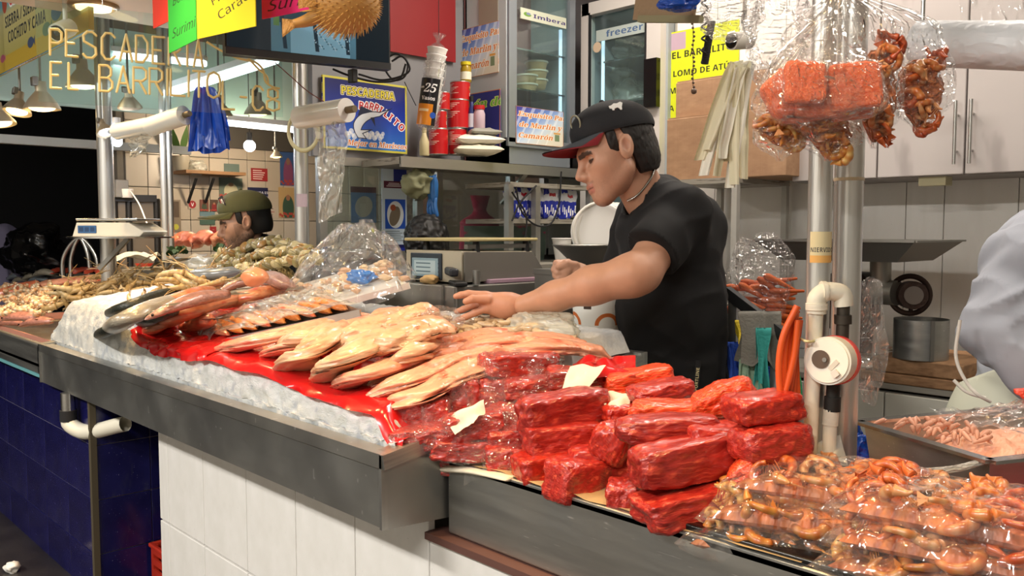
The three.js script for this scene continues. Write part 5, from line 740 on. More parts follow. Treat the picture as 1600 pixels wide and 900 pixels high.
// ---------- back of the stall ----------
function panelGeo(TL, TR, BL, th = 0.004) { const x = TR.clone().sub(TL), y = TL.clone().sub(BL), w = x.length(), h = y.length(); x.normalize(); const z = x.clone().cross(y).normalize(), yy = z.clone().cross(x); return new THREE.BoxGeometry(w, h, th).applyMatrix4(new THREE.Matrix4().makeBasis(x, yy, z).setPosition(TR.clone().add(BL).multiplyScalar(0.5))); }
const rectX = (x0, y0, x1, y1, X0, th) => { const m = (x0 + x1) / 2, a = onX(x0, y0, X0), b = onX(x1, y1, X0); a.y = onX(m, y0, X0).y; b.y = onX(m, y1, X0).y; return panelGeo(V(X0, a.y, a.z), V(X0, a.y, b.z), V(X0, b.y, a.z), th); };
const rectZ = (x0, y0, x1, y1, Z0, th) => { const m = (x0 + x1) / 2, a = onZ(x0, y0, Z0), b = onZ(x1, y1, Z0); a.y = onZ(m, y0, Z0).y; b.y = onZ(m, y1, Z0).y; return panelGeo(V(a.x, a.y, Z0), V(b.x, a.y, Z0), V(a.x, b.y, Z0), th); };
const printed = (w, h, draw, r = 0.6) => mat(0xffffff, r, { map: canvasTex(w, h, draw) });
const fillBg = (c, col, w, h) => { c.fillStyle = col; c.fillRect(0, 0, w, h); };
function txt(c, s, x, y, size, col, o = {}) { c.save(); c.translate(x, y); if (o.rot) c.rotate(o.rot); c.transform(1, 0, o.skew || 0, 1, 0, 0); c.font = `${o.style || 'bold'} ${size}px ${o.font || 'sans-serif'}`; c.textAlign = o.align || 'left'; if (o.line) { c.lineWidth = o.lw || size * 0.14; c.strokeStyle = o.line; c.lineJoin = 'round'; c.strokeText(s, 0, 0); } c.fillStyle = col; c.fillText(s, 0, 0); c.restore(); }
const alu = mat(0xa7a69f, 0.4, { metalness: 0.8 }), grubby = mat(0xffffff, 0.55, { map: stained([0.62, 0.6, 0.56], [0.42, 0.39, 0.35], 6, 140), metalness: 0.3 });
// shop sign on the partition
one('shop_sign', 'blue shop sign with yellow border, red lettering and a leaping billfish', 'sign', rectX(503, 126, 635, 236, PX + 0.008, 0.012), printed(640, 460, (c, w, h) => {
  const g = c.createLinearGradient(0, 0, 0, h); fillBg(c, '#d7cf52', w, h); g.addColorStop(0, '#14185c'); g.addColorStop(0.5, '#1f3fae'); g.addColorStop(1, '#3f86d8'); c.fillStyle = g; c.fillRect(14, 14, w - 28, h - 28);
  c.fillStyle = 'rgba(255,255,255,.75)'; for (let i = 0; i < 26; i++) { c.beginPath(); c.arc(170 + 11 * i, 355 + 18 * Math.sin(i * 1.7), 16 + 6 * Math.sin(i * 3), 0, 7); c.fill(); }
  txt(c, 'PESCADERIA', 128, 104, 70, '#e8d836', { line: '#f6f0d0', lw: 16 }); txt(c, 'PESCADERIA', 128, 104, 70, '#e8d836', { line: '#1b1b3a', lw: 8 });
  'EL BARRILITO'.split('').forEach((ch, i) => { const a = -0.5 + i * 0.115; txt(c, ch, 142 + i * 38, 182 + 200 * (1 - Math.cos(a - 0.1)) + (i > 6 ? (i - 6) * 11 : 0), 68, '#c2222c', { rot: a * 0.8 + 0.2, line: '#fff', lw: 12 }); });
  c.fillStyle = '#dfe6ee'; c.strokeStyle = '#16213f'; c.lineWidth = 5; c.save(); c.translate(-60, -50); c.scale(1.2, 1.15); c.beginPath(); c.moveTo(470, 190); c.lineTo(400, 215); c.quadraticCurveTo(270, 210, 235, 290); c.quadraticCurveTo(225, 330, 262, 372); c.lineTo(312, 372); c.lineTo(290, 345); c.lineTo(345, 320); c.lineTo(280, 325); c.quadraticCurveTo(300, 260, 400, 238); c.closePath(); c.fill(); c.stroke(); c.fillStyle = '#16213f'; c.beginPath(); c.moveTo(360, 214); c.lineTo(280, 190); c.lineTo(260, 245); c.fill(); c.beginPath(); c.moveTo(340, 250); c.lineTo(372, 300); c.lineTo(366, 246); c.fill(); c.restore();
  txt(c, 'Mejor en Mariscos', 170, 430, 50, '#e47a2c', { font: 'serif', style: 'italic bold', line: '#fff' });
}, 0.35));
one('wall_board', 'plain red board on the partition right of the television', 'board', rectX(608, -40, 711, 89, PX + 0.008, 0.01), mat(0x8f1418, 0.55));
// long shelf with its brackets
const SY = 1.71, SX = -2.98;
{
  const t = thing('wall_shelf', 'long grubby metal shelf under the cans and the small fridge', 'shelf', V((SX + PX) / 2, SY - 0.03, -2.75));
  partW(t, 'shelf_board', box(SX - PX, 0.03, 1.2, (SX + PX) / 2, SY - 0.015, -2.78), grubby); partW(t, 'shelf_lip', box(0.012, 0.045, 1.2, SX, SY - 0.02, -2.78), alu);
  partW(t, 'bracket', beam(onX(683, 250, SX - 0.02), onX(652, 312, PX + 0.02), 0.03, 0.012), alu); partW(t, 'bracket', beam(onX(822, 270, SX - 0.02), onX(785, 318, PX + 0.1), 0.03, 0.012), alu);
}
const canTop = mat(0xbdbcb6, 0.3, { metalness: 0.9 });
const canTex = (v) => printed(256, 256, (c, w, h) => { fillBg(c, '#c01218', w, h); c.fillStyle = '#f2e9df'; for (let i = 0; i < 9; i++) c.fillRect(18, 30 + i * 16, 40 + ((i * 37 + v * 13) % 46), 5); c.fillRect(150, 150, 70, 52); c.fillStyle = '#222'; for (let i = 0; i < 12; i++) c.fillRect(155 + i * 5, 154, 2 + (i % 3), 40); c.fillStyle = '#d9a93a'; c.beginPath(); c.ellipse(190, 70, 42, 30, 0, 0, 7); c.fill(); c.fillStyle = '#4f8a33'; c.fillRect(146, 96, 88, 12); c.fillStyle = '#fff'; c.fillRect(165, 60, 50, 16); }, 0.35);
[[685, 222, 30, 40, 'tin with two barcodes standing lowest left on the shelf'], [714, 222, 30, 40, 'tin lowest right, half behind the flour bags'], [688, 187.5, 20, 27, 'small tin in the middle of the left column'], [716, 179, 34, 44, 'large tin with a barcode in the middle of the right column'], [692, 158.5, 22, 27, 'small tin topmost in the left column'], [719, 143.5, 31, 29, 'tin topmost in the right column under the jar']].forEach(([x, y, w, h, l], i) => {
  const p = onX(x, y, -3.1), k = FW.dot(V(p.x, 0, p.z)) / FOC, r = w * k / 2, H = h * k, t = thing('tin_can', 'red ' + l, 'can', V(p.x, p.y - H / 2, p.z), 'red tins on the shelf'); t.rotation.y = -1.4 + 0.3 * Math.sin(i * 2.1); part(t, 'label', cyl(r, r, H * 0.94, 0, H / 2, 0), canTex(i)); part(t, 'lid', lathe([[0, H * 0.985], [r * 0.9, H * 0.985], [r * 0.94, H], [r * 1.02, H], [r * 1.02, H * 0.96], [r, H * 0.955]]), canTop); part(t, 'bottom_rim', cyl(r * 1.02, r * 1.02, H * 0.03, 0, H * 0.015, 0), canTop);
});
function bottleThing(name, label, cat, px, py0, py1, w, X0, body, cap, prof, band) { const a = onX(px, py1, X0), b = onX(px, py0, X0), H = b.y - a.y, k = FW.dot(V(a.x, 0, a.z)) / FOC, r = w * k / 2, t = thing(name, label, cat, a); part(t, 'body', lathe(prof.map(([x, y]) => [x * r, y * H])), body); part(t, 'cap', cyl(r * prof.cap, r * prof.cap, H * 0.16, 0, H * 0.92, 0), cap); if (band) part(t, 'label', lathe([[r * 1.02, H * 0.12], [r * 1.02, H * 0.5]]), band); return t; }
const jarP = [[0, 0], [1, 0], [1, 0.66], [0.82, 0.78], [0.82, 0.86], [0, 0.86]]; jarP.cap = 0.95; const botP = [[0, 0], [1, 0], [1, 0.5], [0.5, 0.74], [0.42, 0.86], [0, 0.86]]; botP.cap = 0.5;
bottleThing('glass_jar', 'jar of yellow sauce with yellow lid on top of the red tins', 'jar', 728, 97, 129, 17, -3.1, mat(0xa88a1e, 0.3), mat(0xd6c21c, 0.4), jarP, mat(0xe9e4cf, 0.6)); bottleThing('sauce_bottle', 'dark blue labelled bottle beside the shaker', 'bottle', 737, 150, 206, 12, -3.05, mat(0x2a3570, 0.3), M.black, botP, mat(0xc9c9d6, 0.5)); bottleThing('spice_shaker', 'pale shaker with a red lid on the flour bags', 'shaker', 749, 165, 204, 18, -3.02, mat(0xcdb5c0, 0.45), mat(0xb81c20, 0.4), jarP); bottleThing('sauce_bottle', 'cream plastic bottle under the stack of foam cups', 'bottle', 663, 200, 243, 15, -3.08, mat(0xd3c79a, 0.45), mat(0xd3c79a, 0.45), botP);
{ const fm = [mat(0xdcd6c0, 0.5, { bumpMap: T.crinkle, bumpScale: 0.004 }), printed(256, 128, (c, w, h) => { fillBg(c, '#e6e1d3', w, h); c.fillStyle = '#b0182a'; c.fillRect(120, 60, 136, 26); c.fillStyle = '#27389a'; c.fillRect(120, 30, 136, 30); }, 0.45), mat(0x9b9a90, 0.5)]; [[742, 236, 34, 8, 0, 'lower white flour bag on the shelf'], [744, 221, 34, 8, 1, 'upper white flour bag with a red and blue stripe'], [752, 209, 22, 6, 2, 'flat grey pouch on top of the flour bags']].forEach(([x, y, w, h, m, l], i) => { const p = onX(x, y, -3.03), k = FW.dot(V(p.x, 0, p.z)) / FOC; one('flour_bag', l, 'bag', put(pillow(w * k, h * k, 0.1, i * 9 + 2), p.x, p.y, p.z, 0, 1.1, 0), fm[m], 'bags on the shelf'); }); }
{ // sleeve of foam cups
  const a = atD(667, 203, 3.72), b = atD(684, 72, 3.72), d = b.clone().sub(a), L = d.length(), t = thing('cup_sleeve', 'plastic sleeve of stacked white foam cups hanging beside the tins', 'cups', a); t.quaternion.setFromUnitVectors(V(0, 1, 0), d.clone().normalize());
  for (let i = 0; i < 9; i++) part(t, 'foam_cup', lathe([[0.026, 0], [0.042, 0.075], [0.045, 0.08], [0.04, 0.08]], 20).translate(0, L - 0.09 - i * (L - 0.09) / 9, 0).rotateX(0), M.white);
  part(t, 'hanging_string', bar(V(0, L * 1.1, 0), V(0, L * 1.1, 0).add(V(0, 3.05 - a.y - L, 0).applyQuaternion(t.quaternion.clone().invert())), 0.0015, 5), M.dark);
  part(t, 'sleeve', lathe([[0.03, -0.005], [0.048, 0.02], [0.05, L * 0.75], [0.03, L], [0.006, L * 1.05], [0.03, L * 1.14]], 24), film2);
  const lb = new THREE.CylinderGeometry(0.0505, 0.0495, L * 0.55, 20, 1, true, -0.35, 1.9); part(t, 'printed_band', put(lb, 0, L * 0.32, 0), printed(160, 320, (c, w, h) => { fillBg(c, '#16161a', w, h); txt(c, '25', 40, 96, 84, '#fff', { font: 'serif', style: 'italic bold' }); txt(c, 'con', 4, 70, 24, '#fff'); txt(c, 'Vasos', 34, 150, 36, '#fff', { font: 'serif' }); c.fillStyle = '#e08a1e'; c.fillRect(0, 176, 130, 144); c.fillStyle = '#f2d9b0'; c.fillRect(20, 210, 80, 18); c.fillStyle = '#2a57b8'; c.beginPath(); c.arc(136, 250, 22, 0, 7); c.fill(); }, 0.3));
}
// small display fridge on the shelf
{
  const z0 = -2.79, z1 = -3.25, x1 = SX, x0 = PX + 0.01, y0 = SY + 0.005, y1 = 2.72, t = thing('display_fridge', 'small upright display fridge with tubs on its shelves', 'fridge', V((x0 + x1) / 2, y0, (z0 + z1) / 2)), gm = mat(0x8d949b, 0.4, { metalness: 0.4 }), wm = mat(0xb9bfc0, 0.5);
  partW(t, 'side_panel', box(x1 - x0, y1 - y0, 0.02, (x0 + x1) / 2, (y0 + y1) / 2, z0 - 0.01), wm); partW(t, 'side_panel', box(x1 - x0, y1 - y0, 0.02, (x0 + x1) / 2, (y0 + y1) / 2, z1 + 0.01), wm); partW(t, 'back_panel', box(0.02, y1 - y0, z0 - z1, x0, (y0 + y1) / 2, (z0 + z1) / 2), mat(0x8a5a58, 0.6)); partW(t, 'bottom', box(x1 - x0, 0.1, z0 - z1, (x0 + x1) / 2, y0 + 0.05, (z0 + z1) / 2), gm); partW(t, 'top', box(x1 - x0, 0.04, z0 - z1, (x0 + x1) / 2, y1, (z0 + z1) / 2), gm);
  const door = partW(t, 'door', merge(box(0.03, y1 - y0 - 0.1, 0.05, x1, (y0 + y1) / 2 + 0.05, z0 - 0.03), box(0.03, y1 - y0 - 0.1, 0.04, x1, (y0 + y1) / 2 + 0.05, z1 + 0.02), box(0.03, 0.04, z0 - z1, x1, y0 + 0.1, (z0 + z1) / 2)), gm); partW(door, 'pane', box(0.004, y1 - y0 - 0.14, z0 - z1 - 0.09, x1, (y0 + y1) / 2 + 0.05, (z0 + z1) / 2), M.glass);
  for (const py of [86, 147]) partW(t, 'wire_shelf', box(x1 - x0 - 0.06, 0.008, z0 - z1 - 0.05, (x0 + x1) / 2, onX(830, py, x1 - 0.1).y, (z0 + z1) / 2), M.chrome);
  partW(t, 'light_strip', box(0.012, 0.5, 0.012, x1 - 0.04, 2.15, z1 + 0.05), mat(0xffffff, 0.5, { emissive: 0xcfe6ff, emissiveIntensity: 1.1 })); partW(t, 'header', rectX(813, 20, 884, 37, x1 + 0.017, 0.006), printed(320, 130, (c, w, h) => { fillBg(c, '#c9cdb9', w, h); txt(c, 'Imbera', 84, 92, 66, '#3c2f6c', { style: 'bold' }); c.fillStyle = '#6f9a3c'; c.beginPath(); c.arc(46, 66, 26, 0, 4.4); c.fill(); c.fillStyle = '#7b86a8'; c.beginPath(); c.arc(52, 58, 15, 0, 7); c.fill(); }));
  const pate = printed(420, 360, (c, w, h) => { const g = c.createLinearGradient(0, 0, w * 0.6, h); g.addColorStop(0, '#3a2f8a'); g.addColorStop(0.4, '#6c8ed2'); g.addColorStop(0.7, '#cfe0f0'); g.addColorStop(1, '#e8e2cc'); c.fillStyle = g; c.fillRect(0, 0, w, h); c.fillStyle = 'rgba(255,255,255,.45)'; for (let i = 0; i < 5; i++) { c.beginPath(); c.moveTo(60 + i * 80, 0); c.lineTo(90 + i * 80, 0); c.lineTo(i * 80 - 60, h); c.lineTo(i * 80 - 70, h); c.fill(); } c.strokeStyle = '#b57a4a'; c.lineWidth = 8; c.strokeRect(0, 0, w, h); const o = { font: 'serif', style: 'italic bold', line: '#fff3da', lw: 8 }; txt(c, 'Exquisito Paté', 14, 92, 62, '#d8742a', o); txt(c, 'de Marlin y', 20, 196, 66, '#d8742a', o); txt(c, 'Camarón', 14, 300, 66, '#d8742a', o); c.fillStyle = '#dba24a'; c.fillRect(330, 220, 60, 16); c.fillStyle = '#7a8f6a'; c.fillRect(340, 240, 42, 66); });
  partW(t, 'poster', rectX(806, 170, 880, 227, x1 + 0.018, 0.003), pate, 'printed advert on the door'); partW(t, 'poster', rectZ(717, 40, 779, 119, z0 + 0.002, 0.003), pate, 'printed advert on the fridge side');
  partW(t, 'notice', rectZ(748, -8, 778, 36, z0 + 0.002, 0.002), mat(0x9a8c7c, 0.8));
  const tm = [mat(0xd9b98a, 0.4), mat(0xe6dcc8, 0.4)]; [[838, 133], [838, 119], [838, 105], [822, 140], [822, 126]].forEach(([x, y], i) => { const p = onX(x, y, x1 - 0.12), q = thing('food_tub', ['lowest tub in the fridge stack', 'middle tub in the fridge stack', 'topmost tub in the fridge stack', 'lower tub behind the fridge stack', 'upper tub behind the fridge stack'][i], 'tub', p, 'tubs in the small fridge'); part(q, 'cup', lathe([[0, -0.02], [0.045, -0.02], [0.056, 0.02]], 20), tm[0]); part(q, 'lid', cyl(0.06, 0.06, 0.008, 0, 0.022, 0), tm[1]); });
}
one('shelf_sign', 'deep blue sign with green script letters leaning behind the spice shaker', 'sign', rectZ(733, 143, 782, 240, -2.765, 0.004), printed(256, 512, (c, w, h) => { fillBg(c, '#2b2f86', w, h); c.strokeStyle = '#d3833f'; c.lineWidth = 8; c.strokeRect(2, 2, w - 4, h - 4); txt(c, 'ón de', 30, 128, 92, '#63b52c', { font: 'serif', style: 'italic bold', line: '#e8f08a', lw: 10 }); for (let i = 0; i < 4; i++) { c.strokeStyle = ['#e0b23a', '#e9e4d8', '#5a74c9', '#d8d8e6'][i]; c.lineWidth = 12; c.beginPath(); c.arc(190, 440, 62 - i * 14, Math.PI, 0); c.stroke(); } }));
// upright freezer
{
  const z = -3.35, x0 = -2.99, x1 = -2.5, t = thing('upright_freezer', 'tall white framed freezer with a glass door and black handle', 'freezer', V((x0 + x1) / 2, 0, z - 0.3)), wm = mat(0xcfc9c4, 0.45), H = 2.52;
  partW(t, 'cabinet', merge(box(0.03, H, 0.6, x0, H / 2, z - 0.32), box(0.03, H, 0.6, x1, H / 2, z - 0.32), box(x1 - x0, H, 0.03, (x0 + x1) / 2, H / 2, z - 0.62), box(x1 - x0, 0.05, 0.6, (x0 + x1) / 2, H, z - 0.32), box(x1 - x0, 1.3, 0.5, (x0 + x1) / 2, 0.65, z - 0.3)), mat(0x9fa6a8, 0.5));
  const d = partW(t, 'door', merge(box(0.05, 1.4, 0.05, x0 + 0.02, H - 0.68, z), box(0.085, 1.4, 0.05, x1 - 0.04, H - 0.68, z), box(x1 - x0, 0.06, 0.05, (x0 + x1) / 2, H - 0.01, z)), wm); partW(d, 'pane', box(x1 - x0 - 0.1, 1.3, 0.005, (x0 + x1) / 2 - 0.01, H - 0.7, z), M.glass); partW(d, 'handle', rectZ(1009, 92, 1028, 168, z + 0.04, 0.03), M.blackGloss); partW(d, 'seal', merge(box(0.012, 1.34, 0.01, x0 + 0.05, H - 0.7, z + 0.02), box(0.012, 1.34, 0.01, x1 - 0.085, H - 0.7, z + 0.02)), M.rubber);
  partW(t, 'header', rectZ(932, 40, 1008, 58, z + 0.006, 0.004), printed(320, 90, (c, w, h) => { fillBg(c, '#aeb8b4', w, h); txt(c, 'freezer', 66, 66, 70, '#46618a'); txt(c, '✱', 12, 62, 50, '#5aa0a8'); })); const s = onZ(933, 74, z + 0.008); partW(t, 'round_sticker', cyl(0.026, 0.026, 0.003, s.x, s.y, s.z, Math.PI / 2), mat(0xcdb59a, 0.6));
  for (const py of [92, 158]) partW(t, 'wire_shelf', box(x1 - x0 - 0.08, 0.008, 0.45, (x0 + x1) / 2, onZ(970, py, z - 0.05).y, z - 0.28), M.chrome); partW(t, 'light_strip', box(0.012, 0.7, 0.012, x0 + 0.07, 2.05, z - 0.06), mat(0xffffff, 0.5, { emissive: 0xd6ecff, emissiveIntensity: 1.3 }));
  for (const [x, y, a] of [[962, 120, 0.09], [985, 150, 0.1], [980, 78, 0.07]]) filmBlob('frozen_bag', `frosty clear bag ${y < 100 ? 'on the top shelf' : y < 130 ? 'on the middle shelf' : 'low'} in the freezer`, 'bag', onZ(x, y, z - 0.25), a, a * 0.7, 0.07, M.filmMilky, x, 0.2, 0.3, 'bags in the freezer');
}
one('wall_board', 'red painted board between the small fridge and the freezer', 'board', box(0.5, 0.75, 0.02, -3.14, 2.58, -3.9), mat(0x96191d, 0.6)); one('wall_paper', 'white notice under the red board beside the freezer', 'notice', box(0.22, 0.4, 0.01, -3.1, 2.0, -3.9), M.white);
one('hand_poster', 'yellow hand-lettered price poster behind the cardboard boxes', 'poster', rectZ(1037, 42, 1152, 236, -3.395, 0.004), printed(512, 860, (c, w, h) => { fillBg(c, '#d3dc1c', w, h); txt(c, 'EL BARRILITO', 60, 190, 64, '#2a2c10'); txt(c, 'LOMO DE ATÚN', 70, 318, 58, '#2a2c10'); txt(c, 'MEDALLON', 46, 436, 58, '#2a2c10'); txt(c, 'A', 46, 560, 58, '#2a2c10'); for (let i = 0; i < 16; i++) { c.fillStyle = '#2a2c10'; c.fillRect(10 + (i % 3) * 9, 270 + i * 36, 8, 12); } c.fillStyle = '#b9a0b0'; c.fillRect(30, 10, 130, 120); }));
// rack with boxes behind the man
const cardM = mat(0xffffff, 0.8, { map: rep(T.card, 2) });
function carton(label, x0, y0, x1, y1, z, dep) { const a = onZ(x0, y0, z), b = onZ(x1, y1, z), w = b.x - a.x, h = a.y - b.y, t = thing('cardboard_box', label, 'box', V((a.x + b.x) / 2, b.y, z - dep / 2)); part(t, 'box_body', rbox(w, h, dep, 0.004, 0, h / 2, 0), cardM); part(t, 'top_flap', box(w * 0.98, 0.004, dep * 0.48, 0, h + 0.003, dep * 0.25), cardM); part(t, 'tape', box(w + 0.002, 0.05, dep * 0.1, 0, h - 0.024, 0), mat(0xa78a5e, 0.35)); return t; }
carton('upper brown cardboard box on the rack behind the man', 1056, 130, 1226, 186, -3.02, 0.3); carton('lower brown cardboard box on the rack behind the man', 1042, 187, 1228, 274, -2.99, 0.33);
{ const y = onZ(1140, 277, -2.98).y, u = onZ(1148, 400, -2.97), t = thing('storage_rack', 'metal rack with white uprights holding the cardboard boxes', 'rack', V(u.x - 0.15, 0, -3.15)), xs = [onZ(1046, 280, -2.97).x, u.x]; for (const x of xs) for (const z of [-2.97, -3.35]) partW(t, 'upright', box(0.024, y, 0.024, x, y / 2, z), mat(0xb7b5ae, 0.5, { metalness: 0.3 })); for (const yy of [y - 0.012, 1.1, 0.55]) partW(t, 'rack_shelf', box(xs[1] - xs[0] + 0.03, 0.022, 0.4, (xs[0] + xs[1]) / 2, yy, -3.16), grubby); }
{ // sloping rail with towels, gloves and a bag of carrots
  const A = atD(1136, 456, 2.72), B = atD(1232, 530, 2.45), t = thing('drying_rail', 'sloping dark rail with white legs behind the red loins', 'rail', V((A.x + B.x) / 2, 0, (A.z + B.z) / 2)); partW(t, 'rail', beam(A, B, 0.02, 0.035), mat(0x3a3c3e, 0.5, { metalness: 0.5 })); for (const p of [atD(1147, 470, 2.7), atD(1214, 520, 2.5)]) partW(t, 'leg', box(0.03, p.y, 0.02, p.x, p.y / 2, p.z), mat(0x9fa1a2, 0.5, { metalness: 0.5 }));
  const drape = (name, label, px, w, y0, y1, d, col, s) => { const a = atD(px, y0, d), b = atD(px, y1, d); return one(name, label, 'cloth', sheet(24, 26, (u, v) => { const q = Math.abs(v * 2 - 1), y = mixn(a.y, b.y + 0.02 * noise(u * 4, s), q); return V(a.x, y, a.z).addScaledVector(RT, (u - 0.5) * w * (1 - 0.15 * (1 - q)) + 0.01 * noise(u * 3, v * 4, s)).addScaledVector(FW, (v - 0.5) * 0.05 - 0.018 * ridge(u * 4, q * 0.8, s) * q); }, w, 0.4), mat(col, 0.9, { bumpMap: rep(T.grain, 6), bumpScale: 0.002 }), 'rags on the rail'); };
  drape('rag', 'grey towel folded over the sloping rail', 1188, 0.13, 486, 566, 2.5, 0x75736b, 3); drape('rag', 'teal rubber glove cuff hanging over the grey towel', 1192, 0.04, 512, 600, 2.46, 0x2f8d86, 6); drape('rag', 'pale green mesh rag hanging low under the towel', 1168, 0.07, 560, 612, 2.5, 0x8aa58c, 9); drape('rag', 'yellow rag at the left end of the rail', 1160, 0.035, 500, 528, 2.6, 0xbda524, 12); drape('rag', 'blue cloth hanging near the black shirt', 1149, 0.04, 534, 590, 2.6, 0x2449a8, 15); drape('rag', 'dark blue rag below the towel beside the rail leg', 1200, 0.06, 565, 620, 2.6, 0x1b3b9a, 18); drape('rag', 'green net rag behind the orange cable', 1232, 0.06, 560, 630, 2.5, 0x1d8b56, 21);
  const bagc = atD(1188, 455, 2.75), cm = [mat(0xc65a16, 0.6), mat(0xb44e12, 0.6)]; filmBlob('carrot_bag', 'large clear bag of carrots behind the rail', 'bag', bagc.clone().add(V(0, 0.03, 0)), 0.1, 0.15, 0.07, bagFilm, 61, 0.75, 0.2);
  for (let i = 0; i < 26; i++) { const p = bagc.clone().addScaledVector(RT, rr(-0.075, 0.075)).add(V(0, -0.1 + 0.14 * (i / 26), 0)).addScaledVector(FW, rr(-0.04, 0.03)), d = RT.clone().multiplyScalar(rr(0.6, 1)).add(V(0, rr(-0.5, 0.2), 0)).normalize().multiplyScalar(0.055); one('carrot', 'orange carrot inside the large clear bag', 'carrot', loft([p.clone().sub(d), p, p.clone().add(d)], (q) => [0.013 * (1 - 0.7 * q) * (q ? 1 : 0.5), 0.013 * (1 - 0.7 * q) * (q ? 1 : 0.5)], { n: 8, m: 8 }), cm[i & 1], 'carrots in the bag'); }
}
{ const c = atD(936, 520, 2.66), t = thing('paint_bucket', 'white plastic bucket with a printed label beside the man', 'bucket', V(c.x, 1.02, c.z)); part(t, 'bucket_body', lathe([[0.0, 0], [0.07, 0], [0.085, 0.2], [0.088, 0.2], [0.088, 0.215], [0.084, 0.215], [0.084, 0.23], [0.09, 0.235], [0.086, 0.24], [0, 0.238]], 32), M.white); part(t, 'label', put(new THREE.CylinderGeometry(0.084, 0.0765, 0.12, 32, 1, true), 0, 0.115, 0), printed(512, 128, (c2, w, h) => { fillBg(c2, '#dfe2de', w, h); for (let k = 0; k < 4; k++) { const o = k * 128; c2.strokeStyle = '#c0662a'; c2.lineWidth = 12; c2.beginPath(); c2.arc(o + 84, 86, 34, Math.PI, 0); c2.stroke(); c2.fillStyle = '#d9912e'; c2.fillRect(o, 108, 128, 20); c2.fillStyle = '#3a2a20'; c2.fillRect(o + 8, 20, 26, 14); c2.fillStyle = '#fff'; c2.fillRect(o + 66, 114, 36, 8); } })); const s = one('side_table', 'small steel side table under the bucket', 'table', merge(box(0.2, 0.02, 0.2, c.x, 1.01, c.z), ...[[-1, -1], [1, -1], [-1, 1], [1, 1]].map(([a, b]) => box(0.02, 1.0, 0.02, c.x + a * 0.085, 0.5, c.z + b * 0.085))), grubby); }
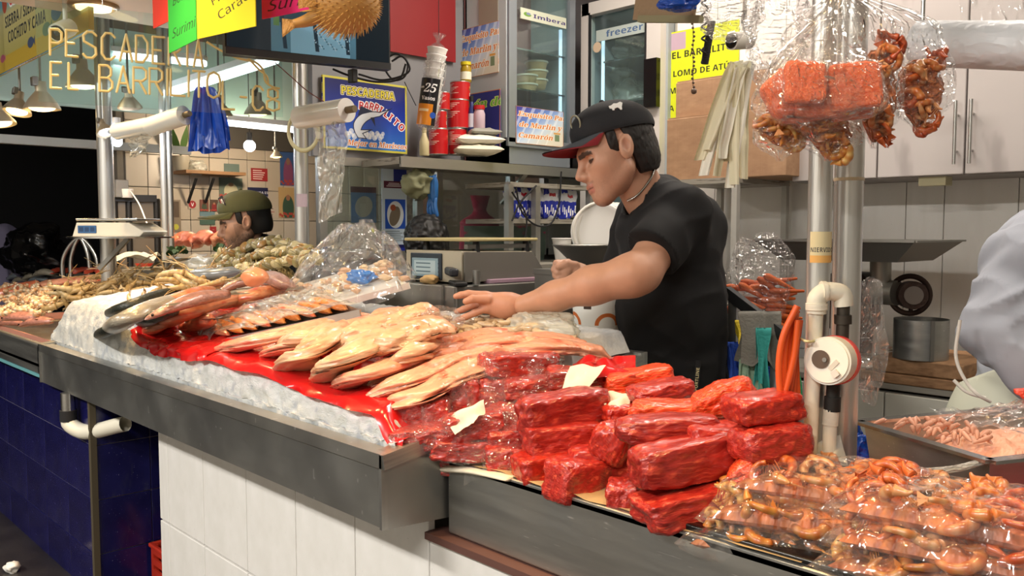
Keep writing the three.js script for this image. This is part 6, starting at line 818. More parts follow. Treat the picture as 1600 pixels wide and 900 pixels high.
// shelf unit with napkin packs behind the man's face
{
  const X0 = -2.75, f = (x, y) => onX(x, y, X0), t = thing('shelf_unit', 'narrow metal shelf unit with blue and white packs behind the man', 'shelf', V(X0 - 0.15, 0, f(860, 300).z)), z0 = f(795, 300).z, z1 = f(922, 300).z, yT = f(860, 291).y, yM = f(860, 346).y, yB = 1.2;
  for (const z of [z0, (z0 + z1) / 2 + 0.1, z1]) partW(t, 'post', box(0.03, yT, 0.03, X0, yT / 2, z), alu); for (const y of [yT, yM, yB]) partW(t, 'shelf_board', box(0.3, 0.02, z0 - z1, X0 - 0.14, y, (z0 + z1) / 2), grubby);
  const pk = printed(256, 256, (c, w, h) => { fillBg(c, '#dfe3ea', w, h); c.fillStyle = '#2433a8'; c.fillRect(0, 120, w, 136); c.fillRect(0, 0, 90, 60); c.fillStyle = '#b5182a'; c.fillRect(90, 60, 90, 26); c.fillStyle = '#fff'; for (let i = 0; i < 8; i++) c.fillRect(20 + i * 28, 150 + (i % 3) * 20, 16, 60); }, 0.3);
  [[828, 320, 0.08], [846, 320, 0.075], [872, 318, 0.085], [900, 318, 0.085]].forEach(([x, y, s], i) => { const p = f(x, y); one('napkin_pack', `${ORD[i]} blue and white plastic pack from the left on the shelf unit`, 'pack', put(blockGeo(0.12, 0.155, s, i * 5, 4, 0.12), p.x - 0.08, yM + 0.09, p.z, 0, Math.PI / 2, 0), pk, 'packs on the shelf unit'); });
  one('patterned_curtain', 'flowered green plastic sheet under the shelf unit', 'sheet', sheet(20, 16, (u, v) => V(X0 - 0.3 + 0.01 * noise(u * 6, v * 4), mixn(yB, yM - 0.02, v), mixn(z0, z1, u)), 1, 1), mat(0xffffff, 0.4, { map: stained([0.42, 0.5, 0.47], [0.75, 0.28, 0.42], 7, 150, 0.3) }));
  const p = f(873, 408); const cup = thing('foam_cup', 'single white foam cup standing on the steel ledge', 'cup', V(p.x + 0.02, p.y, p.z)); part(cup, 'cup_wall', lathe([[0, 0.002], [0.03, 0.002], [0.045, 0.1]], 24), M.white); part(cup, 'cup_rim', put(new THREE.TorusGeometry(0.046, 0.003, 8, 24), 0, 0.104, 0, Math.PI / 2), M.white);
  one('steel_ledge', 'steel work ledge behind the scale and the man', 'ledge', box(0.42, 0.03, z0 - z1 + 0.5, X0 - 0.02, f(873, 409).y - 0.015, (z0 + z1) / 2), grubby);
  { const y1 = 1.255, bx = -2.14, bz = -2.62, sb = thing('steel_sideboard', 'steel side counter under the round lids behind the man', 'counter', V(bx, 0, bz)); part(sb, 'top', box(0.36, 0.02, 0.62, 0, y1 - 0.01, 0), M.steelDark); for (const [a, b] of [[-1, -1], [1, -1], [-1, 1], [1, 1]]) part(sb, 'leg', box(0.03, y1 - 0.02, 0.03, a * 0.16, (y1 - 0.02) / 2, b * 0.29), M.steelDark); part(sb, 'apron_panel', box(0.34, 0.12, 0.012, 0, y1 - 0.08, 0.3), M.steelDark); }
  for (let i = 0; i < 5; i++) { const c = atD(937 + i * 6.5, 362, 3.35 + i * 0.03), q = thing('bucket_lid', `${ORD[i]} of the white round lids leaning behind the man, from the left`, 'lid', c, 'white round lids'); q.rotation.set(0, 1.15, 0); part(q, 'disc', put(lathe([[0, 0], [0.1, 0], [0.108, 0.006], [0.112, 0.0], [0.112, -0.012]], 32), 0, 0, 0, Math.PI / 2, 0, 0.25), M.white); part(q, 'lid_rim', put(new THREE.TorusGeometry(0.111, 0.006, 8, 32), 0, 0, 0, 0, 0, 0), M.offwhite); }
  const bw = atD(925, 396, 3.15); one('steel_bowl', 'dark steel hopper bowl behind the arm', 'bowl', put(lathe([[0.03, -0.06], [0.06, -0.05], [0.14, 0.03], [0.146, 0.032], [0.14, 0.026], [0.05, -0.045]], 32), bw.x, bw.y, bw.z), M.steelDark);
  for (const [k, pts] of [[0, [[806, 292], [815, 330], [838, 352], [860, 350], [873, 320], [877, 268]]], [1, [[800, 300], [822, 338], [818, 390]]], [2, [[838, 290], [812, 318], [800, 345]]]]) one('power_cable', ['black cable looping in front of the napkin packs', 'black cable hanging down left of the packs', 'short black cable crossing the shelf post'][k], 'cable', tube(pts.map(([x, y]) => onX(x, y, X0 + 0.03)), 0.004, 40, 6), M.rubber, 'cables');
}
// steel block and scale in the middle
{
  const x0 = -2.885, x1 = -2.39, z0 = -1.98, z1 = -2.5, y = 1.2, t = thing('steel_stand', 'riveted steel stand carrying the big scale', 'stand', V((x0 + x1) / 2, 0, (z0 + z1) / 2)); partW(t, 'body', rbox(x1 - x0, y, z0 - z1, 0.006, (x0 + x1) / 2, y / 2, (z0 + z1) / 2), M.steel); partW(t, 'seam', box(0.012, 0.4, 0.006, x1 - 0.06, 1.0, z0 + 0.002), M.steelDark); for (let i = 0; i < 7; i++) partW(t, 'rivet', ball(0.005, x1, 1.16, z0 - 0.05 - i * 0.07, 8), M.chrome);
  one('steel_ledge', 'steel extension ledge right of the scale stand', 'ledge', rbox(0.02, 0.16, 0.75, 0.004, x1 + 0.012, 1.12, -2.35), M.steelDark);
  const s = thing('market_scale', 'big beige counter scale with a lit display on the steel stand', 'scale', V(-2.59, y, -2.25)), bm = mat(0xb5ad98, 0.5), gm = mat(0x77736c, 0.55, { metalness: 0.3 });
  const side = new THREE.Shape([[0, 0.012], [0.42, 0.012], [0.42, 0.04], [0.36, 0.115], [0, 0.12]].map((p) => new THREE.Vector2(...p))), g = new THREE.ExtrudeGeometry(side, { depth: 0.33, bevelEnabled: true, bevelSize: 0.004, bevelThickness: 0.004, bevelSegments: 2 }); g.rotateY(Math.PI / 2); g.translate(-0.17, 0, 0.2); part(s, 'housing', g, bm); const sd = g.clone(); part(s, 'side_plate', sd.scale(0.02, 0.94, 0.96).translate(0.172, 0.004, 0.0), gm);
  part(s, 'foot', cyl(0.015, 0.018, 0.012, -0.13, 0.006, 0.17), M.black); part(s, 'foot', cyl(0.015, 0.018, 0.012, 0.13, 0.006, 0.17), M.black); part(s, 'foot', cyl(0.015, 0.018, 0.012, -0.13, 0.006, -0.18), M.black); part(s, 'foot', cyl(0.015, 0.018, 0.012, 0.13, 0.006, -0.18), M.black);
  const fr = part(s, 'display_frame', rbox(0.19, 0.1, 0.01, 0.004, -0.04, 0.064, 0.208), mat(0x2f3a44, 0.4)); part(fr, 'screen', rbox(0.16, 0.07, 0.006, 0.002, -0.04, 0.06, 0.213), mat(0xffffff, 0.3, { map: canvasTex(160, 80, (c, w, h) => { fillBg(c, '#7f9298', w, h); c.fillStyle = '#aab8b8'; c.fillRect(14, 10, 132, 60); c.fillStyle = '#3c4a50'; for (let i = 0; i < 3; i++) c.fillRect(26, 20 + i * 18, 90, 5); }), emissive: 0x5d7f8e, emissiveIntensity: 0.25 }));
  part(s, 'weighing_plate', rbox(0.4, 0.012, 0.36, 0.005, -0.02, 0.165, -0.0), mat(0xb6a878, 0.4)); for (const [a, b] of [[-0.15, 0.12], [0.15, 0.12], [-0.15, -0.14], [0.15, -0.14]]) part(s, 'plate_post', cyl(0.012, 0.016, 0.045, a, 0.14, b), M.black); part(s, 'cross_bar', box(0.02, 0.016, 0.34, 0.15, 0.14, 0), M.steelDark);
  const p = V(-2.47, y, -2.01), st = thing('hand_stapler', 'black stapler-like sealing tool lying before the scale', 'tool', p); part(st, 'lower_arm', rbox(0.05, 0.016, 0.2, 0.006, 0.04, 0.008, -0.02, 0, 1.0, 0), M.black); part(st, 'upper_arm', rbox(0.034, 0.03, 0.17, 0.01, 0.03, 0.05, 0.0, 0, 1.0, 0.0), mat(0x22242a, 0.4)); part(st, 'pivot', cyl(0.014, 0.014, 0.05, 0.1, 0.03, -0.06), M.steelDark);
  one('ledger', 'mauve flat box lying on the stand beside the black tool', 'box', rbox(0.05, 0.016, 0.32, 0.004, x1 - 0.03, y + 0.009, -2.32), mat(0x9b7d8c, 0.6)); one('bread_bun', 'crumpled beige wrapper before the display', 'wrapper', put(bend(new THREE.SphereGeometry(0.035, 20, 14), (v) => v.multiplyScalar(1 + 0.25 * noise(v.x * 60, v.y * 60, v.z * 60)).multiply(V(1.2, 0.5, 0.8))), -2.57, y + 0.016, -2.01), mat(0xc9a56e, 0.7));
}
// things in and behind the window
one('shop_poster', 'blue and white poster with a plate of fish taped to the window', 'poster', rectX(596, 255, 636, 397, PX + 0.012, 0.003), printed(256, 860, (c, w, h) => { fillBg(c, '#cfe0ee', w, h); c.fillStyle = '#1a2c8c'; c.fillRect(120, 20, 136, 150); c.fillStyle = '#5d1f3c'; c.fillRect(20, 170, 200, 66); c.fillStyle = '#e6d8de'; c.fillRect(70, 186, 110, 7); c.fillRect(60, 200, 130, 7); c.fillRect(46, 214, 150, 7); c.fillStyle = '#1f56c4'; c.fillRect(30, 340, 210, 280); c.fillStyle = '#e8eef2'; c.beginPath(); c.ellipse(136, 486, 86, 128, 0, 0, 7); c.fill(); c.fillStyle = '#8a7d6a'; c.beginPath(); c.ellipse(130, 500, 52, 96, 0.3, 0, 7); c.fill(); c.fillStyle = '#b0563a'; c.beginPath(); c.ellipse(112, 420, 28, 30, 0.3, 0, 7); c.fill(); c.fillStyle = '#566'; for (let i = 0; i < 6; i++) c.fillRect(30, 640 + i * 18, 150 + (i * 29) % 50, 6); c.fillStyle = '#12185c'; c.fillRect(20, 770, 220, 60); c.fillStyle = '#1c2b9a'; c.fillRect(130, 800, 110, 60); }, 0.4));
{ const c = onX(750, 375, -3.75), t = thing('hanging_shirt', 'crimson sleeveless garment on a stand behind the glass', 'garment', V(c.x, 1.18, c.z)), m = mat(0xa8123c, 0.6, { sheen: 0.5 }); const g = sheet(40, 40, (u, v) => { const a = u * Math.PI * 2, y = v * 0.42, w = v < 0.62 ? 0.135 + 0.01 * Math.sin(v * 5) : v < 0.78 ? mixn(0.14, 0.05, sm((v - 0.62) / 0.16)) : v < 0.85 ? 0.045 : mixn(0.05, 0.07, (v - 0.85) / 0.15); return V(Math.sin(a) * w * 0.5, y, Math.cos(a) * w * (1 + 0.05 * noise(a * 2, v * 4))); }); part(t, 'garment_body', g, m); part(t, 'stand_pole', cyl(0.015, 0.015, 1.18, 0, -0.59, 0), M.steelDark); part(t, 'stand_base', cyl(0.14, 0.15, 0.02, 0, -1.17, 0), M.steelDark); }
{ const b = onX(655, 290, SX - 0.05), gl = onX(676, 295, SX), t = thing('rubber_glove', 'blue rubber glove hanging from the shelf bracket', 'glove', gl), m = mat(0x1f5c9c, 0.45); part(t, 'palm', blockGeo(0.05, 0.11, 0.035, 3, 3, 0.15), m); [-0.02, -0.007, 0.007, 0.02].forEach((x, i) => part(t, 'finger', loft([V(x, -0.04, 0), V(x * 1.3, -0.08, 0.005), V(x * 1.5 + 0.004, -0.11 - 0.012 * (i % 2), 0)], (q) => [0.008, 0.008 * (q > 0.9 ? 0.6 : 1)], { n: 8, m: 8 }), m)); one('rag', 'grey green cloth bunched over the shelf bracket', 'cloth', put(bend(new THREE.SphereGeometry(1, 40, 30), (v) => V(v.x * 0.06, v.y * 0.055, v.z * 0.07).multiplyScalar(1 + 0.3 * ridge(v.x * 2, v.y * 1.5, v.z * 2))), b.x, b.y + 0.01, b.z), mat(0x7d7f62, 0.9)); }
// posters on the tiled wall
const figure = (bg, robe, skinc) => (c, w, h) => { fillBg(c, bg, w, h); c.fillStyle = robe; c.beginPath(); c.ellipse(w / 2, h * 0.68, w * 0.3, h * 0.42, 0, 0, 7); c.fill(); c.fillStyle = skinc; c.beginPath(); c.ellipse(w / 2, h * 0.34, w * 0.11, h * 0.1, 0, 0, 7); c.fill(); c.fillStyle = '#b5483a'; for (let i = 0; i < 9; i++) { c.beginPath(); c.arc(w * (0.08 + 0.1 * i), h * (0.9 + 0.05 * Math.sin(i * 2)), w * 0.07, 0, 7); c.fill(); } };
const note = (bg, col, lines) => (c, w, h) => { fillBg(c, bg, w, h); lines.forEach((s, i) => txt(c, s, w / 2, h * (0.8 * (i + 1) / lines.length + 0.08), h * 0.7 / lines.length * 0.85, col, { align: 'center' })); };
[[437, 233, 463, 290, 'blue print of a robed figure with flowers high on the tiles', figure('#3d5c8e', '#8a4a6a', '#8f6a50')], [435, 293, 465, 340, 'print of a figure in a green cloak beside the steel post', figure('#c8a672', '#3f5a48', '#a8775a')], [387, 293, 419, 321, 'dark notice with white capitals on the tiles', note('#20254c', '#e9e9ee', ['MANTENGA ESTE', 'PRODUCTO EN', 'COMPLETO'])], [392, 263, 418, 283, 'small red notice high on the tiles', (c, w, h) => { fillBg(c, '#a52a2c', w, h); c.fillStyle = '#f0d8d0'; for (let i = 0; i < 5; i++) c.fillRect(14, 14 + i * 16, 70 + (i * 23) % 30, 7); }], [409, 322, 430, 340, 'white notice with red letters beside the cloaked figure print', (c, w, h) => { fillBg(c, '#cbbcab', w, h); txt(c, '¡ES PRIMERO!', w / 2, h * 0.56, 18, '#a8302c', { align: 'center' }); c.fillStyle = '#3a3530'; c.fillRect(14, h * 0.2, 96, 6); c.fillRect(24, h * 0.7, 80, 5); c.fillRect(30, h * 0.82, 70, 5); }], [342, 278, 379, 309, 'framed print of a pale robed figure', figure('#6d7a6c', '#c9c2a0', '#9b7a5e')], [350, 256, 374, 275, 'faded green picture topmost on the tiles', note('#6f8078', '#4f605a', ['·'])], [312, 312, 326, 330, 'left one of two small portrait prints', figure('#7a4a3c', '#43503c', '#b08060')], [328, 312, 341, 330, 'right one of two small portrait prints', figure('#5a4638', '#8a2c2c', '#b08060')], [312, 331, 336, 351, 'small landscape picture under the two portraits', (c, w, h) => { fillBg(c, '#a88a68', w, h); c.fillStyle = '#6d8a92'; c.fillRect(0, 0, w, h * 0.35); c.fillStyle = '#4f6a5c'; c.fillRect(0, h * 0.6, w, h * 0.4); }], [294, 313, 307, 326, 'small round red emblem on the tiles', (c, w, h) => { fillBg(c, '#c4b6a2', w, h); c.fillStyle = '#a5282c'; c.beginPath(); c.arc(w / 2, h / 2, w * 0.46, 0, 7); c.fill(); txt(c, 'V', w / 2, h * 0.72, h * 0.6, '#fff', { align: 'center' }); }], [328, 354, 338, 367, 'tiny red paper on the tiles beside the bearded man', note('#a52a2c', '#e0c0b0', ['···', '···'])], [250, 312, 283, 362, 'picture with a yellow fruit behind the twin posts', (c, w, h) => { fillBg(c, '#8f7f6a', w, h); c.fillStyle = '#5b4a3a'; c.fillRect(10, 10, w - 20, h * 0.5); c.fillStyle = '#c9c24a'; c.beginPath(); c.arc(w * 0.75, h * 0.85, w * 0.14, 0, 7); c.fill(); }], [548, 292, 588, 348, 'poster with a fish plate farther back behind the glass', (c, w, h) => { fillBg(c, '#5f7fb0', w, h); c.fillStyle = '#5a2a3a'; c.fillRect(0, 0, w, h * 0.16); c.fillStyle = '#b7b2a8'; c.beginPath(); c.ellipse(w / 2, h * 0.55, w * 0.34, h * 0.3, 0.3, 0, 7); c.fill(); }]].forEach(([a, b, c, d, l, dr]) => one('wall_picture', l, 'picture', rectX(a, b, c, d, wallX + 0.012, 0.004), printed(128, Math.round(128 * (d - b) / (c - a)), dr), 'pictures on the tiled wall'));
{ const a = onX(270, 270, wallX), b = onX(362, 276, wallX), t = thing('corner_shelf', 'small wooden shelf with dark brackets on the tiled wall', 'shelf', V(wallX + 0.1, a.y, (a.z + b.z) / 2)); partW(t, 'shelf_board', box(0.22, 0.022, a.z - b.z, wallX + 0.12, a.y, (a.z + b.z) / 2), M.wood); for (const x of [293, 320]) { const p = onX(x, 280, wallX + 0.03); partW(t, 'bracket', merge(beam(p, V(p.x, p.y - 0.18, p.z), 0.02, 0.02), beam(V(p.x + 0.15, p.y, p.z), V(p.x, p.y - 0.17, p.z), 0.015, 0.015)), M.dark); } const pl = onX(283, 262, wallX + 0.12), q = thing('potted_plant', 'leafy plant in a jar on the small wooden shelf', 'plant', V(pl.x, a.y + 0.012, pl.z)); part(q, 'pot', lathe([[0, 0], [0.05, 0], [0.06, 0.1], [0.055, 0.1]], 18), mat(0xa8a08e, 0.4)); for (let i = 0; i < 12; i++) { const an = i * 2.4; part(q, 'leaf', sheet(3, 6, (u, v) => V(Math.cos(an) * v * 0.12 + (u - 0.5) * 0.05 * Math.sin(v * 3.1) * -Math.sin(an), 0.1 + 0.16 * v - 0.12 * v * v * (i % 3 ? 1 : -0.4), Math.sin(an) * v * 0.12 + (u - 0.5) * 0.05 * Math.sin(v * 3.1) * Math.cos(an))), mat(0x4a6a2c, 0.6, { transmission: 0.2 })); } filmBlob('plastic_bag', 'crumpled clear bag on the small wooden shelf', 'bag', onX(305, 262, wallX + 0.12), 0.08, 0.05, 0.06, M.filmMilky, 71); }
// ---------- right wall: cabinets, grinder, work table ----------
{
  const z = -3.1, xs = [-1.69, -1.36, -1.067, -0.76, -0.4], y0 = 1.585, H = 0.75, t = thing('wall_cabinet', 'pale grey wall cabinets with bar handles above the grinder', 'cabinet', V(-1.05, y0, z - 0.15)), cm = mat(0xffffff, 0.45, { map: stained([0.74, 0.71, 0.70], [0.64, 0.61, 0.60], 3, 160) });
  partW(t, 'carcass', box(1.3, H, 0.29, -1.045, y0 + H / 2, z - 0.155), mat(0x8d8783, 0.6));
  for (let i = 0; i < 4; i++) { const d = partW(t, 'door', rbox(xs[i + 1] - xs[i] - 0.006, H - 0.006, 0.02, 0.003, (xs[i] + xs[i + 1]) / 2, y0 + H / 2, z), cm); const hx = i % 2 ? xs[i + 1] - 0.022 : xs[i] + 0.022; if (i) { const q = i === 1 ? xs[2] - 0.024 : i === 2 ? xs[2] + 0.024 : xs[4] - 0.03; partW(d, 'handle', bar(V(q, 1.62, z + 0.035), V(q, 1.83, z + 0.035), 0.006, 10), M.chrome); for (const yy of [1.665, 1.785]) partW(d, 'handle_post', bar(V(q, yy, z), V(q, yy, z + 0.035), 0.004, 8), M.chrome); } }
  partW(t, 'light_box', box(0.09, 0.03, 0.06, -1.18, y0 - 0.015, z - 0.05), mat(0xb9b28f, 0.5));
}
{
  const t = thing('work_table', 'white tiled work counter with a thick wooden chopping board', 'counter', V(-0.75, 0, -3.13)), tl = mat(0xd2d0c4, 0.3);
  partW(t, 'body', box(1.9, 0.86, 0.5, -0.75, 0.43, -3.14), mat(0x7d7a72, 0.8)); for (let i = 0; i < 8; i++) for (let j = 0; j < 4; j++) partW(t, 'tile', rbox(0.236, 0.206, 0.014, 0.003, -1.58 + i * 0.24, 0.105 + j * 0.21 + 0.02, -2.885, 0, 0, 0, 1), tl); partW(t, 'worktop', box(1.9, 0.02, 0.51, -0.75, 0.88, -3.14), grubby);
  const a = onZ(1352, 600, -2.9), b = onZ(1492, 600, -2.9), c = thing('chopping_board', 'two stacked worn wooden chopping boards on the tiled counter', 'board', V((a.x + b.x) / 2, 0.89, -3.06)), wm = mat(0xffffff, 0.65, { map: dataTex(256, (u, v) => { const w = wrapN(u, v * 0.3, 12, 210, 4), l = wrapN(u, v, 8, 214, 3); return [0.62 + 0.14 * w - 0.1 * Math.max(0, l), 0.47 + 0.12 * w - 0.1 * Math.max(0, l), 0.33 + 0.1 * w - 0.08 * Math.max(0, l)]; }) }); part(c, 'lower_board', rbox(b.x - a.x + 0.06, 0.035, 0.36, 0.006, 0.02, 0.018, 0), wm); part(c, 'upper_board', rbox(b.x - a.x, 0.05, 0.36, 0.006, 0.03, 0.062, 0), wm);
  for (let i = 0; i < 7; i++) { const p = onZ(1388 + i * 11, 548, -3.05); one('fish_scrap', 'pale fish scrap left on the chopping board', 'scrap', put(bend(new THREE.SphereGeometry(0.018, 14, 10), (v) => v.multiplyScalar(1 + 0.5 * noise(v.x * 110, v.y * 110, v.z * 110 + i)).multiply(V(1.4, 0.35, 0.8))), p.x, 0.984, p.z, 0, i, 0), mat(i % 2 ? 0xb0a58e : 0x9a7c6a, 0.6), 'scraps on the board'); }
}
{ // meat grinder
  const d = 2.9, P = (x, y, e = 0) => atD(x, y, d + e), c = P(1372, 540), iron = mat(0x3b2a22, 0.6, { metalness: 0.5, bumpMap: T.lumps, bumpScale: 0.003 }), castM = mat(0x9c978c, 0.45, { metalness: 0.7 }), t = thing('meat_grinder', 'old meat grinder with a wide steel feed pan and a rusty ring wheel', 'grinder', V(c.x, 0.977, c.z));
  const q = P(1338, 392), W = 0.27, D = 0.2; const hop = (s, y) => [V(q.x - W * s, q.y + y, q.z), V(q.x, q.y + y, q.z + D * s * 1.5), V(q.x + W * s, q.y + y, q.z), V(q.x, q.y + y, q.z - D * s * 1.5)], ra = 0.0;
  const rim = (s, y) => [[-1, -1], [1, -1], [1, 1], [-1, 1]].map(([a, b]) => V(q.x + a * W * s, q.y + y, q.z + b * D * s)), up = rim(1, 0.035), dn = rim(0.72, -0.03); for (let i = 0; i < 4; i++) partW(t, 'feed_pan_side', sheet(6, 3, (u, v) => dn[i].clone().lerp(dn[(i + 1) % 4], u).lerp(up[i].clone().lerp(up[(i + 1) % 4], u), v)), M.steelDark); partW(t, 'feed_pan_floor', sheet(3, 3, (u, v) => dn[0].clone().lerp(dn[1], u).add(dn[3].clone().sub(dn[0]).multiplyScalar(v))), M.steelDark); for (let i = 0; i < 4; i++) partW(t, 'pan_rim', beam(up[i], up[(i + 1) % 4], 0.012, 0.006), M.steelDark);
  partW(t, 'throat', bar(P(1376, 405), P(1376, 452), 0.034, 18), castM); partW(t, 'barrel', bar(P(1352, 455, 0.06), P(1402, 458, -0.04), 0.042, 22), castM); partW(t, 'gear_case', rbox(0.13, 0.2, 0.16, 0.02, P(1335, 470, 0.1).x, P(1335, 470, 0.1).y, P(1335, 470, 0.1).z), iron); partW(t, 'pedestal', bar(P(1345, 480, 0.08), V(P(1345, 540, 0.08).x, 0.978, P(1345, 540, 0.08).z), 0.05, 14, 0.035), iron);
  const w = P(1424, 461, -0.06), n = P(1424, 461, -0.16).sub(P(1405, 458, 0)).normalize(), fr = new THREE.Quaternion().setFromUnitVectors(V(0, 0, 1), n), ring = new THREE.TorusGeometry(0.062, 0.009, 10, 36); ring.applyQuaternion(fr); partW(t, 'ring_wheel', ring.translate(...w.clone().addScaledVector(n, -0.02).toArray()), iron); partW(t, 'plate_ring', bar(w.clone().addScaledVector(n, -0.03), w.clone().addScaledVector(n, 0.03), 0.046, 28), iron); partW(t, 'cutter_plate', bar(w.clone().addScaledVector(n, 0.03), w.clone().addScaledVector(n, 0.034), 0.03, 24), mat(0x7d736a, 0.5, { metalness: 0.7 }));
  for (const a of [0.6, 2.7, 4.8]) partW(t, 'wheel_spoke', bar(w.clone().addScaledVector(n, -0.02), w.clone().addScaledVector(n, -0.02).add(V(Math.cos(a) * 0.06, Math.sin(a) * 0.06, 0).applyQuaternion(fr)), 0.007, 8), iron);
  const p = atD(1438, 552, 2.85), pot = thing('steel_bin', 'round stainless steel container standing on the chopping board', 'container', V(p.x, 0.977, p.z)); part(pot, 'shell', put(new THREE.CylinderGeometry(0.085, 0.085, 0.13, 36, 1, true), 0, 0.066, 0), M.steel); part(pot, 'bottom', cyl(0.084, 0.084, 0.004, 0, 0.003, 0), M.steel); part(pot, 'seam', box(0.012, 0.13, 0.006, 0.06, 0.066, 0.062, 0, 0.75, 0), M.steelDark);
}
// rolls of plastic at the upper right, rags and cables on the left of the bags
{ const a = atD(1436, 68, 1.78), b = atD(1720, 74, 1.5), t = thing('plastic_roll', 'thick roll of white plastic bags mounted at the upper right', 'roll', a.clone().lerp(b, 0.5)); partW(t, 'roll', bar(a, b, 0.045, 36), mat(0xd9dce0, 0.35, { bumpMap: T.crinkle, bumpScale: 0.003 })); partW(t, 'core', bar(a.clone().lerp(b, -0.01), a, 0.02, 18), M.offwhite); partW(t, 'rod', bar(a.clone().lerp(b, -0.02), b.clone().lerp(a, -0.2), 0.01, 10), M.chrome);
  for (const k of [0.02, 0.98]) { const p = a.clone().lerp(b, k); partW(t, 'hanger', bar(p, V(p.x, 3.05, p.z), 0.004, 6), M.chrome); } }
one('plastic_sheet', 'clear plastic sheet hanging at the upper right corner', 'plastic sheet', sheet(20, 14, (u, v) => { const p = atD(1497 + 140 * u, 34, 1.9); p.y += v * 0.35; p.addScaledVector(FW, 0.01 * noise(u * 4, v * 4)); return p; }, 0.3, 0.3), film2);
filmBlob('plastic_bag', 'bundle of empty clear bags hanging left of the shrimp bags', 'bag', atD(1215, 55, 1.75), 0.062, 0.085, 0.05, film2, 81, 0.75, 0.3); filmBlob('plastic_bag', 'clear bag hanging beside the white security camera', 'bag', atD(1145, 18, 2.1), 0.07, 0.06, 0.05, film2, 85, 0.75, 0.3);
{ const m = [mat(0xe6dfc0, 0.5), mat(0xefebdc, 0.5)]; for (let i = 0; i < 11; i++) { const x0 = 1150 + (i % 4) * 7, x1 = 1092 + i * 7, yb = 250 + 26 * Math.sin(i * 1.9) + (i > 5 ? 26 : 0); one('latex_strip', 'cream strip in the bunch hanging beside the cardboard boxes', 'strip', sheet(6, 22, (u, v) => { const p = atD(mixn(x0, x1, Math.pow(v, 0.8)), mixn(96 + (i % 3) * 5, yb, v), 2.45 - 0.01 * (i % 3)); return p.addScaledVector(RT, (u - 0.5) * (0.034 - 0.008 * v)).addScaledVector(FW, 0.012 * Math.sin(u * 5 + i) + 0.006 * noise(v * 6, i)); }, 0.04, 0.35), m[i & 1], 'hanging cream strips'); } }
function bulletCam(label, px, py, d, aim, r, top) { const p = atD(px, py, d), n = aim.clone().normalize(), t = thing('security_camera', label, 'camera', p); partW(t, 'housing', bar(p.clone().addScaledVector(n, -r * 2.4), p.clone().addScaledVector(n, r * 0.4), r, 24), M.offwhite); partW(t, 'lens_ring', bar(p.clone().addScaledVector(n, r * 0.4), p.clone().addScaledVector(n, r * 0.55), r * 0.82, 20), M.blackGloss); partW(t, 'lens', ball(r * 0.35, ...p.clone().addScaledVector(n, r * 0.5).toArray(), 12), mat(0x223040, 0.05)); const m = p.clone().addScaledVector(n, -r * 1.6); partW(t, 'mount', bar(m, V(m.x, top, m.z), r * 0.25, 8), M.offwhite); partW(t, 'mount_base', cyl(r * 0.8, r * 0.8, 0.012, m.x, top - 0.006, m.z), M.offwhite); }
bulletCam('white security camera near the yellow poster', 1147, 64, 2.6, RT.clone().multiplyScalar(-0.85).addScaledVector(FW, -0.5).add(V(0, -0.15, 0)), 0.026, 3.05);
bulletCam('cream security camera under the soffit at the upper left', 92, 50, 3.3, FW.clone().multiplyScalar(-0.9).add(V(0, -0.42, 0)), 0.034, 2.31);
{ const t = thing('peg_board', 'stained cork board in a wooden frame at the top', 'board', atD(1045, 10, 2.6)), a = atD(1000, 30, 2.7), b = atD(1096, 30, 2.5), TL = a.clone().add(V(0, 0.3, 0)), TR = b.clone().add(V(0, 0.3, 0)); partW(t, 'cork', panelGeo(TL, TR, a, 0.008), mat(0x9b8468, 0.9, { bumpMap: T.grain, bumpScale: 0.002 })); partW(t, 'frame', merge(beam(a, b, 0.02, 0.02), beam(a, TL, 0.02, 0.02), beam(b, TR, 0.02, 0.02)), mat(0x8f8a6a, 0.7)); filmBlob('plastic_bag', 'dark blue bag folded over the cork board', 'bag', atD(1060, 6, 2.45), 0.05, 0.02, 0.03, M.bag, 88, 0.7); }
one('coiled_cord', 'black coiled cord hanging before the yellow poster', 'cord', (() => { const a = atD(1096, 30, 2.9); a.y = 3.04; const b = atD(1101, 100, 2.9), c = atD(1112, 34, 2.9), P = []; for (let i = 0; i <= 400; i++) { const t = i / 400, q = t < 0.5 ? a.clone().lerp(b, t * 2) : b.clone().lerp(c, t * 2 - 1); P.push(q.addScaledVector(RT, 0.01 * Math.cos(i * 0.9)).addScaledVector(FW, 0.01 * Math.sin(i * 0.9))); } return tube(P, 0.0035, 800, 5); })(), M.rubber);
{ const t = thing('rosary', 'string of small dark beads hanging before the boxes', 'beads', atD(1083, 75, 2.85)); for (let i = 0; i < 22; i++) { const p = atD(1083 + 1.5 * Math.sin(i), 4 + i * 6.6, 2.85); partW(t, 'bead', ball(i === 21 ? 0.01 : 0.0045, ...p.toArray(), 8), mat(0x5c4636, 0.4)); } partW(t, 'string', tube([atD(1083, -10, 2.85), atD(1083, 70, 2.85), atD(1083, 142, 2.85)], 0.0012, 10, 5), M.dark); }
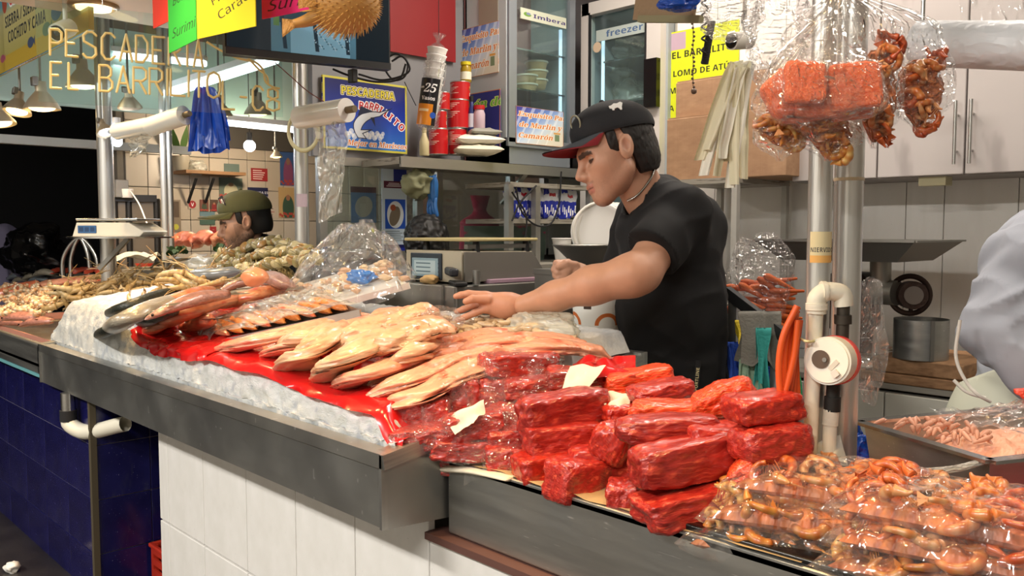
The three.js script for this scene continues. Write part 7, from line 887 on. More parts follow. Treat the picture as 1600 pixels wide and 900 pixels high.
// ---------- upper left: television, cards, puffer fish ----------
{
  const BL = atD(352, 84, 3.0), BR = atD(610, 108, 3.3); BR.y = BL.y; const TL = BL.clone().add(V(0, 0.46, 0)), TR = BR.clone().add(V(0, 0.46, 0)), n = TR.clone().sub(TL).cross(V(0, 1, 0)).normalize(), t = thing('television', 'flat black television hanging behind the coloured cards', 'television', BL.clone().lerp(BR, 0.5)), sh = (k) => [TL, TR, BL].map((v) => v.clone().addScaledVector(n, k));
  partW(t, 'case', panelGeo(...sh(-0.022), 0.04), M.black); partW(t, 'bezel', beam(BL.clone().add(V(0, 0.012, 0)), BR.clone().add(V(0, 0.012, 0)), 0.012, 0.024), mat(0x2a2b2c, 0.3)); const L = (u, v) => BL.clone().lerp(BR, u).add(V(0, 0.026 + v * 0.434, 0)).addScaledVector(n, 0.001);
  partW(t, 'screen', panelGeo(L(0.01, 1), L(0.99, 1), L(0.01, 0), 0.003), mat(0xffffff, 0.1, { map: canvasTex(512, 340, (c, w, h) => { fillBg(c, '#07080a', w, h); const x0 = 130, W = 270; c.fillStyle = '#4f7f9c'; c.fillRect(x0, 0, W, h); c.fillStyle = '#2f4654'; c.fillRect(x0 + 20, 40, 150, 220); c.fillStyle = '#7db4d6'; c.fillRect(x0 + 60, 250, 190, 90); c.fillStyle = '#1d2c3a'; for (let i = 0; i < 3; i++) { c.beginPath(); c.moveTo(x0 + 10 + i * 100, 60); c.lineTo(x0 + 20 + i * 100, 60); c.lineTo(x0 + 50 + i * 100, 330); c.lineTo(x0 + 38 + i * 100, 330); c.fill(); } c.fillStyle = '#a8243a'; c.fillRect(x0 + 232, 150, 12, 70); c.fillStyle = '#5a8a4a'; c.fillRect(x0 + 8, 220, 18, 50); for (let i = 0; i < 120; i++) { c.fillStyle = i % 2 ? '#a9cbe0' : '#3c6480'; c.fillRect(x0 + 130 + (i * 37) % 120, 210 + (i * 53) % 110, 4, 4); } }), emissive: 0x6f8fa3, emissiveIntensity: 0.05 })); for (const u of [0.3, 0.7]) { const p = L(u, 1).addScaledVector(n, -0.03); partW(t, 'ceiling_bracket', bar(p, V(p.x, 3.05, p.z), 0.014, 8), M.black); }
  const cs = [[[[560, 116], [600, 125], [640, 110], [628, 88], [612, 96]], 3.45], [[[520, 108], [545, 118], [590, 128], [625, 122], [634, 100]], 3.26], [[[600, 100], [615, 125], [632, 120], [636, 96], [618, 84]], 3.5], [[[430, 98], [455, 120], [480, 142], [508, 160]], 3.4], [[[632, 128], [640, 145], [650, 165]], 4.03]]; cs.forEach(([a, d], i) => one('power_cable', ['black cable bunched under the right end of the television', 'black cable sagging under the television', 'black cable loop beside the red board', 'thin reddish wire running down to the shop sign', 'thin dark wire beside the cup sleeve'][i], 'cable', tube(a.map(([x, y]) => atD(x, y, d)), i > 2 ? 0.002 : 0.004, 40, 6, i === 2), i === 3 ? mat(0x6b2f26, 0.5) : M.rubber, 'cables'));
  one('power_plug', 'black plug block dangling above the shop sign', 'plug', rbox(0.035, 0.05, 0.025, 0.005, ...atD(551, 119, 3.26).toArray()), M.black);
}
function card(label, TLx, TRx, yl, yr, dl, dr, col, draw) { const BL = atD(TLx, yl, dl), BR = atD(TRx, yr, dr); BR.y = BL.y = (BL.y + BR.y) / 2; const h = 0.28, TL = BL.clone().add(V(0, h, 0)), TR = BR.clone().add(V(0, h, 0)), n = TR.clone().sub(TL).cross(V(0, 1, 0)).normalize(), t = thing('price_card', label, 'sign', BL.clone().lerp(BR, 0.5), 'fluorescent cards'); partW(t, 'sheet', panelGeo(TL, TR, BL, 0.003), printed(256, 512, (c, w, h2) => { fillBg(c, col, w, h2); if (draw) draw(c, w, h2); }, 0.7)); const q = BL.clone().lerp(BR, 0.5).add(V(0, h, 0)); partW(t, 'string', bar(q, V(q.x, 3.05, q.z), 0.0015, 5), M.dark); }
const inkT = { style: 'italic', font: 'sans-serif' };
card('fluorescent green card with handwriting beside the yellow one', 265, 308, 83, 62, 2.8, 2.6, '#27b23a', (c) => { txt(c, 'Boloti', 40, 260, 70, '#123a18', inkT); txt(c, 'Surimi', 30, 440, 74, '#123a18', inkT); }); card('fluorescent yellow card listing fillets', 309, 400, 61, 41, 2.6, 2.44, '#efe312', (c) => { ['LOMO', 'ATUN', 'Filete', 'Caracol'].forEach((s, i) => txt(c, s, 10 + i * 30, 200 + i * 80, 60, '#3a3408', { ...inkT, rot: -0.5 })); }); card('fluorescent pink card with handwriting over the television', 410, 507, 31, 10, 2.6, 2.46, '#f0257c', (c) => { txt(c, 'Surimi', 20, 478, 80, '#4a0a26', inkT); }); card('red card edge behind the green card', 240, 264, 40, 38, 2.9, 2.8, '#e2331c');
{
  const p = atD(538, 8, 2.38), t = thing('puffer_fish', 'dried golden puffer fish with spines hanging at the top', 'fish', p), m = mat(0xb98a48, 0.5, { bumpMap: T.lumps, bumpScale: 0.004 }); t.rotation.y = Math.PI / 2 - YAW;
  part(t, 'body', bend(new THREE.SphereGeometry(0.085, 32, 24), (v) => V(v.x * 1.12, v.y * 0.88, v.z)), m); const sp = []; for (let i = 0; i < 420; i++) { const y = 1 - 2 * (i + 0.5) / 420, a = i * 2.39996, r = Math.sqrt(1 - y * y), n = V(r * Math.cos(a), y, r * Math.sin(a)), b = V(n.x * 0.095, n.y * 0.075, n.z * 0.085); sp.push(bar(b, b.clone().addScaledVector(n, 0.018).add(V(-0.008, 0, 0)), 0.0022, 4, 0.0003)); } part(t, 'spines', merge(sp), mat(0xd3a860, 0.45)).userData.kind = 'stuff';
  part(t, 'tail_stem', loft([V(-0.06, -0.03, 0.02), V(-0.1, -0.05, 0.03), V(-0.13, -0.058, 0.035)], (q) => [0.025 * (1 - 0.5 * q), 0.022 * (1 - 0.5 * q)], { n: 10, m: 10 }), m); part(t, 'tail_fin', sheet(5, 6, (u, v) => V(-0.125 - u * 0.035, -0.058 - 0.01 * u + (v - 0.5) * (0.02 + 0.03 * u), 0.035 + 0.003 * noise(u * 4, v * 6))), m); part(t, 'side_fin', sheet(5, 6, (u, v) => V(-0.06 - u * 0.045, -0.01 + (v - 0.5) * (0.015 + 0.025 * u), 0.07 + 0.01 * u)), m); part(t, 'string', bar(V(0, 0.07, 0), V(0, 3.05 - p.y, 0), 0.0015, 5), M.dark);
}
// ---------- upper left: soffit, banner, neon letters, lamps ----------
one('soffit', 'cream soffit with a round downlight over the left of the tray', 'soffit', merge(box(1.0, 0.05, 0.95, -3.45, 2.335, -1.28), box(0.03, 0.7, 0.95, -3.94, 2.7, -1.28), box(1.0, 0.7, 0.03, -3.45, 2.7, -0.82)), mat(0xe3cfb6, 0.7), null, 'structure');
{ const p = onY(146, 8, 2.308), t = thing('downlight', 'round recessed downlight glowing in the cream soffit', 'light', p); part(t, 'ring', put(new THREE.TorusGeometry(0.085, 0.012, 10, 36), 0, -0.002, 0, Math.PI / 2), mat(0xb59a78, 0.4, { metalness: 0.5 })); part(t, 'diffuser', cyl(0.07, 0.066, 0.02, 0, -0.008, 0), mat(0xffffff, 0.5, { emissive: 0xffe2a8, emissiveIntensity: 2.2 })); const l = new THREE.SpotLight(0xffdca8, 3, 0, 1.2, 0.6); l.position.set(p.x, p.y - 0.03, p.z); l.target.position.set(p.x, 0, p.z); l.castShadow = true; scene.add(l, l.target); }
one('market_banner', 'long printed banner of the next stall with sea scene and fish names', 'banner', box(2.55, 0.56, 0.02, -4.98, 2.48, -1.2), printed(1024, 226, (c, w, h) => { const g = c.createLinearGradient(0, 0, 0, h); g.addColorStop(0, '#2668a8'); g.addColorStop(0.42, '#6fb0c4'); g.addColorStop(0.5, '#c9c08a'); g.addColorStop(0.86, '#a8a05a'); g.addColorStop(0.87, '#b89a30'); c.fillStyle = g; c.fillRect(0, 0, w, h); txt(c, 'CEVICHE', 560, 104, 46, '#d8323a', { line: '#fff', lw: 8 }); c.fillStyle = '#b0503a'; c.beginPath(); c.ellipse(530, 90, 18, 22, 0, 0, 7); c.fill(); txt(c, 'SIERRA / SIERRA N', 528, 142, 30, '#1a2230'); txt(c, 'COCHITO Y CAMA', 546, 174, 30, '#1a2230'); const fs = (x, y, s, a) => { c.fillStyle = a; c.beginPath(); c.ellipse(x, y, s, s * 0.5, 0, 0, 7); c.fill(); c.beginPath(); c.moveTo(x + s * 0.8, y); c.lineTo(x + s * 1.4, y - s * 0.5); c.lineTo(x + s * 1.4, y + s * 0.5); c.fill(); }; fs(500, 198, 16, '#a8506a'); fs(700, 196, 20, '#3a4a6a'); fs(800, 188, 24, '#5a7a5a'); fs(300, 170, 24, '#b86a3a'); fs(860, 168, 30, '#446a7a'); }));
{
  const BL = atD(60, 158, 2.9), BR = atD(442, 184, 3.3), y0 = (BL.y + BR.y) / 2, N = BR.clone().sub(BL).cross(V(0, 1, 0)).normalize(), t = thing('neon_sign', 'clear acrylic shop sign with cream tube letters', 'sign', BL.clone().lerp(BR, 0.5)); BL.y = BR.y = y0;
  const hitP = (px, py) => { const r = rayTo(px, py), k = (BL.clone().sub(EYE).dot(N)) / r.dot(N); return EYE.clone().addScaledVector(r, k); }, Hh = 0.33; partW(t, 'acrylic_sheet', panelGeo(BL.clone().add(V(0, Hh, 0)), BR.clone().add(V(0, Hh, 0)), BL, 0.005), M.acrylic); for (const k of [0.25, 0.8]) { const p = BL.clone().lerp(BR, k).add(V(0, Hh, 0)); partW(t, 'hanging_wire', bar(p, V(p.x, 3.05, p.z), 0.0015, 5), M.chrome); }
  const S = { P: [[[0, 1], [0, 0]], [[0, 0], [0.7, 0], [1, 0.12], [1, 0.42], [0.7, 0.54], [0, 0.54]]], E: [[[1, 0], [0, 0], [0, 1], [1, 1]], [[0, 0.5], [0.7, 0.5]]], S: [[[1, 0.12], [0.7, 0], [0.3, 0], [0, 0.15], [0.05, 0.38], [0.95, 0.6], [1, 0.85], [0.7, 1], [0.25, 1], [0, 0.88]]], C: [[[1, 0.14], [0.7, 0], [0.3, 0], [0, 0.2], [0, 0.8], [0.3, 1], [0.7, 1], [1, 0.86]]], A: [[[0, 1], [0.5, 0], [1, 1]], [[0.2, 0.65], [0.8, 0.65]]], D: [[[0, 0], [0, 1], [0.6, 1], [1, 0.75], [1, 0.25], [0.6, 0], [0, 0]]], R: [[[0, 1], [0, 0], [0.7, 0], [1, 0.12], [1, 0.4], [0.7, 0.52], [0, 0.52]], [[0.45, 0.52], [1, 1]]], I: [[[0.5, 0], [0.5, 1]]], B: [[[0, 0], [0, 1], [0.7, 1], [1, 0.85], [1, 0.62], [0.7, 0.48], [0, 0.48]], [[0, 0], [0.65, 0], [0.9, 0.12], [0.9, 0.36], [0.65, 0.48]]], L: [[[0, 0], [0, 1], [1, 1]]], T: [[[0, 0], [1, 0]], [[0.5, 0], [0.5, 1]]], O: [[[0.5, 0], [0.12, 0.1], [0, 0.3], [0, 0.7], [0.12, 0.9], [0.5, 1], [0.88, 0.9], [1, 0.7], [1, 0.3], [0.88, 0.1], [0.5, 0]]], '-': [[[0, 0.5], [1, 0.5]]], 8: [[[0.5, 0], [0.1, 0.1], [0.1, 0.38], [0.5, 0.48], [0.9, 0.38], [0.9, 0.1], [0.5, 0]], [[0.5, 0.48], [0, 0.6], [0, 0.9], [0.5, 1], [1, 0.9], [1, 0.6], [0.5, 0.48]]] };
  const tm = mat(0xe6cf8a, 0.4), row = (str, xs, w, ta, tb, ba, bb, xa, xb) => [...str].forEach((ch, i) => { if (ch === ' ') return; const x0 = xs[i], x1 = x0 + (w[i] ?? 20), f = (x, a, b) => mixn(a, b, (x - xa) / (xb - xa)), g = S[ch].map((pl) => { const pts = pl.map(([u, v]) => { const x = mixn(x0, x1, u); return hitP(x, mixn(f(x, ta, tb), f(x, ba, bb), v)).addScaledVector(N, 0.01); }); const segs = []; for (let k = 0; k < pts.length - 1; k++) segs.push(bar(pts[k], pts[k + 1], 0.0042, 8), ball(0.0042, ...pts[k].toArray(), 8)); return merge(segs, ball(0.0042, ...pts[pts.length - 1].toArray(), 8)); }); partW(t, 'letter', merge(g), tm); });
  row('PESCADERIA', [78, 103, 130, 159, 187, 212, 238, 263, 289, 302], [18, 18, 20, 20, 19, 18, 18, 18, 6, 14], 46, 64, 86, 106, 78, 316); row('EL BARRILITO', [79, 107, 0, 155, 182, 208, 233, 258, 266, 291, 301, 323], [16, 14, 0, 20, 20, 20, 20, 6, 22, 6, 18, 20], 98, 114, 138, 154, 79, 343); row('L-C8', [347, 375, 394, 416], [18, 9, 16, 19], 128, 140, 171, 174, 347, 436);
  const vt = [[322, 66], [345, 80], [372, 92], [398, 98], [410, 110], [414, 128], [424, 136], [436, 139]].map(([x, y]) => hitP(x, y).addScaledVector(N, 0.01)); partW(t, 'scroll_tube', tube(vt, 0.0042, 40, 8), tm); partW(t, 'scroll_tube', tube([[386, 90], [402, 108], [416, 120], [418, 132]].map(([x, y]) => hitP(x, y).addScaledVector(N, 0.01)), 0.004, 24, 8), tm);
}
const shadeM = mat(0xb9aa93, 0.4, { metalness: 0.6 }), glowW = mat(0xffffff, 0.5, { emissive: 0xffdf9a, emissiveIntensity: 4 }), glowC = mat(0xffffff, 0.5, { emissive: 0xe8f2ff, emissiveIntensity: 4 });
function domeLamp(label, p, R, tilt, dirYaw, warm, power, topY, soft = 1) {
  const t = thing('dome_lamp', label, 'lamp', p, 'metal dome lamps'); const q = new THREE.Quaternion().setFromEuler(new THREE.Euler(Math.cos(dirYaw) * tilt, 0, Math.sin(dirYaw) * tilt)), A = (g) => g.applyQuaternion(q);
  part(t, 'shade', A(lathe([[R, 0], [R * 0.98, 0.01], [R * 0.72, R * 0.55], [R * 0.4, R * 0.95], [R * 0.32, R * 1.05], [R * 0.3, R * 1.6], [0, R * 1.65]], 32)), shadeM); part(t, 'bulb', A(bend(new THREE.SphereGeometry(R * 0.72, 20, 14), (v) => V(v.x, v.y * 0.35 + R * 0.12, v.z))), warm ? glowW : glowC); const e = V(0, R * 1.65, 0).applyQuaternion(q); part(t, 'stem', bar(e, V(e.x, topY - p.y, e.z), 0.006, 8), M.steelDark); part(t, 'clamp', A(rbox(R * 0.5, R * 0.5, R * 0.35, 0.004, 0, R * 1.6, R * 0.3)), M.steelDark);
  const d = V(0, -1, 0).applyQuaternion(q), l = new THREE.SpotLight(warm ? 0xffcf8c : 0xeaf2ff, power, 0, 1.15, 0.7); l.position.copy(p).addScaledVector(d, R * 0.25); l.target.position.copy(l.position).add(d); l.castShadow = true; l.shadow.radius = soft * R / 0.02 * 0.6; scene.add(l, l.target);
}
domeLamp('large dome lamp behind the neon letters nearest to the soffit', atD(131, 136, 4.4), 0.085, 0.05, 0, true, 1.6, 3.05); domeLamp('dome lamp on a dark rod left of the large one', atD(66, 171, 4.5), 0.088, 0.03, 0, true, 1.6, 3.05); domeLamp('clamped dome lamp tilted to the left beside the dark rod', atD(26, 176, 4.5), 0.07, 0.25, 2.5, true, 1.3, 3.05); domeLamp('dome lamp cut by the left frame edge', atD(2, 195, 4.4), 0.07, 0.2, 1, true, 1.3, 3.05); domeLamp('small cool white lamp clamped to the thick post', atD(166, 208, 4.2), 0.045, 0.5, 1.2, false, 0.8, 3.05); domeLamp('small dome lamp above the film rolls', atD(203, 169, 4.5), 0.06, 0.35, -1, true, 1, 3.05); domeLamp('dome lamp behind the lower neon letters left one', atD(343, 181, 5.2), 0.075, 0.12, -1, true, 1, 3.05); domeLamp('dome lamp behind the lower neon letters right one', atD(403, 179, 5.2), 0.08, 0.1, -1, true, 1, 3.05); domeLamp('tiny dome lamp hanging before the blue figure print', atD(432, 246, 5.9), 0.04, 0.1, 1, true, 0.4, 3.05);
// lamps over the tray, above the frame
[[-3.35, -1.0], [-2.6, -0.95], [-1.85, -0.92], [-1.15, -0.95], [-0.5, -1.0]].forEach(([x, z], i) => domeLamp(['dome lamp hanging over the ice block', 'dome lamp hanging over the whole fish', 'dome lamp hanging over the pale fillets', 'dome lamp hanging over the red loins', 'dome lamp hanging over the shrimp bags'][i], V(x, i === 0 ? 2.27 : 2.42, z), 0.11, 0.28, Math.PI, true, [5, 5, 4.4, 5, 4.6][i], 3.05, 1));
{ // bare bulbs and strip lights at the neighbour's stall
  const p = atD(390, 228, 5.9), t = thing('bare_bulb', 'bright bare bulb hanging before the tiled wall', 'bulb', p); part(t, 'bulb', ball(0.04, 0, 0, 0, 16), mat(0xffffff, 0.5, { emissive: 0xf2f8ff, emissiveIntensity: 7 })); part(t, 'socket', cyl(0.018, 0.018, 0.06, 0, 0.06, 0), M.dark); part(t, 'cord', bar(V(0, 0.09, 0), V(0, 3.05 - p.y, 0), 0.003, 5), M.dark); const l = new THREE.PointLight(0xffe6c4, 1.6); l.position.copy(p); l.shadow.radius = 2; l.castShadow = true; scene.add(l);
  const q = atD(183, 214, 4.35), u = thing('spiral_bulb', 'bright cool bulb beside the thick post', 'bulb', q); part(u, 'bulb', put(new THREE.CapsuleGeometry(0.024, 0.05, 8, 16), 0, 0, 0), mat(0xffffff, 0.5, { emissive: 0xe2f0ff, emissiveIntensity: 8 })); part(u, 'socket', cyl(0.018, 0.018, 0.05, 0, 0.07, 0), M.white); part(u, 'arm', bar(V(0, 0.09, 0), V(-0.06, 0.1, 0), 0.006, 6), M.dark); const l2 = new THREE.PointLight(0xe6f0ff, 0.8); l2.position.copy(q); l2.shadow.radius = 1.5; l2.castShadow = true; scene.add(l2);
  [[[178, 86], [322, 100], 5.4, 5.4, 'strip light running level behind the neon letters'], [[268, 146], [432, 94], 4.6, 4.2, 'strip light slanting behind the neon letters'], [[352, 192], [468, 204], 5.6, 5.6, 'strip light low above the tiled wall']].forEach(([a, b, d0, d1, l], i) => { const A = atD(...a, d0), B = atD(...b, d1), s = thing('strip_light', l, 'light', A.clone().lerp(B, 0.5), 'strip lights'); partW(s, 'housing', beam(A.clone().add(V(0, 0.035, 0)), B.clone().add(V(0, 0.035, 0)), 0.07, 0.03), M.white); partW(s, 'tube', bar(A, B, 0.018, 12), mat(0xffffff, 0.5, { emissive: 0xf4fbff, emissiveIntensity: 2.6 })); for (const e of [A, B]) partW(s, 'hanger', bar(e.clone().add(V(0, 0.04, 0)), V(e.x, 3.05, e.z), 0.003, 5), M.chrome); const m = A.clone().lerp(B, 0.5), al = areaLight(A.distanceTo(B), 0.05, m.x, m.y - 0.03, m.z, 0xf4f4ec, 5); al.rotation.set(-Math.PI / 2, 0, 0); al.rotation.z = Math.atan2(-(B.z - A.z), B.x - A.x); });
}
struct('trim_1', box(0.03, 0.5, 2.4, -5.62, 2.39, -2.25), mat(0xb9d6d0, 0.5)); struct('trim_2', box(0.05, 0.05, 1.6, -5.6, 1.92, -1.6), mat(0x9a9c98, 0.5)); struct('trim_3', box(0.04, 0.18, 1.4, -6.12, 2.1, -3.4), mat(0x4b463f, 0.6));
// posts on the left
for (const [px, d, r, l] of [[168, 4.3, 0.037, 'thick steel post carrying the small scale'], [472, 3.7, 0.03, 'steel post left of the shop sign'], [259, 4.6, 0.02, 'wider one of the twin posts before the tiles'], [268, 4.55, 0.014, 'thinner one of the twin posts before the tiles']]) { const p = atD(px, 360, d), t = thing('steel_post', l, 'post', V(p.x, 0, p.z)); part(t, 'pipe', cyl(r, r, 3.05, 0, 1.525, 0), M.pole); part(t, 'base_flange', cyl(r * 1.8, r * 1.8, 0.015, 0, 0.008, 0), M.pole); if (d === 3.7) { const s = atD(468, 313, 3.67); part(t, 'sticker', put(new THREE.CylinderGeometry(r + 0.001, r + 0.001, 0.055, 16, 1, true, 0.3, 1.6), 0, s.y, 0), mat(0xb9a6b0, 0.6), 'pale peeling sticker'); } }
{ // rolls of cling film
  const roll = (label, a, b, r, hang) => { const t = thing('film_roll', label, 'roll', a.clone().lerp(b, 0.5), 'film rolls'); partW(t, 'film_core', bar(a.clone().lerp(b, -0.12), b.clone().lerp(a, -0.16), r * 0.3, 14), mat(0x6d6048, 0.5, { metalness: 0.4 })); partW(t, 'wound_film', bar(a, b, r, 32), mat(0xe6e6e0, 0.15, { transmission: 0.12, clearcoat: 0.7 })); if (hang) partW(t, 'loose_film', sheet(16, 26, (u, v) => { const q = a.clone().lerp(b, 0.35 + 0.62 * u); q.y -= r * 0.7 + v * hang * (1 - 0.1 * u); return q.addScaledVector(RT, 0.02 * v * (0.5 - u) + 0.012 * noise(u * 3, v * 4)).addScaledVector(FW, 0.02 * noise(u * 4, v * 5, 3)); }, 0.2, 0.4), filmGloss); return t; };
  roll('cling film roll on a bar beside the shop sign with film hanging down', atD(468, 184, 3.2), atD(542, 172, 3.05), 0.042, 0.36); roll('right one of two film rolls behind the blue bags', atD(235, 198, 3.7), atD(288, 180, 3.6), 0.04); { const rl = roll('left one of two film rolls next to the cool bulb', atD(182, 206, 3.85), atD(234, 196, 3.75), 0.036, 0.1), e = atD(180, 206, 3.85), q = atD(168, 206, 4.3); partW(rl, 'arm', bar(e, q, 0.01, 8), M.steelDark); }
  one('wire_hoop', 'pale hoop hanging on the post beside the film roll', 'hoop', (() => { const c = atD(474, 205, 3.3), g = new THREE.TorusGeometry(0.066, 0.008, 10, 40); g.scale(0.85, 1.1, 1); return put(g, c.x, c.y, c.z, 0, Math.PI / 2 - YAW, 0); })(), mat(0xb9b48c, 0.4));
}
{ const t = thing('bag_bundle', 'bundle of bright blue plastic bags hanging below the neon sign', 'bag', atD(322, 150, 3.6)), bm = [mat(0x1d55d0, 0.25, { bumpMap: T.crinkle, bumpScale: 0.004, transmission: 0.2 }), mat(0x1746b4, 0.25, { bumpMap: T.crinkle, bumpScale: 0.004, transmission: 0.2 })]; for (let k = 0; k < 5; k++) partW(t, 'bag_sheet', sheet(34, 30, (u, v) => { const p = atD(mixn(322, mixn(293, 352, u), 0.35 + 0.65 * Math.pow(v, 0.5)) + k * 2, mixn(136 + 4 * k, 236 + 8 * noise(u * 5, k) - 3 * k, v), 3.6 + 0.012 * k); return p.addScaledVector(FW, 0.016 * ridge(u * 5 + k, v * 0.6, k) + 0.006 * noise(u * 12, v * 3, k)); }, 0.18, 0.3), bm[k & 1]); }
// small scale on the thick post
{ const d = 4.2, c = atD(190, 372, d), t = thing('market_scale', 'small white scale with a blue display on a round shelf at the thick post', 'scale', c); t.rotation.y = 0.75; const g = new THREE.ExtrudeGeometry(new THREE.Shape([[-0.17, 0.012], [0.15, 0.012], [0.17, 0.03], [0.1, 0.07], [-0.15, 0.07]].map((p) => new THREE.Vector2(...p))), { depth: 0.24, bevelEnabled: true, bevelSize: 0.004, bevelThickness: 0.004, bevelSegments: 2 }); part(t, 'housing', g.translate(0, 0, -0.12), mat(0xd8d2c4, 0.45)); part(t, 'platter', rbox(0.3, 0.012, 0.24, 0.005, -0.01, 0.088, 0), M.chrome); part(t, 'display', rbox(0.09, 0.036, 0.006, 0.002, -0.1, 0.042, 0.125), printed(96, 40, (c2, w, h) => { fillBg(c2, '#2f5a8c', w, h); c2.fillStyle = '#1c3a62'; for (let i = 0; i < 3; i++) c2.fillRect(8 + i * 29, 8, 22, 24); }, 0.3)); part(t, 'shelf_plate', cyl(0.24, 0.24, 0.008, 0, 0.004, 0), M.chrome); part(t, 'shelf_bracket', beam(V(-0.1, -0.15, 0.03), V(0.05, 0.0, 0.03), 0.02, 0.02), M.steelDark); }
// dark clutter at the far left
{ const m = M.black, a = atD(182, 400, 5.0), b = atD(247, 400, 5.1), t = thing('frame_cabinet', 'black metal frame cabinet behind the thick post', 'cabinet', V((a.x + b.x) / 2, 0, (a.z + b.z) / 2)), y = atD(215, 310, 5.05).y; for (const p of [a, b, a.clone().lerp(b, 0.33)]) partW(t, 'frame_post', bar(V(p.x, 0, p.z), V(p.x, y, p.z), 0.02, 4), m); partW(t, 'frame_top', beam(V(a.x, y, a.z), V(b.x, y, b.z), 0.04, 0.04), m); partW(t, 'side_glass', panelGeo(V(a.x, y, a.z), V(b.x, y, b.z), V(a.x, 0.8, a.z), 0.004), mat(0x8d857a, 0.3, { transmission: 0.5 })); one('small_box', 'grey box standing on the black frame cabinet', 'box', rbox(0.07, 0.1, 0.07, 0.004, ...atD(188, 295, 5.0).toArray()), M.grey); one('paper_cup', 'white cup on the black frame cabinet', 'cup', put(lathe([[0, 0], [0.03, 0], [0.034, 0.05]], 18), ...atD(199, 309, 5.0).toArray()), M.white); one('power_cable', 'white cable running down from the black cabinet to the small scale', 'cable', tube([atD(205, 300, 4.9), atD(218, 320, 4.7), atD(230, 350, 4.5)], 0.004, 20, 6), M.white, 'cables'); }
{ const c = atD(10, 420, 7.4), t = thing('draped_jacket', 'lavender jacket draped over a chair at the left edge', 'jacket', V(c.x, 0, c.z)), y = atD(12, 349, 7.4).y; part(t, 'jacket', bend(new THREE.SphereGeometry(1, 40, 30), (v) => V(v.x * 0.2 * (1 - 0.4 * v.y), y - 0.45 + v.y * 0.45, v.z * 0.17).addScaledVector(V(v.x, 0, v.z), 0.04 * ridge(v.x * 2, v.y * 1, v.z * 2))), mat(0x77728c, 0.9)); part(t, 'chair_legs', merge(...[[-1, -1], [1, -1], [-1, 1], [1, 1]].map(([a, b]) => box(0.03, 0.7, 0.03, a * 0.13, 0.35, b * 0.1))), M.dark); filmBlob('black_sack', 'glossy black sack behind the lavender jacket', 'sack', V(...atD(55, 395, 7.0).toArray()), 0.3, 0.22, 0.22, M.blackGloss, 95, 0, 0.25); [[100, 150, 0], [112, 138, 0]].forEach(([x0, x1], i) => one('chrome_rail', ['outer arched chrome rail before the dark aisle', 'inner arched chrome rail before the dark aisle'][i], 'rail', tube([V(atD(x0, 415, 6.4).x, 0.9, atD(x0, 415, 6.4).z), atD(x0, 400, 6.4), atD((x0 + x1) / 2, 372, 6.4), atD(x1, 400, 6.4), V(atD(x1, 415, 6.4).x, 0.9, atD(x1, 415, 6.4).z)], 0.018, 40, 10), M.chrome, 'arched rails')); }
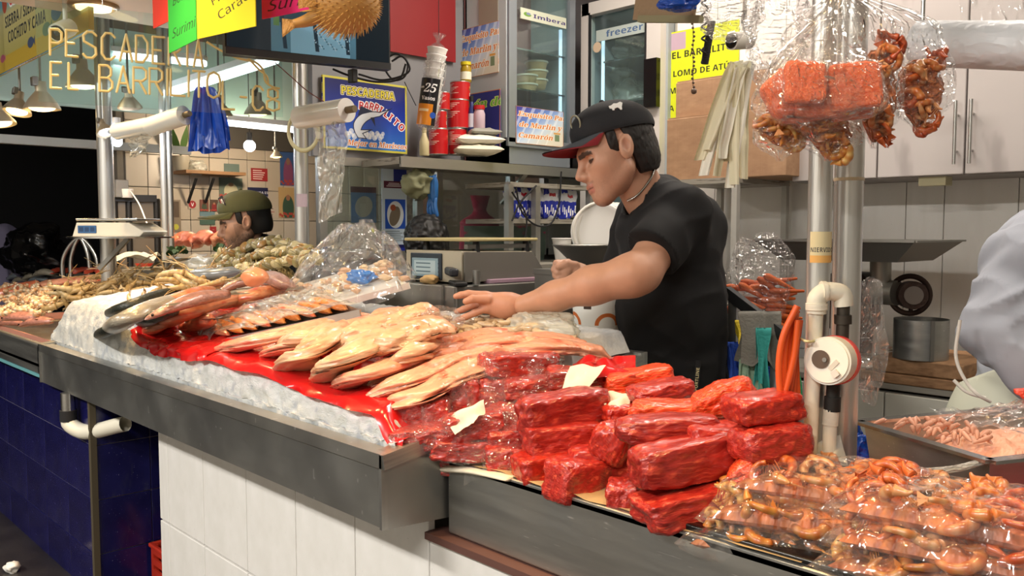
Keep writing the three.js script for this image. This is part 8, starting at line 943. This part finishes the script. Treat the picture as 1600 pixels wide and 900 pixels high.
// trays and fish farther left
{
  const tub = (label, x0, y0, x1, y1, z, dep, h, m) => { const a = onZ(x0, y0, z), b = onZ(x1, y1, z), w = Math.abs(b.x - a.x), t = thing('plastic_tub', label, 'tub', V((a.x + b.x) / 2, a.y - h, z - dep / 2)); part(t, 'bottom', box(w, 0.008, dep, 0, 0.004, 0), m); for (const s of [-1, 1]) { part(t, 'long_side', box(w, h, 0.008, 0, h / 2, s * dep / 2), m); part(t, 'short_side', box(0.008, h, dep, s * w / 2, h / 2, 0), m); } return t; };
  tub('pale pink tub heaped with peeled shrimp at the left', -40, 496, 78, 480, -1.2, 0.5, 0.07, mat(0xc98f7e, 0.5)); tub('white tub with red fillets behind the raw shrimp', 70, 428, 200, 424, -2.05, 0.3, 0.06, M.chrome);
  [[4, 500, 40, 497, 0.04], [30, 510, 62, 502, 0.035], [-10, 508, 30, 506, 0.03]].forEach(([x0, y0, x1, y1, w], i) => { const a = onZ(x0, y0, -1.12 - 0.03 * i), b = onZ(x1 + 20, y1, -1.2 - 0.03 * i); fish([`pink red fish lying frontmost in the next stall's tray`, `second red fish in the next stall's tray, nearest to the ice block`, `red fish cut by the left edge in the next stall's tray`][i], [a, a.clone().lerp(b, 0.4).add(V(0, 0.01, 0)), b], w, w * 0.7, Mf.roseDark, 'red fish in the next tray'); });
  for (let i = 0; i < 7; i++) { const a = onZ(2 + i * 8, 432 + (i % 3) * 5, -1.9), b = onZ(30 + i * 9, 428 + (i % 3) * 5, -2.0); fish(`${ORD[i]} blue silver fish from the left in the far row`, [a, a.clone().lerp(b, 0.5).add(V(0, 0.02, 0)), b], 0.035, 0.03, i % 2 ? Mf.bluefish : Mf.silver, 'blue silver fish in the far row'); }
  for (let i = 0; i < 6; i++) { const a = onZ(80 + i * 18, 428, -1.98 - 0.02 * (i % 2)), b = onZ(100 + i * 18, 420, -2.15); fillet([a, a.clone().lerp(b, 0.5).add(V(0, 0.012, 0)), b], 0.04, 0.016, mat(0xd8553a, 0.35, wet), `${ORD[i]} orange red fillet from the left in the metal tub`, 'orange red fillets', 'red_fillet'); }
  fillet([onZ(-20, 472, -1.45), onZ(15, 458, -1.55), onZ(70, 446, -1.75)], 0.09, 0.05, Mf.rose, 'broad peach fish side lying behind the peeled shrimp', 'far fish sides', 'fish_half'); fillet([onZ(50, 450, -1.6), onZ(110, 442, -1.75), onZ(180, 436, -1.95)], 0.08, 0.04, Mf.pink, 'pink fish side between the far tubs and the raw shrimp', 'far fish sides', 'fish_half');
  [[282, 385, 'coral pink fillet heap by the twin posts, left one'], [312, 383, 'coral pink fillet heap by the twin posts, middle one'], [345, 382, 'peach fillet heap by the bearded man']].forEach(([x, y, l], i) => { const a = atD(x - 10, y + 6, 4.7), b = atD(x + 22, y - 3, 4.7); fillet([a, a.clone().lerp(b, 0.5).add(V(0, 0.04, 0)), b], 0.08, 0.05, mat(i < 2 ? 0xe8b0a6 : 0xf0d0b8, 0.4, { map: rep(T.flesh, 5), ...wet }), l, 'fillet heaps by the bearded man', 'fillet_heap'); });
  one('display_counter', 'low neighbour counter under the coral fillets', 'counter', box(0.5, 1.2, 0.9, atD(312, 400, 4.75).x, 0.6, atD(312, 400, 4.75).z - 0.05), grubby); const ps = mat(0x2c4a22, 0.7); [[276, 396], [349, 391]].forEach(([x, y], i) => { const p = atD(x, y, 4.5), q = thing('parsley_bunch', ['parsley bunch beside the coral fillets', 'parsley bunch before the bearded man'][i], 'parsley', p, 'parsley'); for (let k = 0; k < 26; k++) { const a = k * 2.4, r = 0.05 * Math.sqrt(k / 26); part(q, 'leaf', put(new THREE.CircleGeometry(0.014, 6), Math.cos(a) * r, 0.03 * rnd(), Math.sin(a) * r, rr(-1.5, 1.5), a, 0), ps); } });
  for (const [x, y, l] of [[203, 408, 'left newspaper bundle on the far dark ledge'], [278, 412, 'right newspaper bundle on the far dark ledge']]) { const p = atD(x, y, 4.6); one('newspaper', l, 'paper', put(sheet(20, 12, (u, v) => V((u - 0.5) * 0.28, 0.03 * Math.sin(u * 3) + 0.02 * noise(u * 5, v * 4, x), (v - 0.5) * 0.16), 0.3, 0.2), p.x, p.y, p.z, 0.2, 0.8, 0), mat(0xb5b6ae, 0.8)); }
  one('plastic_tub', 'red clam dish behind the raw shrimp', 'dish', put(lathe([[0, 0], [0.07, 0], [0.08, 0.05], [0.076, 0.05]], 24), ...onZ(230, 424, -1.95).toArray()), mat(0xc23b28, 0.4));
}
{ const p = V(onX(222, 880, -2.9).x, 0.1, -1.22), t = fish('pale fish head sticking up out of the red crate', [V(-3.155, 0.27, -1.27), V(-3.17, 0.2, -1.3), V(-3.19, 0.1, -1.34), V(-3.22, 0.03, -1.38)], 0.04, 0.035, Mf.rose, 'fish in the crate'); }
one('litter', 'crumpled white paper on the floor at the lower left', 'litter', put(bend(new THREE.SphereGeometry(0.035, 14, 10), (v) => v.multiplyScalar(1 + 0.5 * noise(v.x * 60, v.y * 60, v.z * 60)).multiply(V(1, 0.6, 0.8))), onY(18, 888, 0.015).x, 0.02, onY(18, 888, 0.015).z), M.white);
renderer.render(scene, camera);
